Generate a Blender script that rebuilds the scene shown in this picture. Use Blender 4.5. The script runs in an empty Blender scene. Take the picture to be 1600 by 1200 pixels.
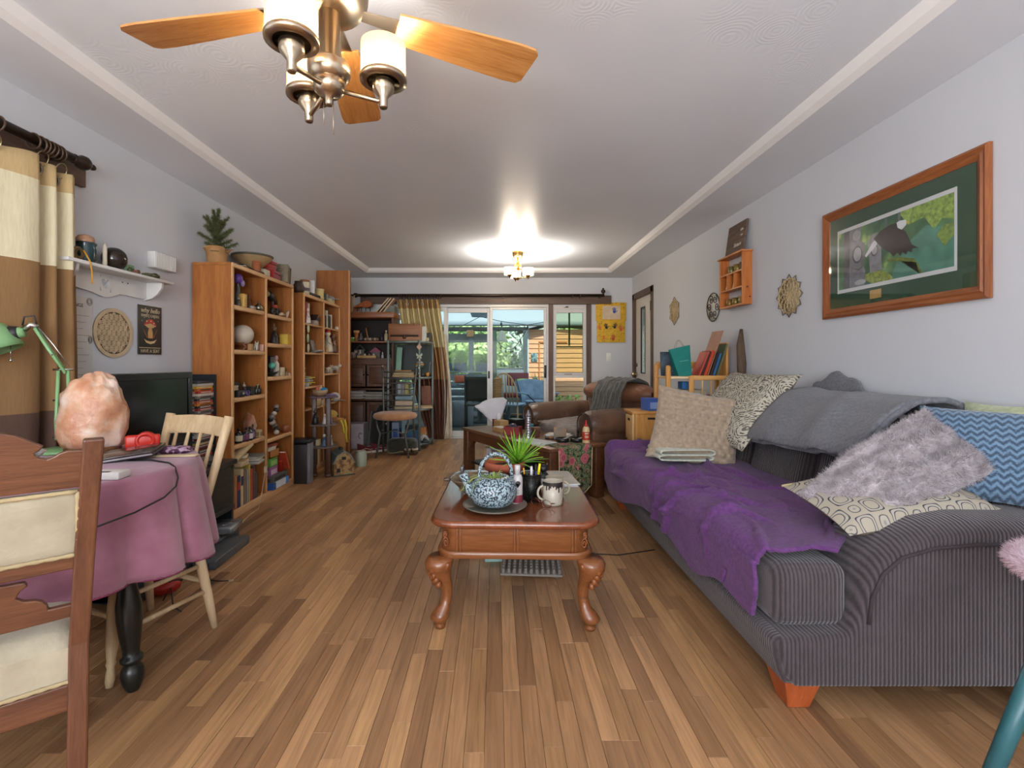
import bpy,bmesh,math,random
from mathutils import Vector,Matrix,noise
random.seed(7)
S=bpy.context.scene
COL=S.collection
PI=math.pi
# ---------------- camera ----------------
F,CX,CY,H=755.0,775.0,567.0,1.11
cam=bpy.data.cameras.new('camera')
cam.sensor_width=36.0
cam.lens=36.0*F/1600
cam.shift_x=(800-CX)/1600
cam.shift_y=(CY-600)/1600
cam.clip_start=0.05
camo=bpy.data.objects.new('camera',cam)
camo.location=(0,0,H)
camo.rotation_euler=(PI/2,0,0)
COL.objects.link(camo)
S.camera=camo
# ---------------- sky, sun, window and fill light, exposure ----------------
w=bpy.data.worlds.new('sky')
S.world=w
w.use_nodes=True
nt=w.node_tree
bg=nt.nodes['Background']
sky=nt.nodes.new('ShaderNodeTexSky')
sky.sky_type='HOSEK_WILKIE'
sky.turbidity=6.0
sky.sun_direction=(0.2,-0.5,0.85)
nt.links.new(sky.outputs[0],bg.inputs[0])
bg.inputs[1].default_value=5.0
sun=bpy.data.lights.new('sun','SUN')
sun.energy=5.5
sun.angle=0.05
sun.color=(1,.95,.86)
suno=bpy.data.objects.new('sun',sun)
suno.rotation_euler=(math.radians(40),math.radians(12),0)
COL.objects.link(suno)
def area(name,loc,rot,sx,sy,e,col=(1,1,1)):
 l=bpy.data.lights.new(name,'AREA')
 l.shape='RECTANGLE'
 l.size,l.size_y,l.energy,l.color=sx,sy,e,col
 o=bpy.data.objects.new(name,l)
 o.location,o.rotation_euler=loc,rot
 COL.objects.link(o)
 return o
# added fill light behind the camera, daylight by the curtained window on the left
area('fill_behind_camera',(-0.35,-2.42,1.35),(math.radians(138),0,0),2.6,1.7,170,(.96,.98,1))
area('daylight_side_window',(-2.2,0.75,1.3),(0,math.radians(-90),0),1.5,1.6,8,(.93,.97,1))
S.view_settings.view_transform='Standard'
S.view_settings.look='None'
S.view_settings.gamma=1
S.view_settings.use_curve_mapping=False
S.view_settings.exposure=0.48
S.cycles.max_bounces=7
S.cycles.diffuse_bounces=4
S.cycles.transparent_max_bounces=12
S.cycles.caustics_reflective=False
S.cycles.caustics_refractive=False
S.cycles.sample_clamp_indirect=4
try:
 S.cycles.use_denoising=True
except Exception:
 pass
# ---------------- materials ----------------
def lin(h):
 h=h.lstrip('#')
 if len(h)==3:
  h=''.join(c*2 for c in h)
 r=[]
 for i in(0,2,4):
  c=int(h[i:i+2],16)/255
  r.append(c/12.92 if c<=.04045 else((c+.055)/1.055)**2.4)
 return(*r,1)
MC={}
def _new(name):
 m=bpy.data.materials.new(name)
 m.use_nodes=True
 nt=m.node_tree
 return m,nt,nt.nodes['Principled BSDF']
def _n(nt,t,**k):
 n=nt.nodes.new('ShaderNode'+t)
 for a,b in k.items():
  if a in n.inputs:
   n.inputs[a].default_value=b
  else:
   setattr(n,a,b)
 return n
def _coord(nt,sc=(1,1,1),kind='Object',rot=(0,0,0)):
 tc=_n(nt,'TexCoord')
 mp=_n(nt,'Mapping')
 mp.inputs['Scale'].default_value=sc
 mp.inputs['Rotation'].default_value=rot
 if kind=='World':
  g=_n(nt,'NewGeometry')
  nt.links.new(g.outputs['Position'],mp.inputs['Vector'])
 else:
  nt.links.new(tc.outputs[kind],mp.inputs['Vector'])
 return mp.outputs[0]
def _ramp(nt,fac,stops):
 r=_n(nt,'ValToRGB')
 e=r.color_ramp.elements
 while len(e)<len(stops):
  e.new(.5)
 for i,(p,c)in enumerate(stops):
  e[i].position=p
  e[i].color=lin(c)if isinstance(c,str)else c
 nt.links.new(fac,r.inputs[0])
 return r
def _bump(nt,b,h,st,dist=.01):
 bp=_n(nt,'Bump',Strength=st,Distance=dist)
 nt.links.new(h,bp.inputs['Height'])
 nt.links.new(bp.outputs[0],b.inputs['Normal'])
def _mul(c,k):
 return(min(1,c[0]*k),min(1,c[1]*k),min(1,c[2]*k),1)
def M(c,rough=.55,metal=0,var=.12,sc=14,bump=0,bsc=120,spec=.5,sheen=0):
 """plain surface with a little mottling"""
 k=('M',c,rough,metal,var,sc,bump,bsc,spec,sheen)
 if k in MC:
  return MC[k]
 m,nt,b=_new('paint_'+c.strip('#'))
 v=_coord(nt)
 n=_n(nt,'TexNoise',Scale=sc,Detail=3.0)
 nt.links.new(v,n.inputs['Vector'])
 L=lin(c)
 r=_ramp(nt,n.outputs['Fac'],[(.3,_mul(L,1-var)),(.7,_mul(L,1+var))])
 nt.links.new(r.outputs[0],b.inputs['Base Color'])
 b.inputs['Roughness'].default_value=rough
 b.inputs['Metallic'].default_value=metal
 b.inputs['Specular IOR Level'].default_value=spec
 if sheen:
  b.inputs['Sheen Weight'].default_value=sheen
 if bump:
  n2=_n(nt,'TexNoise',Scale=bsc,Detail=2.0)
  nt.links.new(v,n2.inputs['Vector'])
  _bump(nt,b,n2.outputs['Fac'],bump)
 MC[k]=m
 return m
def WOOD(c1,c2,axis='z',rough=.45,sc=1.0,kind='Object',spec=.5,coat=0):
 k=('W',c1,c2,axis,rough,sc,kind,spec,coat)
 if k in MC:
  return MC[k]
 m,nt,b=_new('wood_'+c1.strip('#'))
 st={'x':(1.2,14,14),'y':(14,1.2,14),'z':(14,14,1.2)}[axis]
 v=_coord(nt,tuple(s*sc for s in st),kind)
 n=_n(nt,'TexNoise',Scale=1.6,Detail=5.0,Distortion=1.2)
 nt.links.new(v,n.inputs['Vector'])
 v2=_coord(nt,tuple(s*sc*7 for s in st),kind)
 n2=_n(nt,'TexNoise',Scale=2.0,Detail=2.0)
 nt.links.new(v2,n2.inputs['Vector'])
 mx=_n(nt,'Mix')
 mx.inputs[0].default_value=.35
 nt.links.new(n.outputs['Fac'],mx.inputs[2])
 nt.links.new(n2.outputs['Fac'],mx.inputs[3])
 r=_ramp(nt,mx.outputs[0],[(.36,c1),(.64,c2)])
 nt.links.new(r.outputs[0],b.inputs['Base Color'])
 b.inputs['Roughness'].default_value=rough
 b.inputs['Specular IOR Level'].default_value=spec
 b.inputs['Coat Weight'].default_value=coat
 b.inputs['Coat Roughness'].default_value=.12
 _bump(nt,b,n2.outputs['Fac'],.08)
 MC[k]=m
 return m
def RIB(c1,c2,dirv,freq,rough=.9,st=.6,kind='Object',dist=.6):
 """ribbed cloth: stripes across dirv"""
 k=('R',c1,c2,dirv,freq,kind)
 if k in MC:
  return MC[k]
 m,nt,b=_new('ribbed_'+c1.strip('#'))
 v=_coord(nt,(1,1,1),kind)
 wv=_n(nt,'TexWave',Scale=freq,Distortion=dist,Detail=1.0)
 wv.inputs['Detail Scale'].default_value=3
 wv.bands_direction=dirv
 nt.links.new(v,wv.inputs['Vector'])
 n=_n(nt,'TexNoise',Scale=25.0,Detail=3.0)
 nt.links.new(v,n.inputs['Vector'])
 mx=_n(nt,'Mix')
 mx.inputs[0].default_value=.4
 nt.links.new(wv.outputs['Fac'],mx.inputs[2])
 nt.links.new(n.outputs['Fac'],mx.inputs[3])
 r=_ramp(nt,mx.outputs[0],[(.2,c1),(.8,c2)])
 nt.links.new(r.outputs[0],b.inputs['Base Color'])
 b.inputs['Roughness'].default_value=rough
 b.inputs['Sheen Weight'].default_value=.25
 _bump(nt,b,wv.outputs['Fac'],st,.006)
 MC[k]=m
 return m
def FAB(c1,c2,sc=60,rough=.95,bump=.3,bsc=250,sheen=.3,stretch=(1,1,1)):
 k=('F',c1,c2,sc,bump,bsc,sheen,stretch)
 if k in MC:
  return MC[k]
 m,nt,b=_new('cloth_'+c1.strip('#'))
 v=_coord(nt,stretch)
 n=_n(nt,'TexNoise',Scale=sc,Detail=4.0)
 nt.links.new(v,n.inputs['Vector'])
 r=_ramp(nt,n.outputs['Fac'],[(.33,c1),(.67,c2)])
 nt.links.new(r.outputs[0],b.inputs['Base Color'])
 b.inputs['Roughness'].default_value=rough
 b.inputs['Sheen Weight'].default_value=sheen
 n2=_n(nt,'TexNoise',Scale=bsc,Detail=2.0)
 nt.links.new(v,n2.inputs['Vector'])
 _bump(nt,b,n2.outputs['Fac'],bump,.004)
 MC[k]=m
 return m
def SPECK(c1,c2,sc=60,th=.5,rough=.3,soft=.04,c3=None,detail=1.0):
 """two-tone speckle"""
 k=('S',c1,c2,sc,th,rough,soft,c3)
 if k in MC:
  return MC[k]
 m,nt,b=_new('speckle_'+c1.strip('#'))
 v=_coord(nt)
 n=_n(nt,'TexNoise',Scale=sc,Detail=detail)
 nt.links.new(v,n.inputs['Vector'])
 st=[(th-soft,c1),(th+soft,c2)]
 if c3:
  st.append((min(1,th+soft+.12),c3))
 r=_ramp(nt,n.outputs['Fac'],st)
 nt.links.new(r.outputs[0],b.inputs['Base Color'])
 b.inputs['Roughness'].default_value=rough
 MC[k]=m
 return m
def BANDS(name,stops,axis='Z',rough=.9,lo=0.0,hi=1.0,grain=True,bump=.25,var=.12):
 """sewn colour bands along one object axis between lo and hi (constant steps)"""
 m,nt,b=_new(name)
 v=_coord(nt)
 sp=_n(nt,'SeparateXYZ')
 nt.links.new(v,sp.inputs[0])
 mr=_n(nt,'MapRange')
 mr.inputs['From Min'].default_value=lo
 mr.inputs['From Max'].default_value=hi
 nt.links.new(sp.outputs[axis],mr.inputs['Value'])
 r=_ramp(nt,mr.outputs[0],stops)
 r.color_ramp.interpolation='CONSTANT'
 n=_n(nt,'TexNoise',Scale=30.0,Detail=4.0)
 v2=_coord(nt,(4,4,.6))
 nt.links.new(v2,n.inputs['Vector'])
 hs=_n(nt,'HueSaturation')
 mr2=_n(nt,'MapRange')
 mr2.inputs['To Min'].default_value=1-var
 mr2.inputs['To Max'].default_value=1+var
 nt.links.new(n.outputs['Fac'],mr2.inputs['Value'])
 nt.links.new(mr2.outputs[0],hs.inputs['Value'])
 nt.links.new(r.outputs[0],hs.inputs['Color'])
 nt.links.new(hs.outputs[0],b.inputs['Base Color'])
 b.inputs['Roughness'].default_value=rough
 _bump(nt,b,n.outputs['Fac'],bump,.004)
 return m
def GLASS(tint='#ffffff',refl=.08,rough=.02,name='glass'):
 k=('G',tint,refl,rough)
 if k in MC:
  return MC[k]
 m=bpy.data.materials.new(name)
 m.use_nodes=True
 nt=m.node_tree
 nt.nodes.remove(nt.nodes['Principled BSDF'])
 out=nt.nodes['Material Output']
 t=_n(nt,'BsdfTransparent')
 t.inputs[0].default_value=lin(tint)
 g=_n(nt,'BsdfGlossy')
 g.inputs['Roughness'].default_value=rough
 g.inputs['Color'].default_value=(1,1,1,1)
 fr=_n(nt,'LayerWeight')
 pw_=_n(nt,'Math',operation='POWER')
 pw_.inputs[1].default_value=4
 nt.links.new(fr.outputs['Facing'],pw_.inputs[0])
 ad=_n(nt,'Math',operation='MULTIPLY_ADD')
 ad.inputs[1].default_value=.55
 ad.inputs[2].default_value=refl
 ad.use_clamp=True
 nt.links.new(pw_.outputs[0],ad.inputs[0])
 mx=_n(nt,'MixShader')
 nt.links.new(ad.outputs[0],mx.inputs[0])
 nt.links.new(t.outputs[0],mx.inputs[1])
 nt.links.new(g.outputs[0],mx.inputs[2])
 nt.links.new(mx.outputs[0],out.inputs[0])
 MC[k]=m
 return m
def EMIT(c,e,base='#ffffff'):
 m,nt,b=_new('lit_'+c.strip('#'))
 b.inputs['Base Color'].default_value=lin(base)
 b.inputs['Emission Color'].default_value=lin(c)
 b.inputs['Emission Strength'].default_value=e
 m.cycles.emission_sampling='NONE'
 return m
def SHADE(c,e):
 """frosted lamp glass: lets light through and glows"""
 m=bpy.data.materials.new('frosted_shade')
 m.use_nodes=True
 nt=m.node_tree
 nt.nodes.remove(nt.nodes['Principled BSDF'])
 out=nt.nodes['Material Output']
 m.cycles.emission_sampling='NONE'
 a=_n(nt,'BsdfTranslucent');a.inputs[0].default_value=_mul(lin(c),.28)
 b=_n(nt,'BsdfTransparent');b.inputs[0].default_value=lin('#fff4e2')
 mx=_n(nt,'MixShader');mx.inputs[0].default_value=.4
 nt.links.new(a.outputs[0],mx.inputs[1]);nt.links.new(b.outputs[0],mx.inputs[2])
 em=_n(nt,'Emission');em.inputs[0].default_value=lin(c);em.inputs[1].default_value=e
 ad=_n(nt,'AddShader')
 nt.links.new(mx.outputs[0],ad.inputs[0]);nt.links.new(em.outputs[0],ad.inputs[1])
 nt.links.new(ad.outputs[0],out.inputs[0])
 return m
METAL=lambda c,r=.35:M(c,r,1,.06)
# ---------------- mesh builder ----------------
class G:
 def __init__(s):
  s.v,s.f,s.sm,s.M,s.pr=[],[],[],None,False
 def add(s,vs,fs,smooth=False):
  o=len(s.v)
  if s.M is not None:
   vs=[tuple(s.M@Vector(p))for p in vs]
  s.v+=[tuple(p)for p in vs]
  for f in fs:
   s.f.append([i+o for i in f])
   s.sm.append(smooth)
  return s
 def at(s,loc=(0,0,0),rz=0,rx=0,ry=0,sc=1):
  s.M=Matrix.Translation(loc)@Matrix.Rotation(rz,4,'Z')@Matrix.Rotation(ry,4,'Y')@Matrix.Rotation(rx,4,'X')@(Matrix.Scale(sc,4)if not isinstance(sc,tuple)else Matrix.Diagonal((*sc,1)))
  return s
 def box(s,x0,x1,y0,y1,z0,z1):
  vs=[(x,y,z)for z in(z0,z1)for y in(y0,y1)for x in(x0,x1)]
  return s.add(vs,[(0,2,3,1),(4,5,7,6),(0,1,5,4),(2,6,7,3),(0,4,6,2),(1,3,7,5)])
 def rb(s,x0,x1,y0,y1,z0,z1,r=.01,n=2):
  bm=bmesh.new()
  bmesh.ops.create_cube(bm,size=1)
  for v in bm.verts:
   v.co=((x0+x1)/2+v.co.x*(x1-x0),(y0+y1)/2+v.co.y*(y1-y0),(z0+z1)/2+v.co.z*(z1-z0))
  r=min(r,.49*min(abs(x1-x0),abs(y1-y0),abs(z1-z0)))
  bmesh.ops.bevel(bm,geom=bm.edges[:]+bm.verts[:],offset=r,segments=n,profile=.5,affect='EDGES')
  bm.verts.index_update()
  s.add([v.co[:]for v in bm.verts],[[v.index for v in f.verts]for f in bm.faces],n>1)
  bm.free()
  return s
 def lathe(s,prof,c=(0,0,0),n=16,fn=None):
  """prof: (radius, z); closed at the axis where radius is 0"""
  vs,fs=[],[]
  for r,z in prof:
   for i in range(n):
    a=2*PI*i/n
    k=fn(a,z)if fn else 1
    vs.append((c[0]+r*k*math.cos(a),c[1]+r*k*math.sin(a),c[2]+z))
  for j in range(len(prof)-1):
   for i in range(n):
    a,b=j*n+i,j*n+(i+1)%n
    fs.append((a,b,b+n,a+n))
  if prof[0][0]>0:
   fs.append(tuple(range(n))[::-1])
  if prof[-1][0]>0:
   fs.append(tuple((len(prof)-1)*n+i for i in range(n)))
  return s.add(vs,fs,True)
 def cyl(s,p0,p1,r,r2=None,n=10):
  return s.tube([p0,p1],[r,r if r2 is None else r2],n)
 def tube(s,pts,r,n=8,closed=False,flat=1.0):
  pts=[Vector(p)for p in pts]
  k=len(pts)
  if not isinstance(r,(list,tuple)):
   r=[r]*k
  vs,fs,up=[],[],None
  for i,p in enumerate(pts):
   if closed:
    d=pts[(i+1)%k]-pts[i-1]
   else:
    d=pts[min(i+1,k-1)]-pts[max(i-1,0)]
   d.normalize()
   if up is None:
    up=Vector((0,0,1))if abs(d.z)<.9 else Vector((0,1,0))
   x=d.cross(up)
   if x.length<1e-5:
    x=d.cross(Vector((1,0,0)))
   x.normalize()
   y=x.cross(d).normalized()
   up=y
   for j in range(n):
    a=2*PI*j/n
    vs.append(p+x*(math.cos(a)*r[i])+y*(math.sin(a)*r[i]*flat))
  for i in range(k if closed else k-1):
   for j in range(n):
    a,b=i*n+j,i*n+(j+1)%n
    c,d2=((i+1)%k)*n+(j+1)%n,((i+1)%k)*n+j
    fs.append((a,b,c,d2))
  if not closed:
   fs.append(tuple(range(n))[::-1])
   fs.append(tuple((k-1)*n+j for j in range(n)))
  return s.add(vs,fs,True)
 def prism(s,pts,a,b,plane='xz',smooth=False):
  """outline in a plane, extruded along the third axis from a to b"""
  def P(p,t):
   return{'xz':(p[0],t,p[1]),'yz':(t,p[0],p[1]),'xy':(p[0],p[1],t)}[plane]
  n=len(pts)
  s.pr=True
  vs=[P(p,a)for p in pts]+[P(p,b)for p in pts]
  s.add(vs,[tuple(range(n))[::-1],tuple(range(n,2*n))])
  return s.add(vs,[(i,(i+1)%n,n+(i+1)%n,n+i)for i in range(n)],smooth)
 def ring(s,outer,inner,a,b,plane='xz'):
  """outline with a hole of equal point count, extruded"""
  def P(p,t):
   return{'xz':(p[0],t,p[1]),'yz':(t,p[0],p[1]),'xy':(p[0],p[1],t)}[plane]
  n=len(outer)
  vs=[P(p,a)for p in outer]+[P(p,a)for p in inner]+[P(p,b)for p in outer]+[P(p,b)for p in inner]
  fs=[]
  for i in range(n):
   j=(i+1)%n
   fs+=[(i,j,n+j,n+i),(2*n+i,3*n+i,3*n+j,2*n+j),(i,2*n+i,2*n+j,j),(n+i,n+j,3*n+j,3*n+i)]
  return s.add(vs,fs)
 def grid(s,nu,nv,fn,smooth=True,cu=False):
  vs=[tuple(fn(i/(nu if cu else nu),j/nv))for j in range(nv+1)for i in range(nu+(0 if cu else 1))]
  w_=nu+(0 if cu else 1)
  fs=[]
  for j in range(nv):
   for i in range(nu):
    i2=(i+1)%w_
    fs.append((j*w_+i,j*w_+i2,(j+1)*w_+i2,(j+1)*w_+i))
  return s.add(vs,fs,smooth)
 def ell(s,c,r,nu=14,nv=8,fn=None):
  """ellipsoid; fn(dir) scales the radius"""
  vs,fs=[],[]
  for j in range(nv+1):
   t=PI*j/nv
   for i in range(nu):
    a=2*PI*i/nu
    d=(math.sin(t)*math.cos(a),math.sin(t)*math.sin(a),-math.cos(t))
    k=fn(d)if fn else 1
    vs.append((c[0]+r[0]*d[0]*k,c[1]+r[1]*d[1]*k,c[2]+r[2]*d[2]*k))
  for j in range(nv):
   for i in range(nu):
    a,b=j*nu+i,j*nu+(i+1)%nu
    fs.append((a,b,b+nu,a+nu))
  return s.add(vs,fs,True)
 def pillow(s,w_,h_,t,n=14,rough=None,pw=3.0):
  """square cushion centred at the origin in the xz plane, thickness along y"""
  for sg in(-1,1):
   def fn(u,v):
    a,b=2*u-1,2*v-1
    e=max(0,(1-abs(a)**pw)*(1-abs(b)**pw))**.5
    pin=1-.07*(1-(a*a))*abs(b)**2
    pin2=1-.07*(1-(b*b))*abs(a)**2
    x,z,y=a*w_/2*pin2,b*h_/2*pin,sg*t/2*e
    if rough:
     y+=sg*e*rough(x,z)
    return(x,y,z)if sg<0 else(-x,y,z)
   s.grid(n,n,fn)
  return s
def link(o,parent=None):
 COL.objects.link(o)
 if parent is not None:
  o.parent=parent
 return o
def ob(name,g,mat,parent=None,loc=(0,0,0),rz=0,solid=0,bev=0,sub=0,label=None,weld=False,rot=None):
 me=bpy.data.meshes.new(name)
 me.from_pydata(g.v,[],g.f)
 me.polygons.foreach_set('use_smooth',g.sm)
 me.materials.append(mat)
 me.update()
 bm=bmesh.new()
 bm.from_mesh(me)
 if weld or(bev and g.pr):
  bmesh.ops.remove_doubles(bm,verts=bm.verts,dist=1e-5)
 bmesh.ops.recalc_face_normals(bm,faces=bm.faces)
 bm.to_mesh(me)
 bm.free()
 o=bpy.data.objects.new(name,me)
 o.location=loc
 o.rotation_euler=rot if rot else(0,0,rz)
 link(o,parent)
 if solid:
  md=o.modifiers.new('thickness','SOLIDIFY')
  md.thickness=solid
  md.offset=0
 if bev:
  md=o.modifiers.new('edges','BEVEL')
  md.width,md.segments,md.limit_method=bev,(4 if bev>.03 else 2),'ANGLE'
 if sub:
  md=o.modifiers.new('round','SUBSURF')
  md.levels=md.render_levels=sub
 if label:
  o['label']=label
 return o
def tag(o,label,cat,group=None):
 o['label'],o['category']=label,cat
 if group:
  o['group']=group
 return o
def thing(name,label,cat,loc=(0,0,0),rz=0,group=None,rot=None):
 o=bpy.data.objects.new(name,None)
 o.empty_display_size=.05
 o.location=loc
 o.rotation_euler=rot if rot else(0,0,rz)
 link(o)
 return tag(o,label,cat,group)
def one(name,label,cat,g,mat,loc=(0,0,0),rz=0,group=None,**k):
 return tag(ob(name,g,mat,None,loc,rz,**k),label,cat,group)
def struct(name,g,mat,parent=None,**k):
 o=ob(name,g,mat,parent,**k)
 if parent is None:
  o['kind']='structure'
 return o
def copytree(o,loc,rz=0,label=None,parent=None):
 c=o.copy()
 link(c,parent)
 if parent is None:
  c.location=loc
  c.rotation_euler=(0,0,rz)
  if label:
   c['label']=label
 for ch in list(o.children):
  copytree(ch,None,0,None,c)
 return c
def text(name,s,size,mat,parent,loc,rot,ext=.0006,align='CENTER',shear=0,sx=1.0):
 cu=bpy.data.curves.new(name,'FONT')
 cu.body,cu.size,cu.extrude,cu.align_x,cu.align_y,cu.shear=s,size,ext,align,'CENTER',shear
 cu.resolution_u=2
 t=bpy.data.objects.new(name,cu)
 COL.objects.link(t)
 dg=bpy.context.evaluated_depsgraph_get()
 me=bpy.data.meshes.new_from_object(t.evaluated_get(dg))
 bpy.data.objects.remove(t)
 me.materials.clear()
 me.materials.append(mat)
 o=bpy.data.objects.new(name,me)
 o.location,o.rotation_euler,o.scale=loc,rot,(sx,1,1)
 return link(o,parent)
def W(px,py,d):
 return((px-CX)*d/F,d,H-(py-CY)*d/F)
def rad(*a):
 return tuple(math.radians(x)for x in a)
def circle(r,n,c=(0,0),a0=0,rz=1.0):
 return[(c[0]+r*math.cos(a0+2*PI*i/n),c[1]+r*rz*math.sin(a0+2*PI*i/n))for i in range(n)]
def fbm(x,y,z=0.0,o=3):
 return noise.fractal(Vector((x,y,z)),1.0,2.0,o)
# ================= ROOM SHELL =================
XL,XR,YB,YF=-2.15,1.985,7.05,-2.5
ZS,ZT=2.35,2.405
def wallmat(c,name,bst=.12,sc=35):
 m,nt,b=_new(name)
 v=_coord(nt,kind='World')
 n=_n(nt,'TexNoise',Scale=sc,Detail=4.0)
 nt.links.new(v,n.inputs['Vector'])
 n2=_n(nt,'TexNoise',Scale=1.2,Detail=2.0)
 nt.links.new(v,n2.inputs['Vector'])
 L=lin(c)
 r=_ramp(nt,n2.outputs['Fac'],[(.3,_mul(L,.97)),(.7,_mul(L,1.03))])
 nt.links.new(r.outputs[0],b.inputs['Base Color'])
 b.inputs['Roughness'].default_value=.75
 b.inputs['Specular IOR Level'].default_value=.25
 _bump(nt,b,n.outputs['Fac'],bst,.004)
 return m
WALL=wallmat('#cfd2d8','wall_paint')
def ceilmat():
 m,nt,b=_new('swirled_plaster')
 v=_coord(nt,kind='World')
 vo=_n(nt,'TexVoronoi',Scale=6.5)
 nt.links.new(v,vo.inputs['Vector'])
 n=_n(nt,'TexNoise',Scale=5.0,Detail=4.0)
 nt.links.new(v,n.inputs['Vector'])
 ma=_n(nt,'Math',operation='MULTIPLY_ADD')
 ma.inputs[1].default_value=60
 nt.links.new(vo.outputs['Distance'],ma.inputs[0])
 m2=_n(nt,'Math',operation='MULTIPLY')
 m2.inputs[1].default_value=9
 nt.links.new(n.outputs['Fac'],m2.inputs[0])
 nt.links.new(m2.outputs[0],ma.inputs[2])
 si=_n(nt,'Math',operation='SINE')
 nt.links.new(ma.outputs[0],si.inputs[0])
 n3=_n(nt,'TexNoise',Scale=2.2,Detail=3.0)
 nt.links.new(v,n3.inputs['Vector'])
 rr=_ramp(nt,n3.outputs['Fac'],[(.5,'#000000'),(.68,'#ffffff')])
 mu=_n(nt,'Math',operation='MULTIPLY')
 nt.links.new(si.outputs[0],mu.inputs[0])
 nt.links.new(rr.outputs[0],mu.inputs[1])
 _bump(nt,b,mu.outputs[0],.07,.006)
 n4=_n(nt,'TexNoise',Scale=.9,Detail=3.0)
 nt.links.new(v,n4.inputs['Vector'])
 r=_ramp(nt,n4.outputs['Fac'],[(.3,'#e9eef6'),(.7,'#f1f5fc')])
 nt.links.new(r.outputs[0],b.inputs['Base Color'])
 b.inputs['Roughness'].default_value=.38
 b.inputs['Specular IOR Level'].default_value=.45
 return m
CEIL=ceilmat()
SOFFIT=wallmat('#e9edf4','soffit_paint',.1)
# --- floor: dark bed and strip planks
def oakramp(nt,val):
 return _ramp(nt,val,[(0,'#8c6748'),(.22,'#a8805b'),(.45,'#b48a62'),(.62,'#bf9368'),(.8,'#9a734f'),(1,'#ca9e6e')])
def plankmat(attr):
 m,nt,b=_new('oak_strip')
 if attr:
  a=_n(nt,'Attribute')
  a.attribute_name='tone'
  rnd=a.outputs['Fac']
 else:
  rnd=_n(nt,'ObjectInfo').outputs['Random']
 base=oakramp(nt,rnd)
 cx=_n(nt,'CombineXYZ')
 m9=_n(nt,'Math',operation='MULTIPLY')
 m9.inputs[1].default_value=37
 nt.links.new(rnd,m9.inputs[0])
 nt.links.new(m9.outputs[0],cx.inputs[2])
 ge=_n(nt,'NewGeometry')
 va=_n(nt,'VectorMath',operation='ADD')
 nt.links.new(ge.outputs['Position'],va.inputs[0])
 nt.links.new(cx.outputs[0],va.inputs[1])
 mp=_n(nt,'Mapping')
 mp.inputs['Scale'].default_value=(40,2.2,1)
 nt.links.new(va.outputs[0],mp.inputs[0])
 n=_n(nt,'TexNoise',Scale=1.6,Detail=6.0,Distortion=.8)
 nt.links.new(mp.outputs[0],n.inputs['Vector'])
 gr=_ramp(nt,n.outputs['Fac'],[(.3,(.66,.64,.62,1)),(.62,(1.12,1.1,1.08,1))])
 mx=_n(nt,'MixRGB',blend_type='MULTIPLY')
 mx.inputs[0].default_value=.8
 nt.links.new(base.outputs[0],mx.inputs[1])
 nt.links.new(gr.outputs[0],mx.inputs[2])
 n2=_n(nt,'TexNoise',Scale=1.5,Detail=5.0)
 mp2=_n(nt,'Mapping')
 mp2.inputs['Scale'].default_value=(1.6,.7,1)
 nt.links.new(ge.outputs['Position'],mp2.inputs[0])
 nt.links.new(mp2.outputs[0],n2.inputs['Vector'])
 wr=_ramp(nt,n2.outputs['Fac'],[(.42,(1,1,1,1)),(.68,(.62,.58,.56,1))])
 mx2=_n(nt,'MixRGB',blend_type='MULTIPLY')
 mx2.inputs[0].default_value=.75
 nt.links.new(mx.outputs[0],mx2.inputs[1])
 nt.links.new(wr.outputs[0],mx2.inputs[2])
 nt.links.new(mx2.outputs[0],b.inputs['Base Color'])
 rr=_n(nt,'MapRange')
 rr.inputs['To Min'].default_value=.3
 rr.inputs['To Max'].default_value=.55
 nt.links.new(n2.outputs['Fac'],rr.inputs['Value'])
 nt.links.new(rr.outputs[0],b.inputs['Roughness'])
 b.inputs['Specular IOR Level'].default_value=.4
 _bump(nt,b,n.outputs['Fac'],.12,.003)
 return m
g=G().box(XL-.1,XR+.1,YF-.1,YB,-.09,-.0125)
floor=struct('floor',g,M('#3a2a1d',.8))
PM,PMS=plankmat(False),plankmat(True)
pw=.0572
rows=int((XR-XL)/pw)+1
planks=[]
for i in range(rows):
 x0=XL+i*pw
 y=YF-random.random()*.6
 while y<YB:
  L=random.choice((.35,.5,.62,.75,.9,1.1))
  a,b_=max(y,YF),min(y+L,YB)
  if b_-a>.02:
   planks.append((x0,min(x0+pw,XR),a,b_))
  y+=L
def vis(p):
 x,y=(p[0]+p[1])/2,(p[2]+p[3])/2
 if y<1.25 or y>6:
  return 0
 px=CX+x*F/y
 if px<-40 or px>1640 or(x>.95 and y>1.6):
  return 0
 return(p[3]-p[2])/(y*y*y)
planks.sort(key=vis,reverse=True)
pm=bpy.data.meshes.new('floor_plank')
gg=G()
e_,z_=.012,.05
gg.add([(-.5,-.5,-1),(.5,-.5,-1),(.5,.5,-1),(-.5,.5,-1),(-.5,-.5,-.1),(.5,-.5,-.1),(.5,.5,-.1),(-.5,.5,-.1),(-.48,-.498,0),(.48,-.498,0),(.48,.498,0),(-.48,.498,0)],[(8,9,10,11),(4,5,9,8),(5,6,10,9),(6,7,11,10),(7,4,8,11),(0,1,5,4),(1,2,6,5),(2,3,7,6),(3,0,4,7)])
pm.from_pydata(gg.v,[],gg.f)
pm.materials.append(PM)
for(a,b_,c,d)in planks[:300]:
 o=bpy.data.objects.new('floor_plank',pm)
 o.location=((a+b_)/2,(c+d)/2,random.uniform(-.0004,0))
 o.scale=(b_-a-.0008,d-c-.001,.012)
 link(o,floor)
g,tones=G(),[]
for(a,b_,c,d)in planks[300:]:
 g.box(a+.0004,b_-.0004,c+.0005,d-.0005,-.012,random.uniform(-.0004,0))
 tones+=[random.random()]*6
o=ob('floor_planks_beyond',g,PMS,floor)
o['kind']='stuff'
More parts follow.
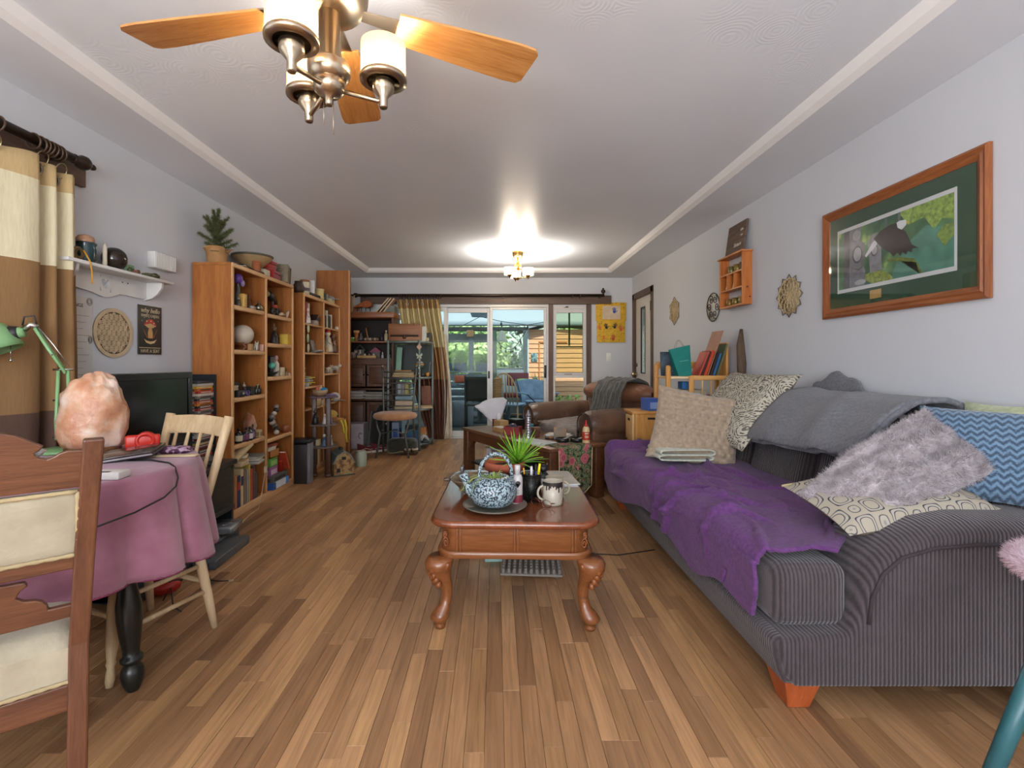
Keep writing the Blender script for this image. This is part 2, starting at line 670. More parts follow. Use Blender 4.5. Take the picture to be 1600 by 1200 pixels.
at_=o.data.attributes.new('tone','FLOAT','FACE')
at_.data.foreach_set('value',tones)
# --- walls
def wall_holes(axis,t0,t1,u0,u1,z0,z1,holes,g):
 """wall slab across u, with rectangular holes (ua, ub, za, zb) sorted along u"""
 def bx(a,b,c,d):
  if b-a>1e-4 and d-c>1e-4:
   if axis=='x':
    g.box(t0,t1,a,b,c,d)
   else:
    g.box(a,b,t0,t1,c,d)
 cur=u0
 for(a,b,c,d)in sorted(holes):
  bx(cur,a,z0,z1)
  bx(a,b,z0,c)
  bx(a,b,d,z1)
  cur=b
 bx(cur,u1,z0,z1)
 return g
WIN_L=(0.0,1.75,.75,1.98)
struct('wall_left',wall_holes('x',XL-.14,XL,YF-.14,YB+.14,-.09,2.5,[WIN_L],G()),WALL)
DOOR_R=(6.15,6.93,0,2.03)
struct('wall_right',wall_holes('x',XR,XR+.14,YF-.14,YB+.14,-.09,2.5,[DOOR_R],G()),WALL)
PAT=(-1.5,.77,.0,1.97)
SIDE=(.83,1.326,.0,1.97)
struct('wall_back',wall_holes('y',YB,YB+.14,XL,XR,-.09,2.5,[PAT,SIDE],G()),WALL)
struct('wall_front',wall_holes('y',YF-.14,YF,XL,XR,-.09,2.5,[(-1.75,1.55,.5,2.2)],G()),WALL)
# --- ceiling with raised tray
g=G().box(XL-.14,XR+.14,YF-.14,YB+.14,ZT,ZT+.12)
ceiling=struct('ceiling',g,CEIL)
TX0,TX1,TY0,TY1=-1.78,1.578,-2.1,6.64
g=G()
g.box(XL,TX0,YF,YB,ZS,ZT)
g.box(TX1,XR,YF,YB,ZS,ZT)
g.box(TX0,TX1,TY1,YB,ZS,ZT)
g.box(TX0,TX1,YF,TY0,ZS,ZT)
ob('soffit',g,SOFFIT,ceiling)
g=G()
g.prism([(TX0,ZS),(TX0+.03,ZS+.02),(TX0+.055,ZT),(TX0,ZT)],TY0,TY1)
g.prism([(TX1,ZS),(TX1-.03,ZS+.02),(TX1-.055,ZT),(TX1,ZT)],TY0,TY1)
g.prism([(TY1,ZS),(TY1-.03,ZS+.02),(TY1-.055,ZT),(TY1,ZT)],TX0,TX1,'yz')
struct('trim_1',g,M('#efeeee',.6,var=.01))
# --- unseen front window added for the fill light and side window on the left
WHITE=M('#e9e8e4',.5,var=.03)
BROWN=WOOD('#46342a','#654c3b','x',.5)
BROWNZ=WOOD('#46342a','#654c3b','z',.5)
BROWNY=WOOD('#46342a','#654c3b','y',.5)
def winframe(name,axis,t0,t1,u0,u1,z0,z1,fw,mat,mull=0):
 g=G()
 def bx(a,b,c,d):
  if axis=='x':
   g.box(t0,t1,a,b,c,d)
  else:
   g.box(a,b,t0,t1,c,d)
 bx(u0,u1,z0,z0+fw);bx(u0,u1,z1-fw,z1)
 bx(u0,u0+fw,z0+fw,z1-fw);bx(u1-fw,u1,z0+fw,z1-fw)
 for i in range(mull):
  c=u0+(u1-u0)*(i+1)/(mull+1)
  bx(c-fw/2,c+fw/2,z0+fw,z1-fw)
 return struct(name,g,mat)
wf=winframe('window_1','x',XL-.1,XL-.03,0,1.75,.75,1.98,.05,BROWNY,1)
ob('window_pane',G().box(XL-.07,XL-.064,.05,1.7,.8,1.93),GLASS('#f4fbff',.08),wf)
wf=winframe('added_window','y',YF-.1,YF-.03,-1.75,1.55,.5,2.2,.06,BROWN,2)
# --- entrance door on the right wall
DW=M('#dbd9d6',.5,var=.03)
d=struct('door_1',G(),DW)
y0,y1=DOOR_R[0],DOOR_R[1]
g=G()
wall_holes('x',XR+.02,XR+.06,y0+.02,y1-.02,.005,2.01,[(6.50,6.66,.98,1.86)],g)
ob('door_leaf',g,DW,d)
g=G()
for a,b_,c,e in((6.485,6.50,.965,1.875),(6.66,6.675,.965,1.875),(6.50,6.66,.965,.98),(6.50,6.66,1.86,1.875)):
 g.box(XR+.012,XR+.03,a,b_,c,e)
ob('lite_frame',g,M('#2a2a28',.4),d)
ob('lite_pane',G().box(XR+.034,XR+.04,6.50,6.66,.98,1.86),GLASS('#cfd8d4',.3,.15),d)
g=G()
g.box(XR-.015,XR+.05,y0-.06,y0+.02,0,2.09)
g.box(XR-.015,XR+.05,y1-.02,y1+.06,0,2.09)
g.box(XR-.015,XR+.05,y0-.06,y1+.06,2.01,2.095)
ob('door_frame',g,BROWNZ,d,bev=.004)
g=G().at((XR+.02,6.87,.95),ry=-PI/2).lathe([(.03,0),(.03,.006),(.011,.01),(.011,.035),(.024,.042),(.03,.06),(.022,.075),(0,.078)],n=14)
ob('door_knob',g,METAL('#b9ad97',.3),d)
g=G().at((XR+.02,6.87,1.08),ry=-PI/2).lathe([(.026,0),(.026,.012),(.012,.016),(0,.017)],n=14)
ob('deadbolt',g,METAL('#6d6556',.35),d)
for z in(.25,1.78):
 ob('hinge',G().box(XR-.019,XR-.012,y0-.01,y0+.02,z,z+.12),METAL('#4b4034',.45),d)
# backdrop hall behind the entrance door so that its pane does not look into nothing
# --- sliding patio door in the back wall
AL=M('#cfcdca',.35,.1,.04)
ALD=M('#a9a6a0',.4,.1,.04)
GL=GLASS('#f3faf8',.003,.01)
p=struct('door_2',G(),AL)
yb=YB+.05
g=G()
g.box(PAT[0],PAT[1],YB+.005,YB+.13,1.925,1.97)
g.box(PAT[0],PAT[1],YB+.005,YB+.13,.0,.03)
g.box(PAT[0],PAT[0]+.03,YB+.005,YB+.13,.03,1.925)
g.box(PAT[1]-.03,PAT[1],YB+.005,YB+.13,.03,1.925)
ob('door_track_frame',g,AL,p,bev=.003)
def slider(u0,u1,y,sw,tr):
 g=G()
 g.box(u0,u0+sw,y,y+.03,.03,1.925)
 g.box(u1-sw,u1,y,y+.03,.03,1.925)
 g.box(u0+sw,u1-sw,y,y+.03,1.925-tr,1.925)
 g.box(u0+sw,u1-sw,y,y+.03,.03,.03+tr)
 o=ob('door_panel',g,AL,p,bev=.003)
 ob('glass_pane',G().box(u0+sw,u1-sw,y+.012,y+.017,.03+tr,1.925-tr),GL,o)
 return o
slider(-1.47,-.72,YB+.03,.045,.06)
sl=slider(-.76,-.075,YB+.075,.055,.075)
ob('door_pull',G().rb(-.118,-.088,YB+.06,YB+.076,.88,.99,.005),M('#1d1d1d',.4),sl)
sr=slider(-.09,.74,YB+.03,.04,.035)
ob('door_pull',G().rb(.705,.735,YB+.008,YB+.03,.89,1.075,.005),M('#171717',.4),sr)
# --- narrow side window with pet-door insert frame
p=struct('window_3',G(),WHITE)
a,b_=SIDE[0]+.005,SIDE[1]-.005
WG=M('#dcd9d8',.45,var=.03)
g=G()
fw=.047
def rect(g,a,b,c,d,t,y0,y1):
 g.box(a,a+t,y0,y1,c,d);g.box(b-t,b,y0,y1,c,d)
 g.box(a+t,b-t,y0,y1,c,c+t);g.box(a+t,b-t,y0,y1,d-t,d)
rect(g,a,b_,.92,1.89,fw,YB+.015,YB+.08)
ob('sash_frame',g,WG,p,bev=.003)
g=G()
g.box(a,b_,YB+.015,YB+.08,1.89,1.965)
g.box(a+.03,b_-.03,YB+.005,YB+.015,1.905,1.945)
ob('head_rail',g,WG,p,bev=.003)
g=G().box(.99,1.05,YB+.0,YB+.006,1.915,1.922)
g.tube([(1.02,YB+.002,1.92),(1.02,YB-.012,1.93),(1.055,YB-.012,1.925)],.006,6)
ob('latch',g,M('#23211f',.4),p)
ob('vent_slot',G().box(1.0,1.11,YB+.010,YB+.016,.938,.95),M('#8b8783',.5),p)
g=G()
rect(g,a,b_,.0,.92,.03,YB+.015,YB+.08)
ob('lower_frame',g,WHITE,p,bev=.003)
GLS=GLASS('#dfe6d3',.003,.02)
ob('upper_pane',G().box(a+fw,b_-fw,YB+.04,YB+.045,.92+fw,1.89-fw),GLS,p)
ob('lower_pane',G().box(a+.03,b_-.03,YB+.04,YB+.045,.03,.89),GL,p)
g=G()
mx_=(a+b_)/2
g.box(mx_-.012,mx_+.012,YB+.05,YB+.07,1.36,1.845)
g.box(a+fw,b_-fw,YB+.05,YB+.07,1.62,1.64)
g.box(a+fw,b_-fw,YB+.05,YB+.07,1.335,1.355)
ob('muntin',g,M('#56604f',.6),p)
# --- brown casings round the openings
struct('trim_2',G().box(.765,.832,YB-.015,YB+.13,0,1.99),BROWNZ)
struct('trim_3',G().box(1.322,1.388,YB-.015,YB+.13,0,1.99),BROWNZ)
struct('trim_4',G().box(-1.97,1.675,YB-.035,YB,1.965,2.09),BROWN,bev=.003)
struct('trim_5',G().box(-1.56,-1.5,YB-.015,YB+.13,0,1.97),BROWNZ)
struct('trim_6',G().box(-1.5,1.388,YB-.012,YB+.16,-.012,.008),M('#9a8f80',.5))
struct('baseboard_right',G().box(XR-.014,XR,YF,6.05,0,.085),WHITE,bev=.004)
struct('baseboard_left',G().box(XL,XL+.014,YF,YB,0,.085),WHITE,bev=.004)
g=G().box(XL,-1.56,YB-.014,YB,0,.085)
g.box(1.39,XR,YB-.014,YB,0,.085)
struct('baseboard_back',g,WHITE,bev=.004)
# ================= SOFA =================
CORD=RIB('#2c2427','#50464a','X',24,st=.6)
CORDY=RIB('#2c2427','#50464a','Y',24,st=.6)
CORDB=RIB('#261e1e','#453a3b','Y',22,st=.7)
sofa=thing('sofa','long charcoal ribbed corduroy sofa along the right wall','sofa',(0,0,0))
SY0,SY1=1.50,3.76
# base: front leans out a little
g=G()
def base_fn(x,y):
 return x
n=14
prof=[(.905,.10),(.885,.14),(.872,.19),(.868,.235),(.885,.25),(1.93,.25),(1.93,.10)]
g.prism(prof,SY0+.015,SY1-.015,'xz')
ob('base',g,CORDY,sofa,bev=.015)
def arm(ya,yb,full):
 """scrolled arm: outline in xz, rounded over its thickness"""
 out=[(.93,.10),(.90,.14),(.885,.2),(.89,.25),(1.10,.265),(1.13,.33),(1.15,.42),(1.2,.505),(1.27,.56),(1.37,.60),(1.5,.618),(1.66,.615),(1.82,.61),(1.955,.61),(1.955,.10)]if full else[(.93,.10),(.90,.14),(.885,.2),(.875,.25),(.86,.36),(.88,.43),(.95,.48),(1.1,.505),(1.3,.515),(1.6,.52),(1.95,.53),(1.95,.10)]
 cx,cz=1.45,.3
 m=(ya+yb)/2
 rows=[]
 for k in range(9):
  t=-1+2*k/8
  y=m+t*(yb-ya)/2
  q=1-.10*abs(t)**4
  rows.append([(cx+(x-cx)*(1-(1-q)*.35)if z>.27 else x,y,cz+(z-cz)*q if z>.3 else z)for x,z in out])
 g=G()
 no=len(out)
 vs=[p for r in rows for p in r]
 fs=[]
 for k in range(8):
  for i in range(no):
   j=(i+1)%no
   fs.append((k*no+i,k*no+j,(k+1)*no+j,(k+1)*no+i))
 fs+=[tuple(range(no))[::-1],tuple(8*no+i for i in range(no))]
 g.add(vs,fs,True)
 return g
a=ob('arm',arm(SY0,1.80,True),CORD,sofa,bev=.012)
# welt seam that outlines the outer panel of the near arm
seam=[(1.155,SY0-.002,.30),(1.165,SY0-.004,.38),(1.2,SY0-.004,.455),(1.26,SY0-.004,.507),(1.36,SY0-.004,.535),(1.5,SY0-.004,.548),(1.7,SY0-.004,.545),(1.95,SY0-.004,.54)]
ob('seam',G().tube(seam,.006,6),M('#3a3136',.95),a)
ob('arm',arm(3.50,SY1,False),CORD,sofa,bev=.012)
g=G()
g.rb(1.80,1.965,SY0+.02,SY1-.02,.2,.80,.05,3)
ob('back_frame',g,CORDY,sofa)
def cushion(x0,x1,y0,y1,z0,z1,r,dome=.02,nx=12,ny=16):
 g=G()
 cx,cy,cz=(x0+x1)/2,(y0+y1)/2,(z0+z1)/2
 g.rb(x0,x1,y0,y1,z0,z1,r,4)
 g.v=[(x,y,z+dome*max(0,1-((x-cx)/(x1-x0)*2)**2)*max(0,1-((y-cy)/(y1-y0)*2)**2)*(1 if z>cz else 0))for x,y,z in g.v]
 return g
# seat cushions: the end ones reach round in front of the arms
g=G()
g.prism([(.895,1.55),(1.14,1.55),(1.15,1.80),(1.60,1.80),(1.60,2.55),(.895,2.55)],.252,.46,'xy')
ob('seat_cushion',g,CORD,sofa,bev=.045)
ob('seat_cushion',cushion(.895,1.6,2.565,3.49,.252,.465,.05),CORDY,sofa)
def leanback(y0,y1):
 g=G().rb(1.50,1.82,y0,y1,.40,.86,.09,4)
 g.v=[(x+(z-.46)*.22,y,z)for x,y,z in g.v]
 return g
for y0,y1 in((1.82,2.36),(2.37,2.93),(2.94,3.49)):
 ob('back_cushion',leanback(y0,y1),CORDB,sofa)
FOOT=WOOD('#9c4a24','#b75e31','z',.4)
for(x,y)in((.915,SY0+.03),(1.80,SY0+.03),(.915,SY1-.12),(1.80,SY1-.12)):
 g=G()
 b0,b1=(.025,.095),(.0,.12)
 vs=[(x+b0[0],y+b0[0],.0),(x+b0[1],y+b0[0],.0),(x+b0[1],y+b0[1],.0),(x+b0[0],y+b0[1],.0),(x,y,.102),(x+.12,y,.102),(x+.12,y+.12,.102),(x,y+.12,.102)]
 g.add(vs,[(0,3,2,1),(4,5,6,7),(0,1,5,4),(1,2,6,5),(2,3,7,6),(3,0,4,7)])
 ob('leg',g,FOOT,sofa,bev=.004)
# ---- purple fleece throw over seat and far arm
PURP=FAB('#542b60','#673a75',70,bump=.35,bsc=220,sheen=.1)
def seatz(x,y):
 z=.474
 if y>3.44:
  z+=.045*min(1,(y-3.44)/.08)
 return z
RDG=[]
_r=random.Random(17)
for _k in range(22):
 RDG.append((_r.uniform(.05,.95),_r.uniform(.1,.85),_r.uniform(-.5,.5)+(.15 if _k%3 else 1.3),_r.uniform(.016,.036),_r.uniform(.12,.32),_r.uniform(.010,.018),_r.uniform(-1.5,1.5)))
def ridges(u,v):
 h=0
 for(a,b,th,am,ln,wd,cv)in RDG:
  du,dv=(u-a)*1.98,(v-b)*1.0
  s_,t_=du*math.cos(th)+dv*math.sin(th),-du*math.sin(th)+dv*math.cos(th)
  t_-=cv*s_*s_
  h+=am*math.exp(-(t_/wd)**2-(s_/ln)**2)
 return h
def throw_fn(u,v):
 """u along the sofa (near to far), v from the back of the seat forward and down the front"""
 y=1.60+u*1.94
 back=1.53 if u>.22 else 1.53-(.22-u)*1.9
 drop=.22+.05*math.sin(u*9)-.07*math.exp(-((u-.12)/.08)**2)+.05*max(0,u-.6)
 front=.885-.06*u
 Ls=back-front
 Lt=Ls+drop
 s=v*Lt
 r=.05
 wr=.010*fbm(u*5+v*2.5,v*3.0-u*2,3.1)+ridges(u,v)
 big=.010*math.sin(v*9+u*7+2*fbm(u*4,v*4))*math.exp(-((u-.30)/.28)**2)
 if s<Ls-r:
  x=back-s
  z=seatz(x,y)+.022+max(-.014,wr+big)
 elif s<Ls+r*.57:
  t=(s-(Ls-r))/(r*1.57)
  x=front+r-r*math.sin(t*PI/2)-.012
  z=seatz(x,y)+.022-r*(1-math.cos(t*PI/2))+max(-.008,wr)
 else:
  t=s-Ls-r*.57
  x=front-.016-abs(wr)*1.3-.03*t
  z=seatz(x,y)+.022-r-t
 if u<.02:
  z-=.0
 return(x,y+.03*fbm(v*3,u*3,5)+(.05*(v-.6)if u<.1 else 0),z)
g=G().grid(150,90,throw_fn)
one('throw_blanket','crumpled purple fleece throw spread over the sofa seat','blanket',g,PURP,solid=.012)
# loose bunched corner of the same throw that hangs lower at the near end
# ---- grey quilted coverlet folded over the sofa back
def quiltmat():
 m,nt,b=_new('grey_quilt')
 v=_coord(nt)
 wv=_n(nt,'TexWave',Scale=13.0,Distortion=2.5,Detail=1.0)
 wv.inputs['Detail Scale'].default_value=4
 wv.bands_direction='DIAGONAL'
 nt.links.new(v,wv.inputs['Vector'])
 n=_n(nt,'TexNoise',Scale=90.0)
 nt.links.new(v,n.inputs['Vector'])
 r=_ramp(nt,n.outputs['Fac'],[(.3,'#5d5e64'),(.7,'#74757b')])
 nt.links.new(r.outputs[0],b.inputs['Base Color'])
 b.inputs['Roughness'].default_value=.9
 b.inputs['Sheen Weight'].default_value=.2
 _bump(nt,b,wv.outputs['Fac'],.45,.006)
 return m
QM=quiltmat()
def quilt_fn(u,v):
 y=1.95+u*.82
 path=[(1.93,.86),(1.92,.925),(1.86,.945),(1.76,.93),(1.66,.865),(1.58,.79),(1.54,.73),(1.525,.675)]
 s=v*(len(path)-1)
 i=min(int(s),len(path)-2)
 f=s-i
 x=path[i][0]*(1-f)+path[i+1][0]*f
 z=path[i][1]*(1-f)+path[i+1][1]*f
 z+=(.02*(1-u)if v>.8 else 0)-.03*u*v
 w_=.014*fbm(u*4,v*2.5,1.7)+.012*math.sin(u*13+v*5)
 return(x-.03-max(-.01,w_)-(.03 if v>.3 else .0),y,z+max(0,w_)+.012)
g=G().grid(40,24,quilt_fn)
qu=thing('coverlet','grey quilted coverlet folded over the top of the sofa back','blanket',(0,0,0))
ob('quilt',g,QM,qu,solid=.022)
def quilt2(u,v):
 x,y,z=quilt_fn(u,.25+v*.69)
 return(x-.027,y+.012,z-.006*v)
ob('quilt_fold',G().grid(36,18,quilt2),QM,qu,solid=.018)
# turned-up peak of the coverlet against the wall
def peak(u,v):
 y=2.30+u*.66
 hgt=.14*max(0,1-abs(u-.64)/.36)**.7+.012*math.sin(u*30)
 return(1.91-.02*math.sin(u*PI*3)*v+.02*v,y,.90+v*(hgt+.02))
ob('quilt_peak',G().grid(20,8,peak),QM,qu,solid=.02)
# ---- cream paisley throw pillow on the far end of the back
def paisley():
 m,nt,b=_new('paisley')
 v=_coord(nt)
 d=_n(nt,'TexNoise',Scale=6.0,Detail=2.0)
 nt.links.new(v,d.inputs['Vector'])
 mxv=_n(nt,'MixRGB',blend_type='MIX')
 mxv.inputs[0].default_value=.12
 nt.links.new(v,mxv.inputs[1])
 nt.links.new(d.outputs['Color'],mxv.inputs[2])
 vo=_n(nt,'TexVoronoi',Scale=6.0)
 nt.links.new(mxv.outputs[0],vo.inputs['Vector'])
 mu=_n(nt,'Math',operation='MULTIPLY')
 mu.inputs[1].default_value=44
 nt.links.new(vo.outputs['Distance'],mu.inputs[0])
 si=_n(nt,'Math',operation='SINE')
 nt.links.new(mu.outputs[0],si.inputs[0])
 n=_n(nt,'TexNoise',Scale=55.0,Detail=1.0)
 nt.links.new(v,n.inputs['Vector'])
 ad=_n(nt,'Math',operation='MULTIPLY_ADD')
 ad.inputs[1].default_value=.35
 nt.links.new(si.outputs[0],ad.inputs[0])
 nt.links.new(n.outputs['Fac'],ad.inputs[2])
 r=_ramp(nt,ad.outputs[0],[(.12,'#4a4742'),(.24,'#bfb9a6'),(.68,'#c9c3b1'),(.8,'#6b665e')])
 nt.links.new(r.outputs[0],b.inputs['Base Color'])
 b.inputs['Roughness'].default_value=.9
 return m
PAIS=paisley()
g=G().at((1.575,3.16,.825),rz=math.radians(-90),rx=math.radians(-38)).pillow(.82,.56,.16,16)
one('throw_pillow','cream and black paisley pillow at the far top of the sofa back','pillow',g,PAIS)
# ---- beige sculpted plush pillow on the far seat
PL=FAB('#9a8670','#ad9983',60,bump=.5,bsc=160,sheen=.3)
def bumps(x,z):
 a,b=x*62+2.2*math.sin(z*9),z*74
 return .024*abs(math.sin(a+(math.floor(b/PI)%2)*PI/2))*abs(math.sin(b))-.012
g=G().at((1.255,3.04,.70),rz=math.radians(-10),rx=math.radians(-22),ry=math.radians(14)).pillow(.54,.48,.17,80,bumps)
g.v=[(x,y,z+(x-1.255)*.06)for x,y,z in g.v]
one('plush_pillow','beige sculpted plush pillow leaning at the far end of the seat','pillow',g,PL)
# folded pale green blanket under it
def fold_fn(k):
 def f(u,v):
  a=u*2*PI
  rx,rz=.16,.016
  sx=abs(math.cos(a))**.5*(1 if math.cos(a)>0 else-1)
  sz=abs(math.sin(a))**.6*(1 if math.sin(a)>0 else-1)
  return(1.13+sx*rx+.01*k,2.86+.26*v+.012*fbm(v*4,u*4,k),.545+k*.03+sz*rz+.004*fbm(u*3,v*5,k+2))
 return f
fb=thing('folded_blanket','folded pale green blanket on the purple throw under the plush pillow','blanket',(0,0,0))
for k in range(2):
 ob('fold',G().grid(24,10,fold_fn(k)),FAB('#b3b7a4','#cdd0bf',50),fb,solid=.004)
# ---- near end: patterned cushion, fur pillow, blue chevron pillow
def geomat():
 m,nt,b=_new('star_lattice_print')
 v=_coord(nt,(1,1,1))
 sp=_n(nt,'SeparateXYZ')
 nt.links.new(v,sp.inputs[0])
 def sine(o,k,ph=0):
  mu=_n(nt,'Math',operation='MULTIPLY_ADD')
  mu.inputs[1].default_value=k
  mu.inputs[2].default_value=ph
  nt.links.new(o,mu.inputs[0])
  s_=_n(nt,'Math',operation='SINE')
  nt.links.new(mu.outputs[0],s_.inputs[0])
  return s_.outputs[0]
 pr=_n(nt,'Math',operation='MULTIPLY')
 nt.links.new(sine(sp.outputs['X'],52),pr.inputs[0])
 nt.links.new(sine(sp.outputs['Z'],52),pr.inputs[1])
 st=_n(nt,'Math',operation='MULTIPLY')
 st.inputs[1].default_value=5.5
 nt.links.new(pr.outputs[0],st.inputs[0])
 s2=_n(nt,'Math',operation='SINE')
 nt.links.new(st.outputs[0],s2.inputs[0])
 r=_ramp(nt,s2.outputs[0],[(0,'#a89f8e'),(.18,'#a89f8e'),(.24,'#35323c'),(.58,'#35323c'),(.64,'#6b707f'),(.88,'#aba393')])
 nt.links.new(r.outputs[0],b.inputs['Base Color'])
 b.inputs['Roughness'].default_value=.9
 return m
gc=thing('patterned_cushion','cushion with cream and dark star lattice print lying across the near sofa arm','cushion',(1.43,1.765,.615),rot=(rad(104)[0],rad(-6)[0],rad(4)[0]))
ob('cover',G().pillow(.58,.34,.12,14),geomat(),gc)
pts=[(-.29+.58*i/20,.004*math.sin(i),-.166+.012*math.sin(PI*i/20))for i in range(21)]
ob('piping',G().tube(pts,.005,6),M('#a8986f',.8),gc)
FURM=FAB('#93888a','#b3aaad',30,bump=.6,bsc=90,sheen=.6)
def furrough(x,z):
 return .02*fbm(x*9+1.5*math.sin(z*8),z*22,2)+.018*math.sin(z*60+4*fbm(x*5,z*5,1))
def warp_fur(p):
 return p
fg=G()
fg.at((1.455,1.755,.715),rz=math.radians(6),ry=math.radians(-25),rx=math.radians(-42))
fg.pillow(.58,.29,.12,40,furrough,2.6)
fg.v=[(x,y,z-.35*max(0,.16-(x-1.18))*(z>.6))for x,y,z in fg.v]
def strands(gsrc,n,ln,wd,seed=1,jitter=.5):
 """short fur: one thin triangle per strand on a built surface"""
 rnd=random.Random(seed)
 g=G()
 fs=gsrc.f
 V=[Vector(p)for p in gsrc.v]
 c=sum(V,Vector())/len(V)
 vs,ff=[],[]
 for k in range(n):
  f=fs[rnd.randrange(len(fs))]
  a,b,d=V[f[0]],V[f[1]],V[f[2]]
  u,v=rnd.random(),rnd.random()
  p=a+(b-a)*u+(d-b)*v
  nn=(b-a).cross(d-a)
  if nn.length<1e-9:
   continue
  nn.normalize()
  if nn.dot(p-c)<0:
   nn=-nn
  t=Vector((rnd.gauss(0,1),rnd.gauss(0,1),rnd.gauss(0,1)))*jitter
  tip=p+(nn+t).normalized()*ln*rnd.uniform(.6,1.2)
  s_=nn.cross(t)
  if s_.length<1e-6:
   continue
  s_.normalize()
  i=len(vs)
  vs+=[p-s_*wd,p+s_*wd,tip]
  ff.append((i,i+1,i+2))
 g.add(vs,ff)
 return g
fp=thing('fur_pillow','shaggy lilac grey faux fur pillow tossed on the near sofa seat','pillow',(0,0,0))
ob('cover',fg,FURM,fp)
s_=ob('fur',strands(fg,26000,.016,.0012),FURM,fp)
s_['kind']='stuff'
def chevmat(kind='z'):
 m,nt,b=_new('blue_chevron')
 v=_coord(nt)
 sp=_n(nt,'SeparateXYZ')
 nt.links.new(v,sp.inputs[0])
 pp=_n(nt,'Math',operation='PINGPONG')
 pp.inputs[1].default_value=.016
 nt.links.new(sp.outputs['X'],pp.inputs[0])
 ad=_n(nt,'Math',operation='ADD')
 nt.links.new(pp.outputs[0],ad.inputs[0])
 nt.links.new(sp.outputs['Z'],ad.inputs[1])
 mu=_n(nt,'Math',operation='MULTIPLY')
 mu.inputs[1].default_value=260
 nt.links.new(ad.outputs[0],mu.inputs[0])
 si=_n(nt,'Math',operation='SINE')
 nt.links.new(mu.outputs[0],si.inputs[0])
 n=_n(nt,'TexNoise',Scale=150.0)
 nt.links.new(v,n.inputs['Vector'])
 a2=_n(nt,'Math',operation='MULTIPLY_ADD')
 a2.inputs[1].default_value=.35
 nt.links.new(si.outputs[0],a2.inputs[0])
 nt.links.new(n.outputs['Fac'],a2.inputs[2])
 r=_ramp(nt,a2.outputs[0],[(.2,'#37495c'),(.5,'#506a83'),(.8,'#6b869e')])
 nt.links.new(r.outputs[0],b.inputs['Base Color'])
 b.inputs['Roughness'].default_value=.95
 b.inputs['Sheen Weight'].default_value=.4
 return m
bp_=ob('chevron_pillow',G().pillow(.42,.36,.13,14),chevmat(),None,(1.80,1.74,.775),rot=(rad(-24)[0],0,rad(-44)[0]))
tag(bp_,'blue chevron knit pillow propped in the near corner of the sofa','pillow')
# sage pillow edge showing behind the coverlet
g=G().at((1.87,1.80,.84),rz=math.radians(-80),rx=math.radians(-14)).pillow(.26,.24,.08,8)
one('sage_pillow','small sage green pillow wedged behind the grey coverlet','pillow',g,FAB('#9aa37f','#b3ba97'))
# ================= LEATHER ARMCHAIR =================
LEA=M('#634939',.36,0,.38,6,.35,40)
LEAD=M('#855a40',.42,0,.3,6,.3,40)
ac=thing('leather_armchair','oversized brown leather armchair with rolled arms by the side window','armchair',(.98,4.9,0),math.radians(-62))
g=G().rb(-.46,.46,-.40,.42,.06,.30,.05,3)
ob('base',g,LEA,ac)
g=cushion(-.37,.37,-.46,.28,.29,.475,.07,.03)
ob('seat_cushion',g,LEA,ac)
def roll_arm(s):
 g=G()
 x0=s*.36
 def fn(u,v):
  a=-PI*.5+u*2*PI
  y=-.47+v*.86
  rr=.125+.012*math.sin(v*3)-(.03*max(0,.06-v)/.06)
  px,pz=math.cos(a)*rr*1.0,math.sin(a)*rr
  w_=.005*math.sin(v*26+a*2)*(1 if v<.2 else .35)
  return(s*.475+px+w_,y,.565+pz*.95)
 g.grid(24,18,fn,cu=True)
 for v in(0,1):
  pts=[fn(i/24,v)for i in range(24)]
  g.add(pts,[tuple(range(24))],True)
 return g
def arm_panel(s):
 g=G()
 c=s*.475
 g.prism([(c-.10,.06),(c+.09,.06),(c+.10,.5),(c+.06,.6),(c-.06,.6),(c-.11,.5)],-.462,.36,'xz')
 return g
for s in(-1,1):
 a=ob('arm',arm_panel(s),LEA,ac,bev=.015)
 ob('arm_roll',roll_arm(s),LEA,a)
 sc=[(s*.475+.1*math.cos(t),-.482,.565+.1*math.sin(t))for t in[PI*(-.25+1.5*i/16)for i in range(17)]]
 ob('welt',G().tube(sc,.007,6),M('#3d2b22',.5),a)
g=G()
def backfn(u,v):
 a=u*2*PI
 sx=abs(math.cos(a))**.45*(1 if math.cos(a)>0 else-1)
 sy=abs(math.sin(a))**.7*(1 if math.sin(a)>0 else-1)
 t=v*2-1
 k=(1-abs(t)**5)**.4 if abs(t)<1 else 0
 w_=.008*fbm(sx*4,v*5,2)
 return(sx*.47*(.45+.55*k),.32+.10*sy*k+(v-.4)*.12+w_,.28+v*.63)
g.grid(36,18,backfn,cu=True)
ob('backrest',g,LEA,ac)
g=G()
def headfn(u,v):
 a=u*2*PI
 t=v*2-1
 k=math.sqrt(max(0,1-abs(t)**3.2))
 return(t*.5,.33+math.cos(a)*.135*(.25+.75*k)+.006*fbm(t*5,a,1),.80+math.sin(a)*.115*(.25+.75*k))
g.grid(20,22,headfn,cu=True)
ob('head_roll',g,LEAD,ac)
for x in(-.4,.4):
 for y in(-.36,.36):
  ob('leg',G().lathe([(.02,0),(.028,.02),(.032,.065)],(x,y,0),10),M('#241a14',.5),ac)
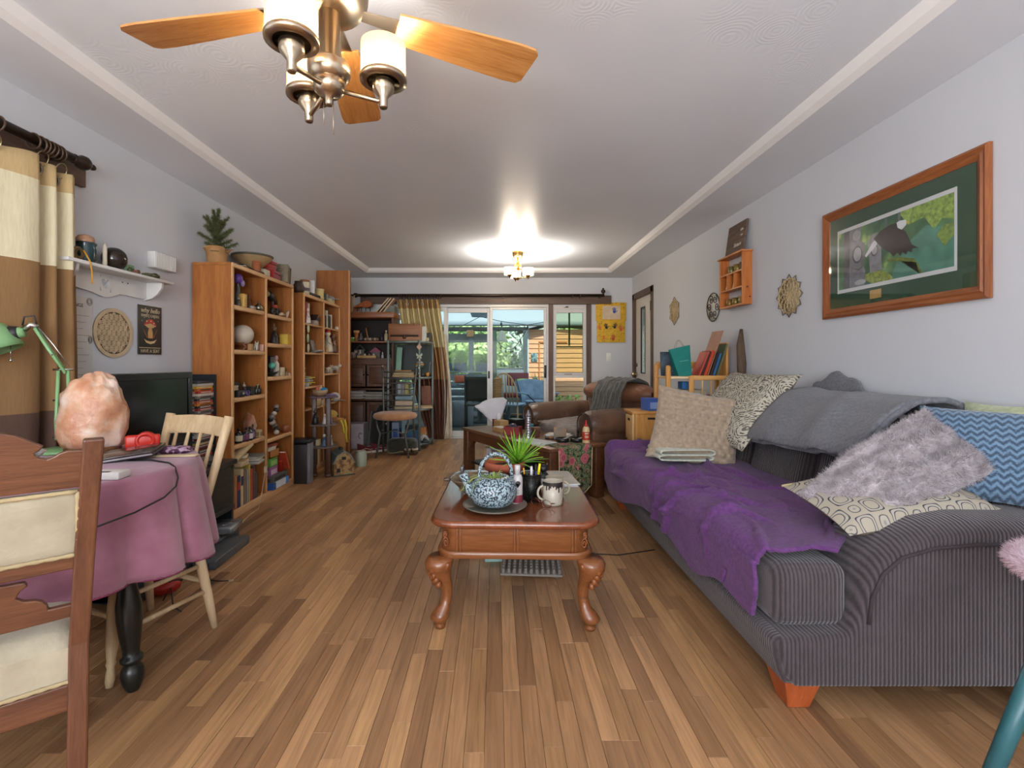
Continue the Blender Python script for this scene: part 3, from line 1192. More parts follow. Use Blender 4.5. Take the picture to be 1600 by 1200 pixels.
# brown-grey throw lying on the seat and a charcoal one over the back
SHT=FAB('#6d6058','#8b7c72',20,bump=.3)
def seat_cloth(u,v):
 x=-.34+u*.70
 s=v*.86
 y=.2-s
 z=.517+.018*fbm(u*4,v*4,3)+.008*math.sin(u*22+v*6)
 if y<-.47:
  z=.517-(-.47-y)*.9+.006*math.sin(u*20)
  y=-.485-.01*math.sin(u*18)
 return(x,y,z)
o=ob('seat_throw',G().grid(30,26,seat_cloth),SHT,None,ac.location,ac.rotation_euler.z,solid=.008)
tag(o,'crumpled taupe sheet spread on the leather armchair seat','blanket')
GRY=FAB('#46443f','#625f59',20,bump=.35)
def back_cloth(u,v):
 x=-.14+u*.44+.16*(.45-v)
 path=[(.56,.45),(.53,.75),(.45,.90),(.33,.945),(.21,.91),(.165,.80),(.165,.68),(.14,.57),(.09,.535)]
 s=v*(len(path)-1)
 i=min(int(s),len(path)-2)
 f=s-i
 y=path[i][0]*(1-f)+path[i+1][0]*f
 z=path[i][1]*(1-f)+path[i+1][1]*f
 wv=.014*math.sin(u*30+v*5+2*fbm(u*3,v*3))+.012*fbm(u*5,v*3,5)
 return(x,y-.012-abs(wv),z+.012+wv*.6)
o=ob('back_throw',G().grid(44,40,back_cloth),GRY,None,ac.location,ac.rotation_euler.z,solid=.008)
tag(o,'charcoal knit throw draped over the leather armchair back','blanket')
# ================= CARVED COFFEE TABLE =================
CT=WOOD('#70401f','#8c5631','x',.28,.8,coat=.3)
CTT=WOOD('#6b371e','#87492a','y',.14,.6,coat=.5)
CTC=WOOD('#6f3c1c','#8e542c','z',.35)
ct=thing('coffee_table','carved honey brown coffee table with cabriole legs and rounded corners','table',(.09,2.46,0),math.radians(-1.5))
def rrect(hx,hy,r,n=8):
 pts=[]
 for cx,cy,a0 in((hx-r,hy-r,0),(-hx+r,hy-r,PI/2),(-hx+r,-hy+r,PI),(hx-r,-hy+r,3*PI/2)):
  pts+=[(cx+r*math.cos(a0+PI/2*i/n),cy+r*math.sin(a0+PI/2*i/n))for i in range(n+1)]
 return pts
def stack(g,levels):
 """rounded-rectangle rings: (hx, hy, r, z)"""
 rings=[[(x,y,z)for x,y in rrect(hx,hy,r)]for hx,hy,r,z in levels]
 n=len(rings[0])
 vs=[p for r in rings for p in r]
 fs=[(k*n+i,k*n+(i+1)%n,(k+1)*n+(i+1)%n,(k+1)*n+i)for k in range(len(rings)-1)for i in range(n)]
 g.add(vs,fs,True)
 return g.add(vs,[tuple(range(n))[::-1],tuple((len(rings)-1)*n+i for i in range(n))])
TZ=.458
g=stack(G(),[(.325,.455,.09,TZ-.036),(.352,.482,.1,TZ-.03),(.36,.49,.1,TZ-.018),(.355,.485,.1,TZ-.004),(.347,.477,.1,TZ)])
ob('table_top',g,CTT,ct)
g=stack(G(),[(.305,.435,.07,.31),(.315,.445,.075,.318),(.315,.445,.075,TZ-.036)])
ob('apron',g,CT,ct)
g=stack(G(),[(.318,.448,.08,.292),(.330,.460,.085,.297),(.326,.456,.085,.305),(.332,.462,.085,.312),(.322,.452,.08,.322)])
ob('apron_moulding',g,CT,ct)
for x in(-.245,-.005,.235):
 g=G()
 for dx in(0,.014):
  g.rb(x+dx,x+dx+.008,-.452,-.444,.322,TZ-.038,.003)
 ob('panel_bead',g,CT,ct)
for s in(-1,1):
 for dy in(-.3,0,.3):
  g=G().rb(s*.4485-.0035,s*.4485+.0035,0,0,0,0)if False else G().rb(s*.318-.004,s*.318+.004,dy-.004,dy+.004,.322,TZ-.038,.003)
  ob('panel_bead',g,CT,ct)
for s in(-1,1):
 g=G()
 for cx,cz,r0,tw in((-.0,.36,.018,1),(.004,.392,.012,-1)):
  pts=[]
  for i in range(22):
   t=i/21*3.2*PI
   r=r0*(1-i/26)
   pts.append((s*.288+s*(cx+tw*r*math.cos(t))*.7,-.449+.004*abs(cx),cz+r*math.sin(t)*1.3))
  g.tube(pts,.003,5)
 ob('carved_scroll',g,CTC,ct)
def cabriole(sx,sy):
 g=G()
 dirv=Vector((sx,sy*.75,0)).normalized()
 x0,y0=sx*.285,sy*.415
 spec=[(.0,.036,.021),(.014,.036,.024),(.02,.034,.018),(.03,.036,.030),(.045,.038,.040),(.065,.03,.036),(.09,.012,.024),(.13,.0,.022),(.17,.006,.027),(.21,.024,.036),(.245,.042,.052),(.275,.042,.06),(.297,.03,.056)]
 pts=[(x0+dirv.x*o,y0+dirv.y*o,z)for z,o,r in spec]
 n=12
 vs,fs=[],[]
 for(p,(z,o,r))in zip(pts,spec):
  for j in range(n):
   a=2*PI*j/n
   vs.append((p[0]+r*math.cos(a),p[1]+r*math.sin(a),z))
 for k in range(len(spec)-1):
  for j in range(n):
   a,b=k*n+j,k*n+(j+1)%n
   fs.append((a,b,b+n,a+n))
 fs+=[tuple(range(n))[::-1],tuple((len(spec)-1)*n+j for j in range(n))]
 g.add(vs,fs,True)
 return g,x0,y0,dirv
for sx in(-1,1):
 for sy in(-1,1):
  g,x0,y0,dv=cabriole(sx,sy)
  lg=ob('leg',g,CT,ct)
  if sy<0:
   g=G()
   for i in range(5):
    for j in(-1,0,1):
     zz=.285-i*.022-abs(j)*.008
     oo={0:.044,1:.049,2:.042,3:.031,4:.02}[i]+.034
     t=Vector((-dv.y,dv.x,0))*(j*.018)
     g.ell((x0+dv.x*oo*.98+t.x,y0+dv.y*oo*.98+t.y,zz),(.013,.013,.016),10,6)
   ob('knee_carving',g,CTC,lg)
   g=G()
   pts=[(x0-sx*.012+sx*.012*math.sin(t*3),y0-.066+.035*t,.285-.075*t)for t in[i/8 for i in range(9)]]
   g.tube(pts,[.006,.011,.013,.012,.01,.009,.007,.005,.002],6)
   ob('acanthus_leaf',g,CTC,lg)
# ================= DARK SECOND TABLE =================
DT=WOOD('#4a2c1b','#6f4529','x',.4)
DTT=WOOD('#5b3a26','#8a5f40','x',.3)
lx=Vector((.762,-1.28,0)).normalized()
t2a=math.atan2(lx.y,lx.x)
T2C=(.28,4.49)
t2=thing('low_wood_table','long dark oak low table set at an angle before the armchair','table',(T2C[0],T2C[1],0),t2a)
T2Z=.447
HX,HY=.745,.29
g=G().rb(-HX,HX,-HY,HY,T2Z-.028,T2Z,.006)
ob('table_top',g,DTT,t2)
g=G()
for y in(-HY+.02,HY-.045):
 g.box(-HX+.09,HX-.09,y,y+.025,T2Z-.115,T2Z-.028)
for x in(-HX+.02,HX-.045):
 g.box(x,x+.025,-HY+.09,HY-.09,T2Z-.115,T2Z-.028)
ob('apron',g,DT,t2,bev=.003)
for sx in(-1,1):
 for sy in(-1,1):
  x,y=sx*(HX-.055),sy*(HY-.055)
  lg=ob('leg',G().rb(x-.045,x+.045,y-.045,y+.045,0,T2Z-.028,.005),DT,t2)
  g=G()
  ex=x-sx*.045
  g.prism([(ex,T2Z-.2),(ex,T2Z-.11),(ex-sx*.09,T2Z-.11)],y-.02,y+.02,'xz')
  ob('corner_brace',g,DT,lg)
ob('drawer_front',G().rb(HX-.022,HX-.012,-HY+.12,HY-.12,T2Z-.3,T2Z-.12,.004),DT,t2)
ob('shelf',G().rb(-HX+.06,HX-.06,-HY+.06,HY-.06,.09,.112,.004),M('#2a2522',.5),t2)
def T2(u,v,z=T2Z):
 """point on the second table: u along its length (0 far left, 1 near), v across (0 the aisle side, 1 the armchair side)"""
 x,y=(u-.5)*2*HX,(v-.5)*2*HY
 c,s=math.cos(t2a),math.sin(t2a)
 return(T2C[0]+x*c-y*s,T2C[1]+x*s+y*c,z)
# floral tapestry runner hanging over the near short end
def floral():
 m,nt,b=_new('rose_tapestry')
 v=_coord(nt)
 vo=_n(nt,'TexVoronoi',Scale=11.0)
 nt.links.new(v,vo.inputs['Vector'])
 n=_n(nt,'TexNoise',Scale=28.0,Detail=3.0)
 nt.links.new(v,n.inputs['Vector'])
 leaf=_ramp(nt,n.outputs['Fac'],[(.36,'#211f1b'),(.44,'#4a5a3a'),(.5,'#84916a'),(.56,'#2b2722'),(.62,'#c09a72'),(.68,'#5d6a48')])
 mu=_n(nt,'Math',operation='MULTIPLY')
 mu.inputs[1].default_value=34
 nt.links.new(vo.outputs['Distance'],mu.inputs[0])
 si=_n(nt,'Math',operation='SINE')
 nt.links.new(mu.outputs[0],si.inputs[0])
 rose=_ramp(nt,si.outputs[0],[(.2,'#a8505a'),(.6,'#d78f8a'),(.9,'#c0626a')])
 mk=_ramp(nt,vo.outputs['Distance'],[(.44,'#ffffff'),(.5,'#000000')])
 sp=_n(nt,'SeparateColor')
 nt.links.new(vo.outputs['Color'],sp.inputs[0])
 gt=_n(nt,'Math',operation='GREATER_THAN')
 gt.inputs[1].default_value=.38
 nt.links.new(sp.outputs[0],gt.inputs[0])
 ml=_n(nt,'Math',operation='MULTIPLY')
 nt.links.new(mk.outputs[0],ml.inputs[0])
 nt.links.new(gt.outputs[0],ml.inputs[1])
 mx=_n(nt,'MixRGB')
 nt.links.new(ml.outputs[0],mx.inputs[0])
 nt.links.new(leaf.outputs[0],mx.inputs[1])
 nt.links.new(rose.outputs[0],mx.inputs[2])
 nt.links.new(mx.outputs[0],b.inputs['Base Color'])
 b.inputs['Roughness'].default_value=.95
 return m
rn=thing('table_runner','rose patterned tapestry runner hanging off the near end of the dark table','runner',(T2C[0],T2C[1],0),t2a)
FLM=floral()
def run_fn(u,v):
 y=-.21+u*.34
 s=v*.62
 L1=.22
 if s<L1:
  x,z=HX-L1+s,T2Z+.004
 else:
  d=s-L1
  tip=.04*(1-abs(2*u-1))*(d/.4)
  x,z=HX+.006+.006*math.sin(u*9+d*5),T2Z+.004-d*(.82+.18*math.sin(PI*u))
 return(x,y,z)
ob('runner_cloth',G().grid(14,30,run_fn),FLM,rn,solid=.003)
hem=[run_fn(u,1)for u in[i/14 for i in range(15)]]
hem=[run_fn(0,v)for v in[.4+.6*i/12 for i in range(13)]]+hem+[run_fn(1,v)for v in[1-.6*i/12 for i in range(13)]]
ob('runner_edging',G().tube([(x+.003,y,z)for x,y,z in hem],.004,5),M('#cbb893',.9),rn)
# ================= BOOKCASES =================
OAK=WOOD('#985a2a','#b67538','z',.42,.7)
OAKY=WOOD('#985a2a','#b67538','y',.42,.7)
OAKE=WOOD('#c99a68','#dfb483','y',.4,.8)
OAKEZ=WOOD('#c08a55','#d9a873','z',.4,.8)
OAKB=WOOD('#7f4a22','#9b5e2e','z',.5,.7)
BX0,BX1=XL+.012,-1.854
def bookcase(name,label,y0,y1,h,ym,sl,sr,rounded):
 t=thing(name,label,'bookcase',(0,0,0),0,'oak bookcases along the left wall')
 for(a,b)in((y0,y0+.022),(y1-.022,y1)):
  p=ob('side_panel',G().box(BX0,BX1-.014,a,b,0,h-.02),OAK,t)
  ob('face_strip',G().rb(BX1-.014,BX1,a-.001,b+.004,0,h-.02,.005),OAKEZ,p)
 p=ob('divider',G().box(BX0+.01,BX1-.014,ym-.011,ym+.011,.06,h-.02),OAK,t)
 ob('face_strip',G().rb(BX1-.014,BX1,ym-.013,ym+.013,.06,h-.02,.005),OAKEZ,p)
 p=ob('top_panel',G().box(BX0,BX1-.014,y0,y1,h-.022,h),OAKY,t)
 ob('face_strip',G().rb(BX1-.014,BX1+.002,y0,y1,h-.032,h,.006),OAKE,p)
 ob('back_panel',G().box(BX0,BX0+.008,y0+.022,y1-.022,.02,h-.022),OAKB,t)
 p=ob('bottom_panel',G().box(BX0+.008,BX1-.014,y0+.022,y1-.022,.04,.06),OAKY,t)
 ob('plinth',G().rb(BX1-.016,BX1,y0+.022,y1-.022,0,.06,.004),OAKE,t)
 for zz,(a,b)in[(z,(y0+.024,ym-.014))for z in sl]+[(z,(ym+.014,y1-.024))for z in sr]:
  s_=ob('shelf',G().box(BX0+.009,BX1-.03,a,b,zz-.018,zz),OAKY,t)
  th=.034 if rounded else .02
  ob('shelf_nosing',G().rb(BX1-.03,BX1-.006,a,b,zz-th,zz+.001,.01,3),OAKE,s_)
 g=G()
 for k in range(16):
  g.at((BX1-.05,ym-.0115,.3+k*.085),rx=PI/2).lathe([(.0035,0),(.0035,.0015)],n=8)
 g.M=None
 ob('pin_holes',g,M('#3a2413',.8),t)['kind']='stuff'
 return t
S1L,S1R=[.52,.86,1.205,1.525],[.485,.995,1.273,1.515]
S2L,S2R=[.652,.872,1.212,1.502],[.664,.99,1.226,1.5]
bookcase('bookcase','nearer oak bookcase in two bays beside the television',3.40,4.43,1.82,3.91,S1L,S1R,True)
bookcase('bookcase','farther oak bookcase in two bays behind the plant stand',4.67,5.75,1.79,5.22,S2L,S2R,False)
tc=thing('tall_cabinet','tall narrow oak cabinet end standing past the two bookcases','cabinet',(0,0,0))
p=ob('side_panel',G().box(BX0,-1.765,5.77,5.79,0,2.215),OAK,tc)
ob('face_strip',G().rb(-1.765,-1.75,5.768,5.80,0,2.215,.004),OAKEZ,p)
ob('body',G().box(BX0,-1.78,5.79,5.93,0,2.2),OAKB,tc)
# ================= HUTCH =================
HW=WOOD('#4d2f1e','#6f4730','x',.45)
HWZ=WOOD('#4d2f1e','#6f4730','z',.45)
HWT=WOOD('#7a4526','#99603a','x',.4)
hu=thing('hutch','dark stained hutch with open shelves and panelled doors in the far corner','cabinet',(0,0,0))
hx0,hx1,hy0,hy1=-2.13,-1.39,6.55,7.0
for x in(hx0,hx1-.025):
 ob('side_panel',G().box(x,x+.025,hy0,hy1,0,1.74),HWZ,hu)
ob('back_panel',G().box(hx0+.025,hx1-.025,hy1-.012,hy1,.1,1.74),M('#2e2420',.7),hu)
ob('cornice',G().rb(hx0-.0,hx1+.01,hy0-.02,hy1,1.72,1.80,.012),HWT,hu)
for z in(1.405,1.175,.765,.62):
 ob('shelf',G().rb(hx0+.025,hx1-.025,hy0,hy1-.012,z-.022,z,.004),HWT if z>1.3 else HW,hu)
ob('frieze',G().box(hx0+.025,hx1-.025,hy0+.004,hy0+.02,1.085,1.153),HW,hu)
xm=(hx0+hx1)/2
def hdoor(a,b,z0,z1,name='door'):
 g=G()
 rect(g,a,b,z0,z1,.035,hy0-.004,hy0+.014)
 d=ob(name,g,HWZ,hu,bev=.003)
 ob('door_panel',G().rb(a+.035,b-.035,hy0+.002,hy0+.012,z0+.035,z1-.035,.006),HW,d)
 return d
for a,b in((hx0+.03,xm-.01),(xm+.01,hx1-.03)):
 d=hdoor(a,b,.79,1.08)
 ob('door_knob',G().at(((b-.017)if a<xm-.1 else(a+.017),hy0-.004,.95),rx=PI/2).lathe([(.008,0),(.006,.01),(.011,.018),(0,.024)],n=10),METAL('#5a4326',.4),d)
 hdoor(a,b,.1,.58)
ob('plinth',G().box(hx0+.025,hx1-.025,hy0+.02,hy0+.04,0,.1),HW,hu)
# ================= GREY METAL SHELF UNIT =================
GM=M('#5f6865',.4,.3,.1)
GMT=M('#7f8b8b',.35,.5,.08)
su=thing('shelf_unit','grey metal shelf unit with a rounded right side beside the patio curtain','shelf unit',(0,0,0))
poly=[(-1.37,6.10),(-.975,6.10),(-.90,6.22),(-.87,6.36),(-.87,6.62),(-1.37,6.62)]
for z in(.08,.52,.925,1.385):
 s_=ob('shelf',G().prism(poly,z-.02,z,'xy'),M('#8d9a9b',.3,.3,.06),su)
 gg=G()
 n_=len(poly)
 gg.tube([(x,y,z-.01)for x,y in poly[:4]],.017,6)
 ob('shelf_rim',gg,GMT if z>.2 else GM,s_)
for(x,y)in((-1.36,6.09),(-.965,6.09),(-.868,6.6),(-1.36,6.61)):
 ob('post',G().rb(x-.014,x+.014,y-.014,y+.014,0,1.40,.004),GM,su)
g=G()
pts=[(-.872,6.40+.09*math.cos(t),.945+.17*math.sin(t))for t in[PI*i/12 for i in range(13)]]
ob('arched_bracket',G().tube(pts,.008,6),GM,su)
ob('back_panel',G().box(-1.35,-.88,6.60,6.61,.95,1.36),M('#22312c',.5),su)
# ================= ROUND TABLE WITH PINK CLOTH =================
RTC,RTR,RTZ=(-1.60,1.68),.47,.745
BLK=M('#1d1f1c',.3,0,.25,30)
rt=thing('round_table','round table on black turned legs under the pink cloth','table',(RTC[0],RTC[1],0))
ob('table_top',G().lathe([(0,.715),(RTR-.02,.715),(RTR-.005,.722),(RTR-.005,.735),(RTR-.02,.741),(0,.741)],n=40),BLK,rt)
legp=[(.018,0),(.024,.012),(.033,.035),(.036,.055),(.033,.075),(.023,.09),(.026,.097),(.034,.102),(.034,.112),(.024,.118),(.026,.14),(.033,.19),(.039,.245),(.038,.29),(.028,.345),(.026,.36),(.032,.40),(.043,.47),(.046,.52),(.042,.58),(.03,.64),(.03,.715)]
for k in range(4):
 a=math.radians(-6+90*k)
 lx_,ly_=.37*math.cos(a),.37*math.sin(a)
 g=G().lathe(legp,n=14)
 g.v=[(x+lx_-math.cos(a)*z*.06,y+ly_-math.sin(a)*z*.06,z)for x,y,z in g.v]
 ob('leg',g,BLK,rt)
PINK=FAB('#8f5b6e','#a46f82',10,bump=.2,bsc=200,sheen=.35)
def hemz(a):
 return .455-.075*math.exp(-((a-.6)/.8)**2)+.012*math.sin(3*a)
def cloth_fn(u,v):
 a=u*2*PI-PI
 if v<.45:
  r=(RTR-.005)*v/.45
  return(r*math.cos(a),r*math.sin(a),RTZ+.0005)
 s=(v-.45)/.55
 z0=hemz(a)
 z=RTZ-(RTZ-z0)*max(0,s-.06)/.94
 f=(abs(math.sin(a*6.5+.8*math.sin(a*3)))**.6-.6)*.07+math.sin(a*4+1)*.012
 k=s**.8
 r=RTR+.004+.006*min(1,s*8)+.048*k+f*k*(1 if z<RTZ-.03 else .3)
 return(max(r,RTR-.0)*math.cos(a),max(r,RTR)*math.sin(a),z)
g=G().grid(160,30,cloth_fn,cu=True)
tcl=thing('tablecloth','dusty pink cloth draped to mid-leg over the round table','tablecloth',(RTC[0],RTC[1],0))
ob('cloth',g,PINK,tcl,solid=.003)
ob('hem',G().tube([cloth_fn(i/120,1)for i in range(120)],.0035,5,closed=True),M('#7a3552',.9),tcl)
# ================= NEAR DARK CHAIR (seen from behind) =================
CHW=WOOD('#51301f','#6c432b','z',.4)
CHX=WOOD('#51301f','#6c432b','x',.4)
CREAM=FAB('#9a8f78','#b0a58d',9,bump=.3,bsc=90)
chang=math.radians(40.5)
ch=thing('dining_chair','dark wooden dining chair with cream padded back, nearest the camera on the left','chair',(-1.185,1.075,0),chang)
def post(s):
 g=G()
 st=[(0,.190,-.030),(.42,.195,.0),(.66,.206,-.03),(.93,.222,-.085)]
 vs,fs=[],[]
 for z,x,y in st:
  for dx,dy in((-.02,-.021),(.02,-.021),(.02,.021),(-.02,.021)):
   vs.append((s*x+dx,y+dy,z))
 for k in range(3):
  for j in range(4):
   a,b=4*k+j,4*k+(j+1)%4
   fs.append((a,b,b+4,a+4))
 fs+=[(3,2,1,0),(12,13,14,15)]
 return g.add(vs,fs)
for s in(-1,1):
 ob('post',post(s),CHW,ch,bev=.005)
def yy(z):
 return-.0 if z<.42 else(-.03*(z-.42)/.24 if z<.66 else-.03-.055*(z-.66)/.27)
def board(pts,th,z_mid=None):
 """board in the leaning plane of the back"""
 g=G()
 n=len(pts)
 vs=[(x,yy(z)-th/2,z)for x,z in pts]+[(x,yy(z)+th/2,z)for x,z in pts]
 fs=[tuple(range(n)),tuple(range(n,2*n))[::-1]]+[(i,(i+1)%n,n+(i+1)%n,n+i)for i in range(n)]
 return g.add(vs,fs)
# crest with scrolled cut-outs at both ends: built in three thicknesses around the openings
def mirror(p):
 return p+[(-x,z)for x,z in reversed(p)]
crest=[(0,.965),(.05,.963),(.09,.95),(.12,.930),(.135,.921),(.128,.912),(.118,.905),(.125,.895),(.14,.89),(.152,.895),(.162,.902),(.175,.906),(.19,.905),(.208,.904),(.208,.815),(0,.815)]
ob('crest_rail',board(mirror(crest),.02),CHX,ch,bev=.003)
pad=[(-.2,.805),(.2,.805),(.2,.645),(-.2,.645)]
g=G()
def padfn(sg):
 def f(u,v):
  x,z=-.197+.394*u,.645+.165*v
  e=((1-abs(2*u-1)**6)*(1-abs(2*v-1)**4))**.5
  return(x,yy(z)+sg*(.006+.016*e),z)
 return f
g.grid(16,10,padfn(-1));g.grid(16,10,padfn(1))
bkp=ob('back_pad',g,CREAM,ch)
g=G()
for(a,b)in(((-.193,.806),(.193,.806)),((.193,.806),(.193,.648)),((.193,.648),(-.193,.648)),((-.193,.648),(-.193,.806))):
 n=26 if abs(a[0]-b[0])>.1 else 12
 g.tube([(a[0]+(b[0]-a[0])*i/n,yy(a[1]+(b[1]-a[1])*i/n)-.014-.001*(i%2),a[1]+(b[1]-a[1])*i/n)for i in range(n+1)],[.006 if i%2 else .0045 for i in range(n+1)],6)
ob('gimp_braid',g,M('#a5936f',.95),bkp)
ob('mid_rail',board([(-.2,.645),(.2,.645),(.2,.612),(-.2,.612)],.024),CHX,ch,bev=.003)
sp_=[(0,.605),(.1,.602),(.105,.592),(.092,.582),(.085,.567),(.098,.556),(.118,.552),(.13,.545),(.138,.533),(.14,.522),(.2,.522),(.2,.49),(0,.49)]
ob('scroll_rail',board(mirror(sp_),.018),CHX,ch,bev=.003)
g=G()
def seatfn(u,v):
 x=(-.2+.4*u)*(1+.08*v)
 y=-.015+.42*v
 e=((1-abs(2*u-1)**5)*(1-abs(2*v-1)**5))**.5
 return(x,y,.415+.045*e)
g.grid(16,16,seatfn)
g.prism([(-.2,-.015),(.2,-.015),(.215,.405),(-.215,.405)],.33,.416,'xy')
seat=ob('seat',g,CREAM,ch)
g=G().tube([(-.19+.38*i/30,-.018-.001*(i%2),.335)for i in range(31)],[.006 if i%2 else .0045 for i in range(31)],6)
ob('gimp_braid',g,M('#a5936f',.95),seat)
g=G().prism([(-.2,-.022),(.2,-.022),(.215,.41),(-.215,.41)],.265,.33,'xy')
ob('seat_rail',g,CHX,ch,bev=.004)
for s in(-1,1):
 g=G().lathe([(.014,0),(.02,.02),(.016,.045),(.022,.07),(.015,.10),(.019,.17),(.024,.205),(.017,.22),(.021,.235),(.016,.245),(.024,.27)],(s*.185,.375,0),12)
 ob('leg',g,WOOD('#2c1c16','#402a20','z',.35),ch)
# ================= PALE CHAIR BEYOND THE TABLE =================
PALE=WOOD('#c3a57c','#dcc39c','z',.5,.6)
cdir=Vector((-.36,-.93,0)).normalized()
pang=math.atan2(cdir.y,cdir.x)-PI/2
pc=thing('spindle_chair','pale wooden spindle back chair tucked under the round table','chair',(-1.445,1.905,0),pang)
g=G()
g.add([p for p in[]],[])
seatp=[(-.2,.2),(.2,.2),(.21,.1),(.19,-.19),(-.19,-.19),(-.21,.1)]
ob('seat',G().prism(seatp,.425,.455,'xy'),PALE,pc,bev=.01)
def turned(p0,p1,r,foot=True):
 p0,p1=Vector(p0),Vector(p1)
 prof=[(.0,.62),(.05,.8),(.1,.75),(.14,.6),(.17,.85),(.19,.7),(.3,1),(.6,1.1),(.9,.85),(1,.7)]if foot else[(0,.7),(.3,.95),(.6,1.05),(1,.75)]
 return G().tube([p0+(p1-p0)*t for t,k in prof],[r*k for t,k in prof],10)
L4=[(-.19,.17),(.19,.17),(.185,-.19),(-.185,-.19)]
for i,(x,y)in enumerate(L4):
 ob('leg',turned((x*1.08,y*1.12,0),(x*.82,y*.8,.43),.019,i<2),PALE,pc)
g=G()
def lp(i,z):
 x,y=L4[i]
 t=z/.43
 return(x*(1.08-.26*t),y*(1.12-.32*t),z)
for a,b,z in((0,3,.16),(1,2,.16),(0,3,.27),(1,2,.27),(0,1,.22),(3,2,.2)):
 ob('stretcher',G().tube([lp(a,z),lp(b,z)],.0095,8),PALE,pc)
def backp(x,z):
 return(x*(1+.12*(z-.455)/.42),-.175-.12*(z-.455)/.42,z)
for s in(-1,1):
 g=G().tube([backp(s*.165,z)for z in(.44,.6,.75,.875)],[.013,.017,.018,.02],10)
 ob('back_post',g,PALE,pc)
for x in(-.105,-.035,.035,.105):
 ob('spindle',G().tube([backp(x,.45),backp(x,.62),backp(x,.80)],[.007,.0095,.007],8),PALE,pc)
def crestfn(u,v):
 x=-.175+.35*u
 z=.785+.08*v+.008*math.sin(PI*u)
 p=backp(x,z)
 return(p[0],p[1]-.02*math.sin(PI*u),p[2])
ob('crest_rail',G().grid(14,3,crestfn),PALE,pc,solid=.018,bev=.004)
# ================= LEFT WINDOW CURTAIN =================
ROD=M('#33261c',.35,.4,.2)
RG=M('#4a3626',.4,.2,.2)
struct('trim_7',G().box(XL,XL+.03,-.3,2.50,2.015,2.125),BROWNY,bev=.003)
def finial(g,c,axis):
 prof=[(.0,0),(.02,.0),(.024,.012),(.018,.02),(.02,.03),(.034,.05),(.036,.07),(.026,.09),(.014,.098),(.013,.11),(.016,.118),(.012,.13),(0,.134)]
 rot={'y':dict(rx=-PI/2),'x':dict(ry=PI/2),'-x':dict(ry=-PI/2),'z':{}}[axis]
 g.at(c,**rot).lathe(prof,n=14)
 g.M=None
 return g
cr=thing('curtain_rod','dark bronze curtain rod with ring stack on the left wall','curtain rod',(0,0,0))
RX,RZ=-2.045,2.10
ob('rod',G().tube([(RX,-.2,RZ),(RX,2.33,RZ)],.021,12),ROD,cr)
ob('finial',finial(G(),(RX,2.33,RZ),'y'),ROD,cr)
ob('bracket',G().box(XL,RX,2.27,2.29,RZ-.03,RZ-.018),ROD,cr)
ring0=None
def ring_at(x,y,z,axis,parent,R=.032,tilt=.0,m=RG):
 pts=[]
 for i in range(18):
  a=2*PI*i/18
  if axis=='y':
   pts.append((x+R*math.cos(a),y+R*math.sin(a)*tilt,z+R*math.sin(a)))
  else:
   pts.append((x+R*math.sin(a)*tilt,y+R*math.cos(a),z+R*math.sin(a)))
 return ob('curtain_ring',G().tube(pts,.0045,6,closed=True),m,parent)
for i,y in enumerate((1.98,2.135,2.165,2.185,2.205,2.225,2.245,2.265)):
 ring_at(RX,y,RZ-.010,'y',cr,.033,random.uniform(-.25,.25))
CUR=BANDS('curtain_left_bands',[(0,'#5a4236'),(.438,'#8d6b45'),(.7685,'#d8cfae'),(.948,'#bfa577')],'Z',lo=0,hi=2.02,var=.16)
cl=thing('curtain','cream tan and brown banded curtain panel hanging at the left window','curtain',(0,0,0))
def cur_fn(u,v):
 y=1.2+u*1.17
 z=.03+v*1.99-.012*math.sin(u*22)*v
 ph=u*2*PI*2.9
 amp=.03+.012*math.sin(u*9)
 if u>.8:
  amp=.035
  ph=.8*2*PI*2.9+(u-.8)*2*PI*13
 x=RX-.005+amp*math.sin(ph+.25*math.sin(v*4))*(.75+.25*(1-v))+.008*fbm(u*5,v*3,4)-.04*max(0,.95-z)
 return(x,y+.012*(1-v),z)
ob('cloth',G().grid(110,36,cur_fn),CUR,cl,solid=.0025)
for u in(.16,.42,.64,.82,.9):
 x,y,z=cur_fn(u,.978)
 pts=[(x+.004,y+.026*math.cos(a),z+.026*math.sin(a))for a in[2*PI*i/18 for i in range(18)]]
 ob('grommet',G().tube(pts,.005,6,closed=True),METAL('#8d8a83',.3),cl)
 pts=[(RX+.012*math.sin(a),y+.018+.028*math.cos(a),z+.046+.034*math.sin(a))for a in[2*PI*i/18 for i in range(18)]]
 ob('clip_ring',G().tube(pts,.0022,6,closed=True),METAL('#b5a985',.3),cl)
# ================= PATIO CURTAIN AND ROD =================
pr=thing('curtain_rod','long dark curtain rod with ball finials above the patio door','curtain rod',(0,0,0))
PRY,PRZ=6.965,2.085
ob('rod',G().tube([(-1.97,PRY,PRZ),(1.56,PRY,PRZ)],.02,12),ROD,pr)
ob('finial',finial(G(),(-1.96,PRY,PRZ),'-x'),ROD,pr)
ob('finial',G().at((1.545,PRY,PRZ+.015)).lathe([(0,0),(.014,.0),(.014,.012),(.03,.025),(.034,.045),(.026,.062),(.012,.07),(.016,.078),(.008,.09),(0,.092)],n=12),ROD,pr)
for x in(-1.9,.1,1.5):
 ob('bracket',G().box(x-.01,x+.01,PRY,YB-.03,PRZ-.035,PRZ-.02),ROD,pr)
for i in range(17):
 ring_at(-1.39+i*.037,PRY,PRZ-.012,'x',pr,.033,random.uniform(-.2,.2))
for x in(1.1,1.21):
 ring_at(x,PRY,PRZ-.012,'x',pr,.033,.1)
CURP=BANDS('curtain_patio_bands',[(0,'#6b4334'),(.43,'#a67a4a'),(.66,'#d8c998'),(.93,'#b48f5c')],'Z',lo=0,hi=2.02,var=.2)
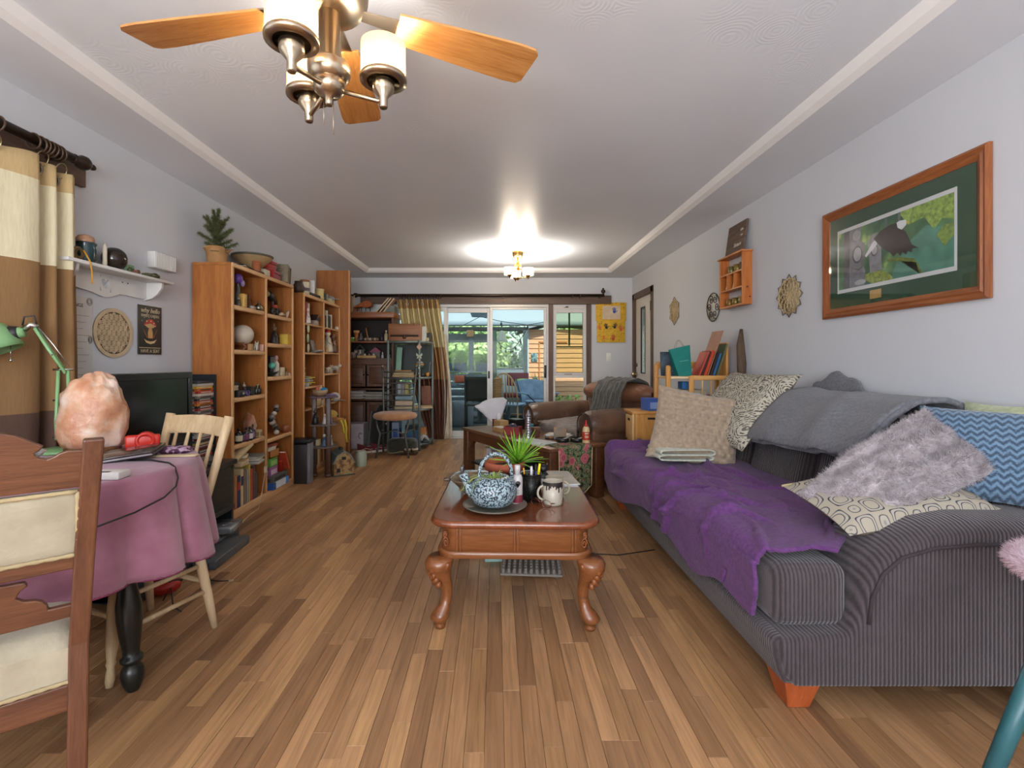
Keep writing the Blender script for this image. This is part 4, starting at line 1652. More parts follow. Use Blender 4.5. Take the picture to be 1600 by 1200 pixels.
pcu=thing('curtain','gathered cream and tan curtain swept aside at the patio door','curtain',(0,0,0))
def pcur(u,v):
 z=.02+v*1.99
 xl=-1.42+(1-v)*.46-.05*math.sin(v*PI)
 xr=-.80+(1-v)*.06+.07*math.sin(v*PI*1.1)
 x=xl+(xr-xl)*u
 amp=.05*(.7+.5*math.sin(v*2.2))
 return(x+.02*fbm(u*6,v*2,2),6.955-.06+amp*math.sin(u*2*PI*8+1.3*math.sin(v*3+u*4)),z-.05*(1-v)*0)
ob('cloth',G().grid(130,40,pcur),CURP,pcu,solid=.0025)
LIN=FAB('#c9bda6','#e0d6c2',12,bump=.3)
def lining(u,v):
 z=.02+v*1.5
 x=-.80+u*(.10+.07*(1-v))+.02*math.sin(v*4)
 return(x,6.93+.02*math.sin(u*12+v*2),z)
ob('lining',G().grid(16,20,lining),LIN,pcu,solid=.0025)
for u in(.06,.25,.62,.93):
 x,y,z=pcur(u,.965)
 pts=[(x+.02*math.cos(a),y-.006,z+.022*math.sin(a))for a in[2*PI*i/16 for i in range(16)]]
 ob('grommet',G().tube(pts,.006,6,closed=True),METAL('#a29c8e',.3),pcu)
# ================= CEILING FAN =================
NICK=METAL('#b7a58d',.28)
FANW=WOOD('#b0753c','#cf9658','x',.4,.9)
fan=thing('ceiling_fan','ceiling fan with maple blades and brushed nickel light kit near the camera','ceiling fan',(-.49,1.42,ZT))
ob('canopy',G().lathe([(.03,-.09),(.05,-.07),(.07,-.03),(.072,0)],n=20),NICK,fan)
ob('downrod',G().cyl((0,0,-.09),(0,0,-.13),.014),NICK,fan)
ob('motor',G().lathe([(.05,-.27),(.09,-.26),(.11,-.23),(.115,-.18),(.1,-.15),(.05,-.13),(.02,-.125)],n=24),NICK,fan)
def bladeg():
 g=G()
 n=12
 pts=[(.2,-.052),(.28,-.058),(.45,-.07),(.6,-.078),(.655,-.075),(.672,-.06),(.668,.058),(.652,.075),(.6,.078),(.45,.07),(.28,.058),(.2,.052)]
 g.prism(pts,-.004,.004,'xy')
 g.v=[(x,y,z+y*-.2)for x,y,z in g.v]
 return g
for k in range(5):
 a=math.radians(25+72*k)
 b=ob('blade',bladeg(),FANW,fan,(0,0,-.255),a,bev=.001)
 g=G()
 g.prism([(.09,-.02),(.24,-.035),(.26,-.02),(.26,.02),(.24,.035),(.09,.02)],.004,.009,'xy')
 ob('blade_iron',g,NICK,b)
ob('switch_housing',G().lathe([(.02,-0.475),(.045,-0.470),(.06,-0.450),(.062,-0.425),(.055,-0.415),(.035,-0.410),(.03,-.27)],n=20),NICK,fan)
ob('hub',G().lathe([(.008,-0.540),(.012,-0.535),(.012,-0.515),(.03,-0.510),(.043,-0.497),(.046,-0.485),(.046,-0.460),(.02,-0.455)],n=18),NICK,fan)
SHADE_E=SHADE('#ffd9a8',.2)
for k in range(3):
 a=math.radians(12+120*k)
 dx,dy=.155*math.cos(a),.155*math.sin(a)
 ob('arm',G().tube([(.02*math.cos(a),.02*math.sin(a),-0.490),(dx*.9,dy*.9,-0.510),(dx,dy,-0.505)],.007,8),NICK,fan)
 cp=ob('socket_cup',G().lathe([(.011,-0.530),(.013,-0.525),(.013,-0.500),(.03,-0.480),(.033,-0.470),(.033,-0.440),(.02,-0.435)],(dx,dy,0),16),NICK,fan)
 sh=ob('lamp_shade',G().lathe([(.062,-0.445),(.066,-0.445),(.066,-.34),(.062,-.34),(.062,-0.445)],(dx,dy,0),28),SHADE_E,fan)
 ob('shade_ring',G().lathe([(.048,-0.453),(.069,-0.451),(.07,-0.441),(.067,-0.435),(.05,-0.437),(.048,-0.453)],(dx,dy,0),28),NICK,sh)
 ob('bulb',G().ell((dx,dy,-0.400),(.024,.024,.03),12,8),EMIT('#ffd9a5',4),fan)
 l=bpy.data.lights.new('fan_bulb_light','POINT')
 l.energy,l.color,l.shadow_soft_size=40,(1,.95,.88),.04
 lo=bpy.data.objects.new('fan_bulb_light',l)
 lo.location=(dx,dy,-0.425)
 link(lo,fan)
for s,L in((.012,.08),(-.016,.05)):
 ob('pull_chain',G().tube([(s,0,-0.515),(s,0,-.545-L)],.0012,5),NICK,fan)
# ================= FAR CEILING LIGHT =================
BRASS=METAL('#c79f5c',.25)
cl2=thing('ceiling_light','brass semi flush ceiling light with frosted drum shades at the far end','ceiling light',(.254,5.63,ZT))
ob('canopy',G().lathe([(.03,-.072),(.055,-.066),(.064,-.045),(.064,-.03),(.072,-.02),(.072,0)],n=22),BRASS,cl2)
ob('stem',G().lathe([(.004,-.29),(.006,-.22),(.02,-.21),(.045,-.195),(.05,-.175),(.04,-.155),(.018,-.14),(.012,-.11),(.012,-.07)],n=14),BRASS,cl2)
SH2=SHADE('#fff0d8',.3)
ob('hub',G().lathe([(.006,-.335),(.01,-.325),(.03,-.315),(.035,-.3),(.02,-.29),(.006,-.28)],n=14),BRASS,cl2)
for k in range(3):
 a=math.radians(-20+120*k)
 dx,dy=.125*math.cos(a),.125*math.sin(a)
 ob('arm',G().tube([(.02*math.cos(a),.02*math.sin(a),-.305),(dx,dy,-.305)],.006,7),BRASS,cl2)
 ob('socket_cup',G().lathe([(.005,-.325),(.008,-.31),(.03,-.29),(.03,-.275)],(dx,dy,0),12),BRASS,cl2)
 ob('lamp_shade',G().lathe([(.058,-.282),(.062,-.282),(.062,-.2),(.058,-.2),(.058,-.282)],(dx,dy,0),24),SH2,cl2)
 l=bpy.data.lights.new('ceiling_bulb_light','POINT')
 l.energy,l.color,l.shadow_soft_size=50,(1,.97,.93),.05
 lo=bpy.data.objects.new('ceiling_bulb_light',l)
 lo.location=(dx,dy,-.245)
 link(lo,cl2)
# ================= GENERIC SMALL-OBJECT MAKERS =================
def lat(name,label,cat,loc,prof,mat,n=16,group=None,rot=None,fn=None):
 return tag(ob(name,G().lathe(prof,n=n,fn=fn),mat,None,loc,0,rot=rot),label,cat,group)
def bottle(label,loc,r,h,c,cc,lc=None,name='bottle',mat=None,group=None):
 t=thing(name,label,'bottle',loc,random.uniform(0,6),group)
 ob('body',G().lathe([(r*.9,0),(r,.01*h/.1),(r,h*.58),(r*.85,h*.66),(r*.38,h*.76),(r*.36,h*.84)],n=14),mat or M(c,.2),t)
 ob('cap',G().lathe([(r*.45,h*.82),(r*.45,h),(r*.4,h)],n=12),M(cc,.4),t)
 if lc:
  ob('bottle_label',G().lathe([(r*1.015,h*.14),(r*1.03,h*.15),(r*1.03,h*.5),(r*1.015,h*.51)],n=14),M(lc,.6),t)
 return t
def book(label,loc,w_,h_,t_,c,rz=0,rot=None,group=None,page='#d9cfb8',name='book'):
 """upright book: spine faces -y, width along +y, thickness x, height z, origin at base centre"""
 t=thing(name,label,'book',loc,rz,group,rot)
 g=G()
 g.box(-t_/2,-t_/2+.003,-w_/2,w_/2,0,h_)
 g.box(t_/2-.003,t_/2,-w_/2,w_/2,0,h_)
 g.box(-t_/2+.003,t_/2-.003,-w_/2,-w_/2+.003,0,h_)
 ob('cover',g,M(c,.5),t)
 ob('pages',G().box(-t_/2+.003,t_/2-.003,-w_/2+.003,w_/2-.004,.003,h_-.003),M(page,.85),t)
 return t
def carton(label,loc,w_,d_,h_,c,rz=0,lid=None,cat='box',name='box',panel=None,rot=None,rough=.6):
 t=thing(name,label,cat,loc,rz,None,rot)
 ob('body',G().rb(-w_/2,w_/2,-d_/2,d_/2,0,h_*(.75 if lid else 1),.002,1),M(c,rough),t)
 if lid:
  ob('lid',G().rb(-w_/2-.002,w_/2+.002,-d_/2-.002,d_/2+.002,h_*.72,h_,.003,1),M(lid,rough),t)
 if panel:
  ob('printed_panel',G().box(w_/2,w_/2+.0008,-d_*.36,d_*.36,h_*.15,h_*.68),M(panel,rough),t)
  ob('printed_panel',G().box(-w_*.36,w_*.36,-d_/2-.0008,-d_/2,h_*.15,h_*.68),M(panel,rough),t)
 return t
def figurine(label,loc,h,c1,c2,rz=0,name='figurine',c3=None,ears=False,hat=None):
 t=thing(name,label,'figurine',loc,rz)
 k=h
 ob('body',G().lathe([(.2*k,0),(.22*k,.05*k),(.2*k,.2*k),(.15*k,.45*k),(.13*k,.58*k),(.07*k,.66*k),(0,.67*k)],n=12),M(c1,.45),t)
 hd=ob('head',G().ell((0,0,.78*k),(.12*k,.12*k,.13*k),12,8),M(c2,.45),t)
 g=G()
 for s in(-1,1):
  g=G().tube([(0,s*.12*k,.55*k),(.08*k,s*.19*k,.42*k),(.15*k,s*.1*k,.36*k)],[.045*k,.045*k,.035*k],7)
  ob('arm',g,M(c3 or c1,.45),t)
 if ears:
  for s in(-1,1):
   ob('ear',G().ell((0,s*.08*k,.95*k),(.03*k,.035*k,.12*k),8,6),M(c2,.5),hd)
 if hat:
  ob('hat',G().lathe([(.14*k,.82*k),(.13*k,.86*k),(.06*k,.96*k),(0,1.02*k)],n=12),M(hat,.5),t)
 return t
def animal(label,loc,L,c,rz=0,name='animal_figurine',c2=None,trunk=False,ears=.5):
 """small standing four-legged figurine facing +x"""
 t=thing(name,label,'figurine',loc,rz)
 m=M(c,.5)
 b=G().ell((0,0,.42*L),(.36*L,.2*L,.2*L),12,8)
 ob('body',b,m,t)
 for x in(-.22,.22):
  for y in(-.1,.1):
   ob('leg',G().tube([(x*L,y*L,.4*L),(x*L*1.05,y*L,0)],[.075*L,.055*L],8),m,t)
 h=ob('head',G().ell((.42*L,0,.6*L),(.15*L,.13*L,.14*L),10,7),M(c2 or c,.5),t)
 for s in(-1,1):
  ob('ear',G().ell((.38*L,s*.11*L,.72*L),(.04*L,.05*L,.1*L*ears*2),8,5),m,h)
 if trunk:
  ob('trunk',G().tube([(.52*L,0,.56*L),(.6*L,0,.4*L),(.66*L,0,.5*L)],[.06*L,.045*L,.03*L],7),m,h)
 ob('tail',G().tube([(-.34*L,0,.48*L),(-.46*L,0,.5*L),(-.5*L,0,.62*L)],[.03*L,.025*L,.015*L],6),m,t)
 return t
def rock(name,label,cat,loc,r,mat,seed=1,amp=.18,f=2.0,rz=0,n=18,flat=True):
 g=G().ell((0,0,0),r,n,n//2+2,lambda d:1+amp*fbm(d[0]*f+seed,d[1]*f,d[2]*f))
 zc=-r[2]*.82
 g.v=[(x,y,max(z,zc))for x,y,z in g.v]
 return one(name,label,cat,g,mat,(loc[0],loc[1],loc[2]-zc),rz)
def mugp(label,loc,r,h,mat,rz=0,name='mug',inner='#c9b28c',band=None):
 t=thing(name,label,'mug',loc,rz)
 ob('body',G().lathe([(0,.0),(r*.92,0),(r,.006),(r,h),(r-.004,h),(r-.004,.01),(0,.008)],n=24),mat,t)
 pts=[(r-.003+(.028)*math.sin(a),0,h*.5-h*.3*math.cos(a))for a in[PI*i/10 for i in range(11)]]
 ob('handle',G().tube(pts,.0055,8),mat,t)
 ob('drink',G().lathe([(0,h*.8),(r-.005,h*.8),(r-.005,h*.805),(0,h*.805)],n=20),M(inner,.3),t)
 return t
# ================= RIGHT WALL =================
PFW=WOOD('#7d4423','#a5653a','y',.35)
PFZ=WOOD('#7d4423','#a5653a','z',.35)
pic=thing('framed_print','large wood framed print of an eagle and carved poles with a green mat','picture',(XR-.004,2.418,1.682),0)
HYp,HZp=.492,.312
# mitred frame with a stepped profile; local frame: x = out of the wall (negative), y along it, z up
def frame_bar(pa,pb,qa,qb):
 """bar between outer corners pa,pb and inner corners qa,qb (y, z)"""
 g=G()
 st=[(0,0),(.016,0),(.022,.2),(.014,.45),(.02,.6),(.012,.85),(.008,1),(0,1)]
 vs,fs=[],[]
 for end in(0,1):
  o,i_=(pa,qa)if end==0 else(pb,qb)
  for h,t in st:
   vs.append((-h,o[0]+(i_[0]-o[0])*t,o[1]+(i_[1]-o[1])*t))
 n=len(st)
 fs=[(k,(k+1)%n,n+(k+1)%n,n+k)for k in range(n)]+[tuple(range(n))[::-1],tuple(range(n,2*n))]
 return g.add(vs,fs)
O=[(-HYp,-HZp),(HYp,-HZp),(HYp,HZp),(-HYp,HZp)]
fwid=.055
I=[(-HYp+fwid,-HZp+fwid),(HYp-fwid,-HZp+fwid),(HYp-fwid,HZp-fwid),(-HYp+fwid,HZp-fwid)]
for k in range(4):
 ob('frame_side',frame_bar(O[k],O[(k+1)%4],I[k],I[(k+1)%4]),PFW if k%2==0 else PFZ,pic)
ob('mat_board',G().box(-.004,-.001,-HYp+.05,HYp-.05,-HZp+.05,HZp-.05),M('#31513c',.8,var=.05),pic)
def layer(name,pts,dep,c,parent,var=.2,sc=40,rough=.7,mat=None):
 """thin printed shape; points (y, z)"""
 return ob(name,G().prism(pts,-dep-.0003,-dep,'yz'),mat or M(c,rough,0,var,sc),parent)
def rc(y0,y1,z0,z1):
 return[(y0,z0),(y1,z0),(y1,z1),(y0,z1)]
# note: the near end of the picture (right in view) is toward -y
py0,py1,pz0,pz1=-.335,.365,-.155,.165
ob('print_margin',G().prism(rc(py0-.012,py1+.012,pz0-.02,pz1+.02),-.0055,-.004,'yz'),M('#d9dde0',.7,var=.03),pic)
forest=SPECK('#2f5f49','#5f8f5a',9,.5,.7,.12,'#b9cf76',4.0)
pr_=ob('print',G().prism(rc(py0,py1,pz0,pz1),-.0062,-.0055,'yz'),forest,pic)
layer('misty_glade',[(-.335,-.155),(-.335,.02),(-.2,.06),(-.06,-.02),(.0,-.155)],.0063,'#4f8a78',pr_,.25,14)
layer('moss_foliage',[(-.335,.165),(-.335,.05),(-.28,.07),(-.24,.03),(-.19,.10),(-.1,.09),(-.05,.165)],.0066,'#8fae55',pr_,.45,60)
layer('moss_foliage',[(-.335,.03),(-.335,-.02),(-.29,-.06),(-.27,-.02),(-.25,.0),(-.29,.04)],.0069,'#7f9c46',pr_,.45,60)
layer('moss_foliage',[(-.02,-.155),(.12,-.155),(.2,-.11),(.12,-.09),(.05,-.1),(.0,-.13)],.0069,'#8a9a4a',pr_,.5,60)
layer('mossy_branch',[(-.18,-.155),(-.165,-.155),(-.14,-.08),(-.06,-.055),(.02,-.05),(.02,-.062),(-.06,-.075),(-.155,-.1)],.0069,'#6f7a35',pr_,.4,60)
layer('far_trunk',rc(.02,.036,.06,.165),.0069,'#5d6b72',pr_)
layer('far_trunk',rc(-.06,-.045,.09,.165),.0069,'#6a7876',pr_)
# carved poles
layer('carved_pole',[(.17,-.155),(.32,-.155),(.325,.165),(.19,.165),(.2,.09),(.17,.07),(.165,.0),(.18,-.04),(.165,-.08)],.0072,'#7d7f87',pr_,.3,30)
layer('pole_shade',rc(.28,.322,-.155,.165),.0075,'#5d5c62',pr_,.3,30)
for(y,z,a,b,c)in((.222,.02,.036,.048,'#4b4b52'),(.220,.02,.028,.038,'#a9abb2'),(.225,.125,.03,.028,'#a3a5ac'),(.2,-.135,.04,.014,'#b0b2b8')):
 layer('pole_eye',circle(a,20,(y,z),0,b/a),.0076+.0002*(c!='#4b4b52'),c,pr_,.15)
layer('pole_mouth',[(.17,-.045),(.21,-.062),(.26,-.048),(.21,-.07)],.008,'#3c3a3d',pr_)
layer('carved_pole',[(.05,-.09),(.13,-.1),(.145,.06),(.12,.1),(.08,.105),(.06,.05)],.0081,'#8b8d93',pr_,.3,30)
for(y,z,a,b,c)in((.102,.015,.024,.03,'#515157'),(.1,.015,.018,.023,'#abacb0')):
 layer('pole_eye',circle(a,18,(y,z),0,b/a),.0084+.0002*(c!='#515157'),c,pr_,.15)
# eagle: tail, body and lowered wing, white head, beak
layer('eagle_tail',[(.155,-.01),(.165,.0),(.11,.06),(.075,.075),(.085,.04)],.0088,'#d7dce2',pr_,.1)
layer('eagle_wing',[(.105,.075),(.06,.105),(.0,.12),(-.055,.115),(-.07,.085),(-.095,.055),(-.125,-.01),(-.165,-.035),(-.13,-.03),(-.125,-.048),(-.105,-.035),(-.095,-.052),(-.075,-.035),(-.06,-.05),(-.045,-.03),(-.02,-.045),(.0,-.02),(.03,.0),(.07,.035)],.009,'#2b2226',pr_,.35,50)
layer('eagle_head',[(-.04,.118),(-.06,.122),(-.09,.118),(-.1,.108),(-.095,.092),(-.07,.075),(-.045,.092)],.0093,'#dfe4ea',pr_,.06)
layer('eagle_beak',[(-.097,.112),(-.112,.104),(-.114,.09),(-.106,.098),(-.097,.098)],.0095,'#cdb14a',pr_)
ob('brass_plate',G().box(-.0062,-.004,.06,.135,-.235,-.19),M('#b59a63',.35,.6),pic)
ob('glazing',G().box(-.0112,-.0104,-HYp+.055,HYp-.055,-HZp+.055,HZp-.055),GLASS('#ffffff',.05),pic)
# ---- cubby shelf
CUB=WOOD('#a85a22','#c87a3a','z',.45)
CUY=WOOD('#b06428','#d18a4c','y',.45)
cb=thing('cubby_shelf','small orange pine cubby shelf hung on the right wall','shelf',(0,0,0))
cx0,cx1,cy0,cy1,cz0,cz1=1.907,XR-.001,3.74,4.126,1.566,1.975
for y in(cy0,cy1-.016):
 ob('side',G().box(cx0,cx1,y,y+.016,cz0,cz1),CUB,cb,bev=.002)
ob('top',G().rb(cx0-.012,cx1,cy0-.015,cy1+.015,cz1,cz1+.014,.003),CUY,cb)
for z in(cz0,cz0+.135,cz0+.265):
 ob('ledge',G().box(cx0,cx1,cy0+.016,cy1-.016,z,z+.012),CUY,cb)
for y in(cy0+.135,cy0+.25):
 ob('divider',G().box(cx0,cx1,y-.005,y+.005,cz0+.147,cz0+.265),CUB,cb)
for k in range(2):
 ob('knot',G().at((1.945+.02*k,cy0-.0006,1.70-k*.075),rx=PI/2).lathe([(.008-.003*k,0),(.006,.0008)],n=10),M('#4a240c',.6),cb)
for i,(y,z,c)in enumerate(((3.99,cz0+.277,'#6f6a3c'),(3.89,cz0+.277,'#8d7a3c'),(3.80,cz0+.277,'#5b4a2c'),(4.02,cz0+.012,'#8a6a34'),(3.92,cz0+.012,'#7d6a35'),(3.82,cz0+.012,'#98804a'))):
 lab=['olive glass votive at the far end of the cubby top row','brass toned votive in the middle of the cubby top row','dark amber votive at the near end of the cubby top row','ribbed amber votive far left in the cubby bottom row','olive votive in the middle of the cubby bottom row','pale gold votive nearest in the cubby bottom row'][i]
 lat('votive',lab,'candle holder',(1.945,y,z),[(.022,0),(.028,.006),(.028,.06),(.024,.06),(.023,.01),(0,.008)],M(c,.25,.2),14)
g=G().prism([(-.03,0),(.03,0),(-.01,.085)],-.012,.012,'yz')
one('wood_wedge','small pale wood wedge in the middle cubby cell','ornament',g,M('#c2a06c',.6),(1.945,3.93,cz0+.147))
lat('tiny_vase','tiny cream vase in the far middle cubby cell','vase',(1.945,4.05,cz0+.147),[(.01,0),(.018,.015),(.014,.035),(.007,.045),(.01,.055),(0,.055)],M('#c9b393',.4))
# ---- leaning wood sign on the cubby
sg=thing('wood_sign','weathered brown wood sign with white script on top of the cubby shelf','sign',(1.935,3.92,cz1+.014),rot=(0,math.radians(8),0))
ob('board',G().rb(-.008,.008,-.145,.15,0,.255,.003),WOOD('#4c3d34','#7b6250','y',.7),sg)
TXW=M('#ded8cd',.6)
ry_=(PI/2,0,-PI/2)
text('lettering','Sisters',.045,TXW,sg,(-.009,-.04,.07),ry_,shear=.3)
text('lettering','Like',.028,TXW,sg,(-.009,-.085,.185),ry_,shear=.3)
text('lettering','me',.028,TXW,sg,(-.009,-.09,.14),ry_,shear=.3)
# ---- laser-cut wall mandalas
PLY=M('#c4ad84',.6,0,.15,30)
def torus_pts(r,n,cy,cz):
 return[(0,cy+r*math.cos(2*PI*i/n),cz+r*math.sin(2*PI*i/n))for i in range(n)]
def mandala(label,y,z,R,star):
 t=thing('wall_mandala',label,'wall ornament',(XR-.008,y,z),0,'laser cut wood mandalas')
 g=G()
 n=12
 for i in range(n):
  a=2*PI*i/n
  c=(0,.48*R*math.cos(a),.48*R*math.sin(a))
  g.tube([(c[0],c[1]+.36*R*math.cos(b),c[2]+.36*R*math.sin(b))for b in[2*PI*k/16 for k in range(16)]],.0032,4,closed=True)
 ob('interlaced_rings',g,PLY,t)
 g=G()
 for i in range(6):
  a=2*PI*i/6
  c=(0,.2*R*math.cos(a),.2*R*math.sin(a))
  g.tube([(c[0],c[1]+.2*R*math.cos(b),c[2]+.2*R*math.sin(b))for b in[2*PI*k/14 for k in range(14)]],.003,4,closed=True)
 ob('inner_flower',g,PLY,t)
 g=G()
 pts=[]
 m=24 if star else 12
 for i in range(m):
  a=2*PI*i/m+PI/2
  r=R if i%2==0 else .78*R
  pts.append((0,r*math.cos(a),r*math.sin(a)))
 g.tube(pts,.0035,4,closed=True)
 ob('star_outline',g,M('#6b5f4c',.6),t)
 ob('rim',G().tube(torus_pts(.8*R,32,0,0),.0035,4,closed=True),PLY,t)
 ob('core_plate',G().at((.003,0,0),ry=PI/2).lathe([(.78*R,0),(.78*R,.001)],n=24),M('#a99a7c',.7,0,.3,60),t)
 return t
mandala('star pointed wood mandala on the wall left of the eagle picture',3.26,1.562,.145,True)
mandala('lattice wood mandala on the wall nearest the entrance door',5.36,1.685,.155,False)
t=thing('wall_disc','round black and white scrollwork disc on the wall under the cubby shelf','wall ornament',(XR-.006,4.4,1.617))
ob('backing',G().at((0,0,0),ry=PI/2).lathe([(.13,0),(.13,.004)],n=32),M('#d6d3cc',.6),t)
for i in range(6):
 a=2*PI*i/6
 pts=[]
 for k in range(20):
  q=k/19
  r=.042*(1-q*.85)
  b=a+q*9
  pts.append((-.003,.078*math.cos(a)+r*math.cos(b),.078*math.sin(a)+r*math.sin(b)))
 ob('scroll',G().tube(pts,.004,5),M('#3c362f',.6),t)
ob('rim',G().tube([(-.003,y,z)for _,y,z in torus_pts(.128,36,0,0)],.0045,5,closed=True),M('#3c362f',.6),t)
# ---- handprint canvases and light switch on the back wall
YEL=M('#d9ac2e',.7,0,.15,20)
def hand(parent,cx,cz,s,c,rot=0,flip=1):
 """painted handprint: palm and five fingers, thin paint"""
 def tr(p):
  x,z=p[0]*flip*s,p[1]*s
  return(cx+x*math.cos(rot)-z*math.sin(rot),cz+x*math.sin(rot)+z*math.cos(rot))
 g=G()
 g.prism([tr(p)for p in circle(.34,14,(0,0),0,1.15)],-.0025,-.0017)
 for(bx,bz,a,L,w_)in((-.3,.3,14,.5,.085),(-.1,.42,5,.6,.09),(.1,.42,-4,.58,.09),(.28,.32,-15,.45,.08),(.38,-.05,-52,.42,.09)):
  a=math.radians(a+90)
  d=Vector((math.cos(a),math.sin(a)))
  n_=Vector((-d.y,d.x))
  b_=Vector((bx,bz))
  g.prism([tr(b_+n_*w_),tr(b_+d*L+n_*w_*.8),tr(b_+d*(L+.06)),tr(b_+d*L-n_*w_*.8),tr(b_-n_*w_)],-.0028,-.0016)
 return ob('handprint',g,M(c,.6),parent)
t=thing('canvas','yellow canvas with a blue handprint in a cream box, upper of two','painting',(1.675,YB-.003,1.855))
ob('panel',G().rb(-.22,.22,-.018,0,-.133,.133,.003),YEL,t)
ob('cream_field',G().prism(rc(-.125,.135,-.11,.085),-.0195,-.018),M('#d6bfa4',.7),t)
c_=bpy.data.objects.new('handprint_holder',None)
bpy.data.objects.remove(c_)
h_=hand(t,.045,.0,.062,'#1f4fa8');h_.location.y=-.0185
g=G()
rnd=random.Random(3)
for i in range(26):
 x=rnd.uniform(-.2,.2);z=rnd.choice((rnd.uniform(.1,.125),rnd.uniform(-.1,.1)))
 if abs(x)<.15 and z<.09:
  continue
 g.at((x,0,z),ry=rnd.uniform(0,3)).box(-.012,.012,-.019,-.018,-.003,.003)
g.M=None
o=ob('paint_flecks',g,M('#4a2c1a',.7),t);o['kind']='stuff'
t=thing('canvas','yellow canvas with black and red handprints, lower of two','painting',(1.675,YB-.003,1.565))
ob('panel',G().rb(-.205,.205,-.022,0,-.157,.157,.003),YEL,t)
for(x,z,s,c,r,f)in((-.07,.06,.06,'#1f1a18',.3,1),(.05,.065,.06,'#1f1a18',-.25,-1),(.14,.03,.06,'#b8432a',.2,1),(.03,-.105,.06,'#b23a22',0,-1),(-.17,.05,.05,'#d86a2a',0,1),(-.11,-.1,.045,'#d9742a',0,1)):
 h_=hand(t,x,z,s,c,r,f);h_.location.y=-.0225
g=G()
for i in range(60):
 g.at((rnd.uniform(-.19,.19),0,rnd.uniform(-.145,.145)),ry=rnd.uniform(0,3)).box(-.009,.009,-.0228,-.022,-.002,.002)
g.M=None
o=ob('paint_flecks',g,M('#3d2b16',.7),t);o['kind']='stuff'
t=thing('light_switch','white toggle light switch below the yellow canvases','switch',(1.645,YB-.001,1.195))
ob('plate',G().rb(-.037,.037,-.006,0,-.06,.06,.003),WHITE,t)
ob('toggle',G().rb(-.006,.006,-.016,-.004,-.012,.01,.002),WHITE,t)
# ================= PINE CORNER: drawer cabinet, rack with books =================
PINE=WOOD('#c8873e','#e0a85f','z',.45,.8)
PINX=WOOD('#c8873e','#e0a85f','x',.45,.8)
PIND=WOOD('#d6a468','#e8c088','y',.45,.8)
t=thing('drawer_cabinet','small pine drawer cabinet between the sofa and the armchair','cabinet',(0,0,0))
ob('carcass',G().box(1.115,1.33,3.87,4.11,.0,.70),PINE,t,bev=.003)
ob('top',G().rb(1.09,1.335,3.855,4.125,.70,.722,.004),PINX,t)
for i in range(3):
 z=.04+i*.22
 d=ob('drawer',G().rb(1.098,1.115,3.885,4.095,z,z+.2,.004),PIND,t)
 ob('finger_slot',G().box(1.0965,1.0985,3.96,4.02,z+.155,z+.175),M('#241608',.8),d)
ob('side_slot',G().box(1.215,1.275,3.8685,3.8702,.655,.672),M('#1c1208',.8),t)
ob('stile',G().box(1.088,1.105,3.858,3.875,0,.70),PIND,t)
rk=thing('wood_rack','honey pine rack with spindled sides carrying books behind the sofa','rack',(0,0,0))
rx0,rx1,ry0,ry1=1.40,1.93,3.93,4.22
RZT=1.0
for(x,y,h)in((rx0,ry0,1.03),(rx0,ry1,1.1),(rx1,ry0,1.03),(rx1,ry1,1.28)):
 g=G().rb(x-.018,x+.018,y-.018,y+.018,0,h,.006)
 ob('post',g,PINE,rk)
g=G().rb(rx0-.02,rx0+.02,ry0-.02,ry0+.02,.98,1.09,.018,3)
ob('post_cap',g,PINE,rk)
ob('top_board',G().rb(rx0,rx1,ry0,ry1,RZT-.02,RZT,.004),WOOD('#d9b27a','#ead0a2','x',.5),rk)
ob('back_rail',G().rb(rx0,rx1,ry1-.008,ry1+.008,RZT+.06,RZT+.12,.004),PINX,rk)
ob('end_board',G().rb(rx1-.01,rx1+.012,ry0+.1,ry1,RZT-.02,RZT+.28,.006),PINE,rk)
# gate-like front panel
fr_=ob('front_panel',G().rb(rx0+.17,rx1-.0,ry0-.03,ry0-.012,RZT-.03,RZT+.008,.006),PINX,rk)
for x in(rx0+.18,rx1-.05):
 ob('front_post',G().rb(x-.02,x+.02,ry0-.034,ry0-.01,.52,RZT,.006),PINE,rk)
for x in(rx0+.27,rx0+.34,rx0+.41):
 ob('spindle',G().cyl((x,ry0-.02,.55),(x,ry0-.02,RZT-.02),.006,n=8),PIND,rk)
ob('shelf',G().rb(rx0,rx1,ry0,ry1,.70,.72,.004),PINX,rk)
# things on the rack
def rk_book(label,x,w_,h_,t_,c,lean,y=4.07):
 return book(label,(x,y,RZT),w_,h_,t_,c,rot=(0,math.radians(lean),0))
t=thing('small_painting','small dark canvas with swirling blue strokes on the pine rack','painting',(1.475,4.10,RZT),rot=(math.radians(-6),0,0))
ob('panel',G().rb(-.075,.065,-.008,.008,0,.205,.003),SPECK('#1d2430','#3c4f5c',14,.5,.6,.15,'#8a8a5c',5.0),t)
gb=thing('gift_bag','teal paper gift bag with rope handles on the pine rack','bag',(1.575,4.06,RZT),rot=(0,math.radians(-8),math.radians(5)))
g=G()
vs=[(-.055,-.035,0),(.055,-.035,0),(.055,.035,0),(-.055,.035,0),(-.095,-.012,.235),(.085,-.012,.25),(.085,.012,.25),(-.095,.012,.235)]
g.add(vs,[(0,1,5,4),(1,2,6,5),(2,3,7,6),(3,0,4,7),(3,2,1,0)])
ob('bag',g,M('#0b7d74',.55,0,.1),gb,solid=.002)
for y in(-.012,.012):
 ob('handle',G().tube([(-.04+.075*i/10,y,.243+.06*math.sin(PI*i/10))for i in range(11)],.0018,5),M('#8d8a80',.8),gb)
for k in range(3):
 ob('print_line',G().box(-.03+.006*k,.05-.008*k,-.0295+.004*k,-.0285+.004*k,.125-.02*k,.129-.02*k),M('#7fc0b8',.6),gb)
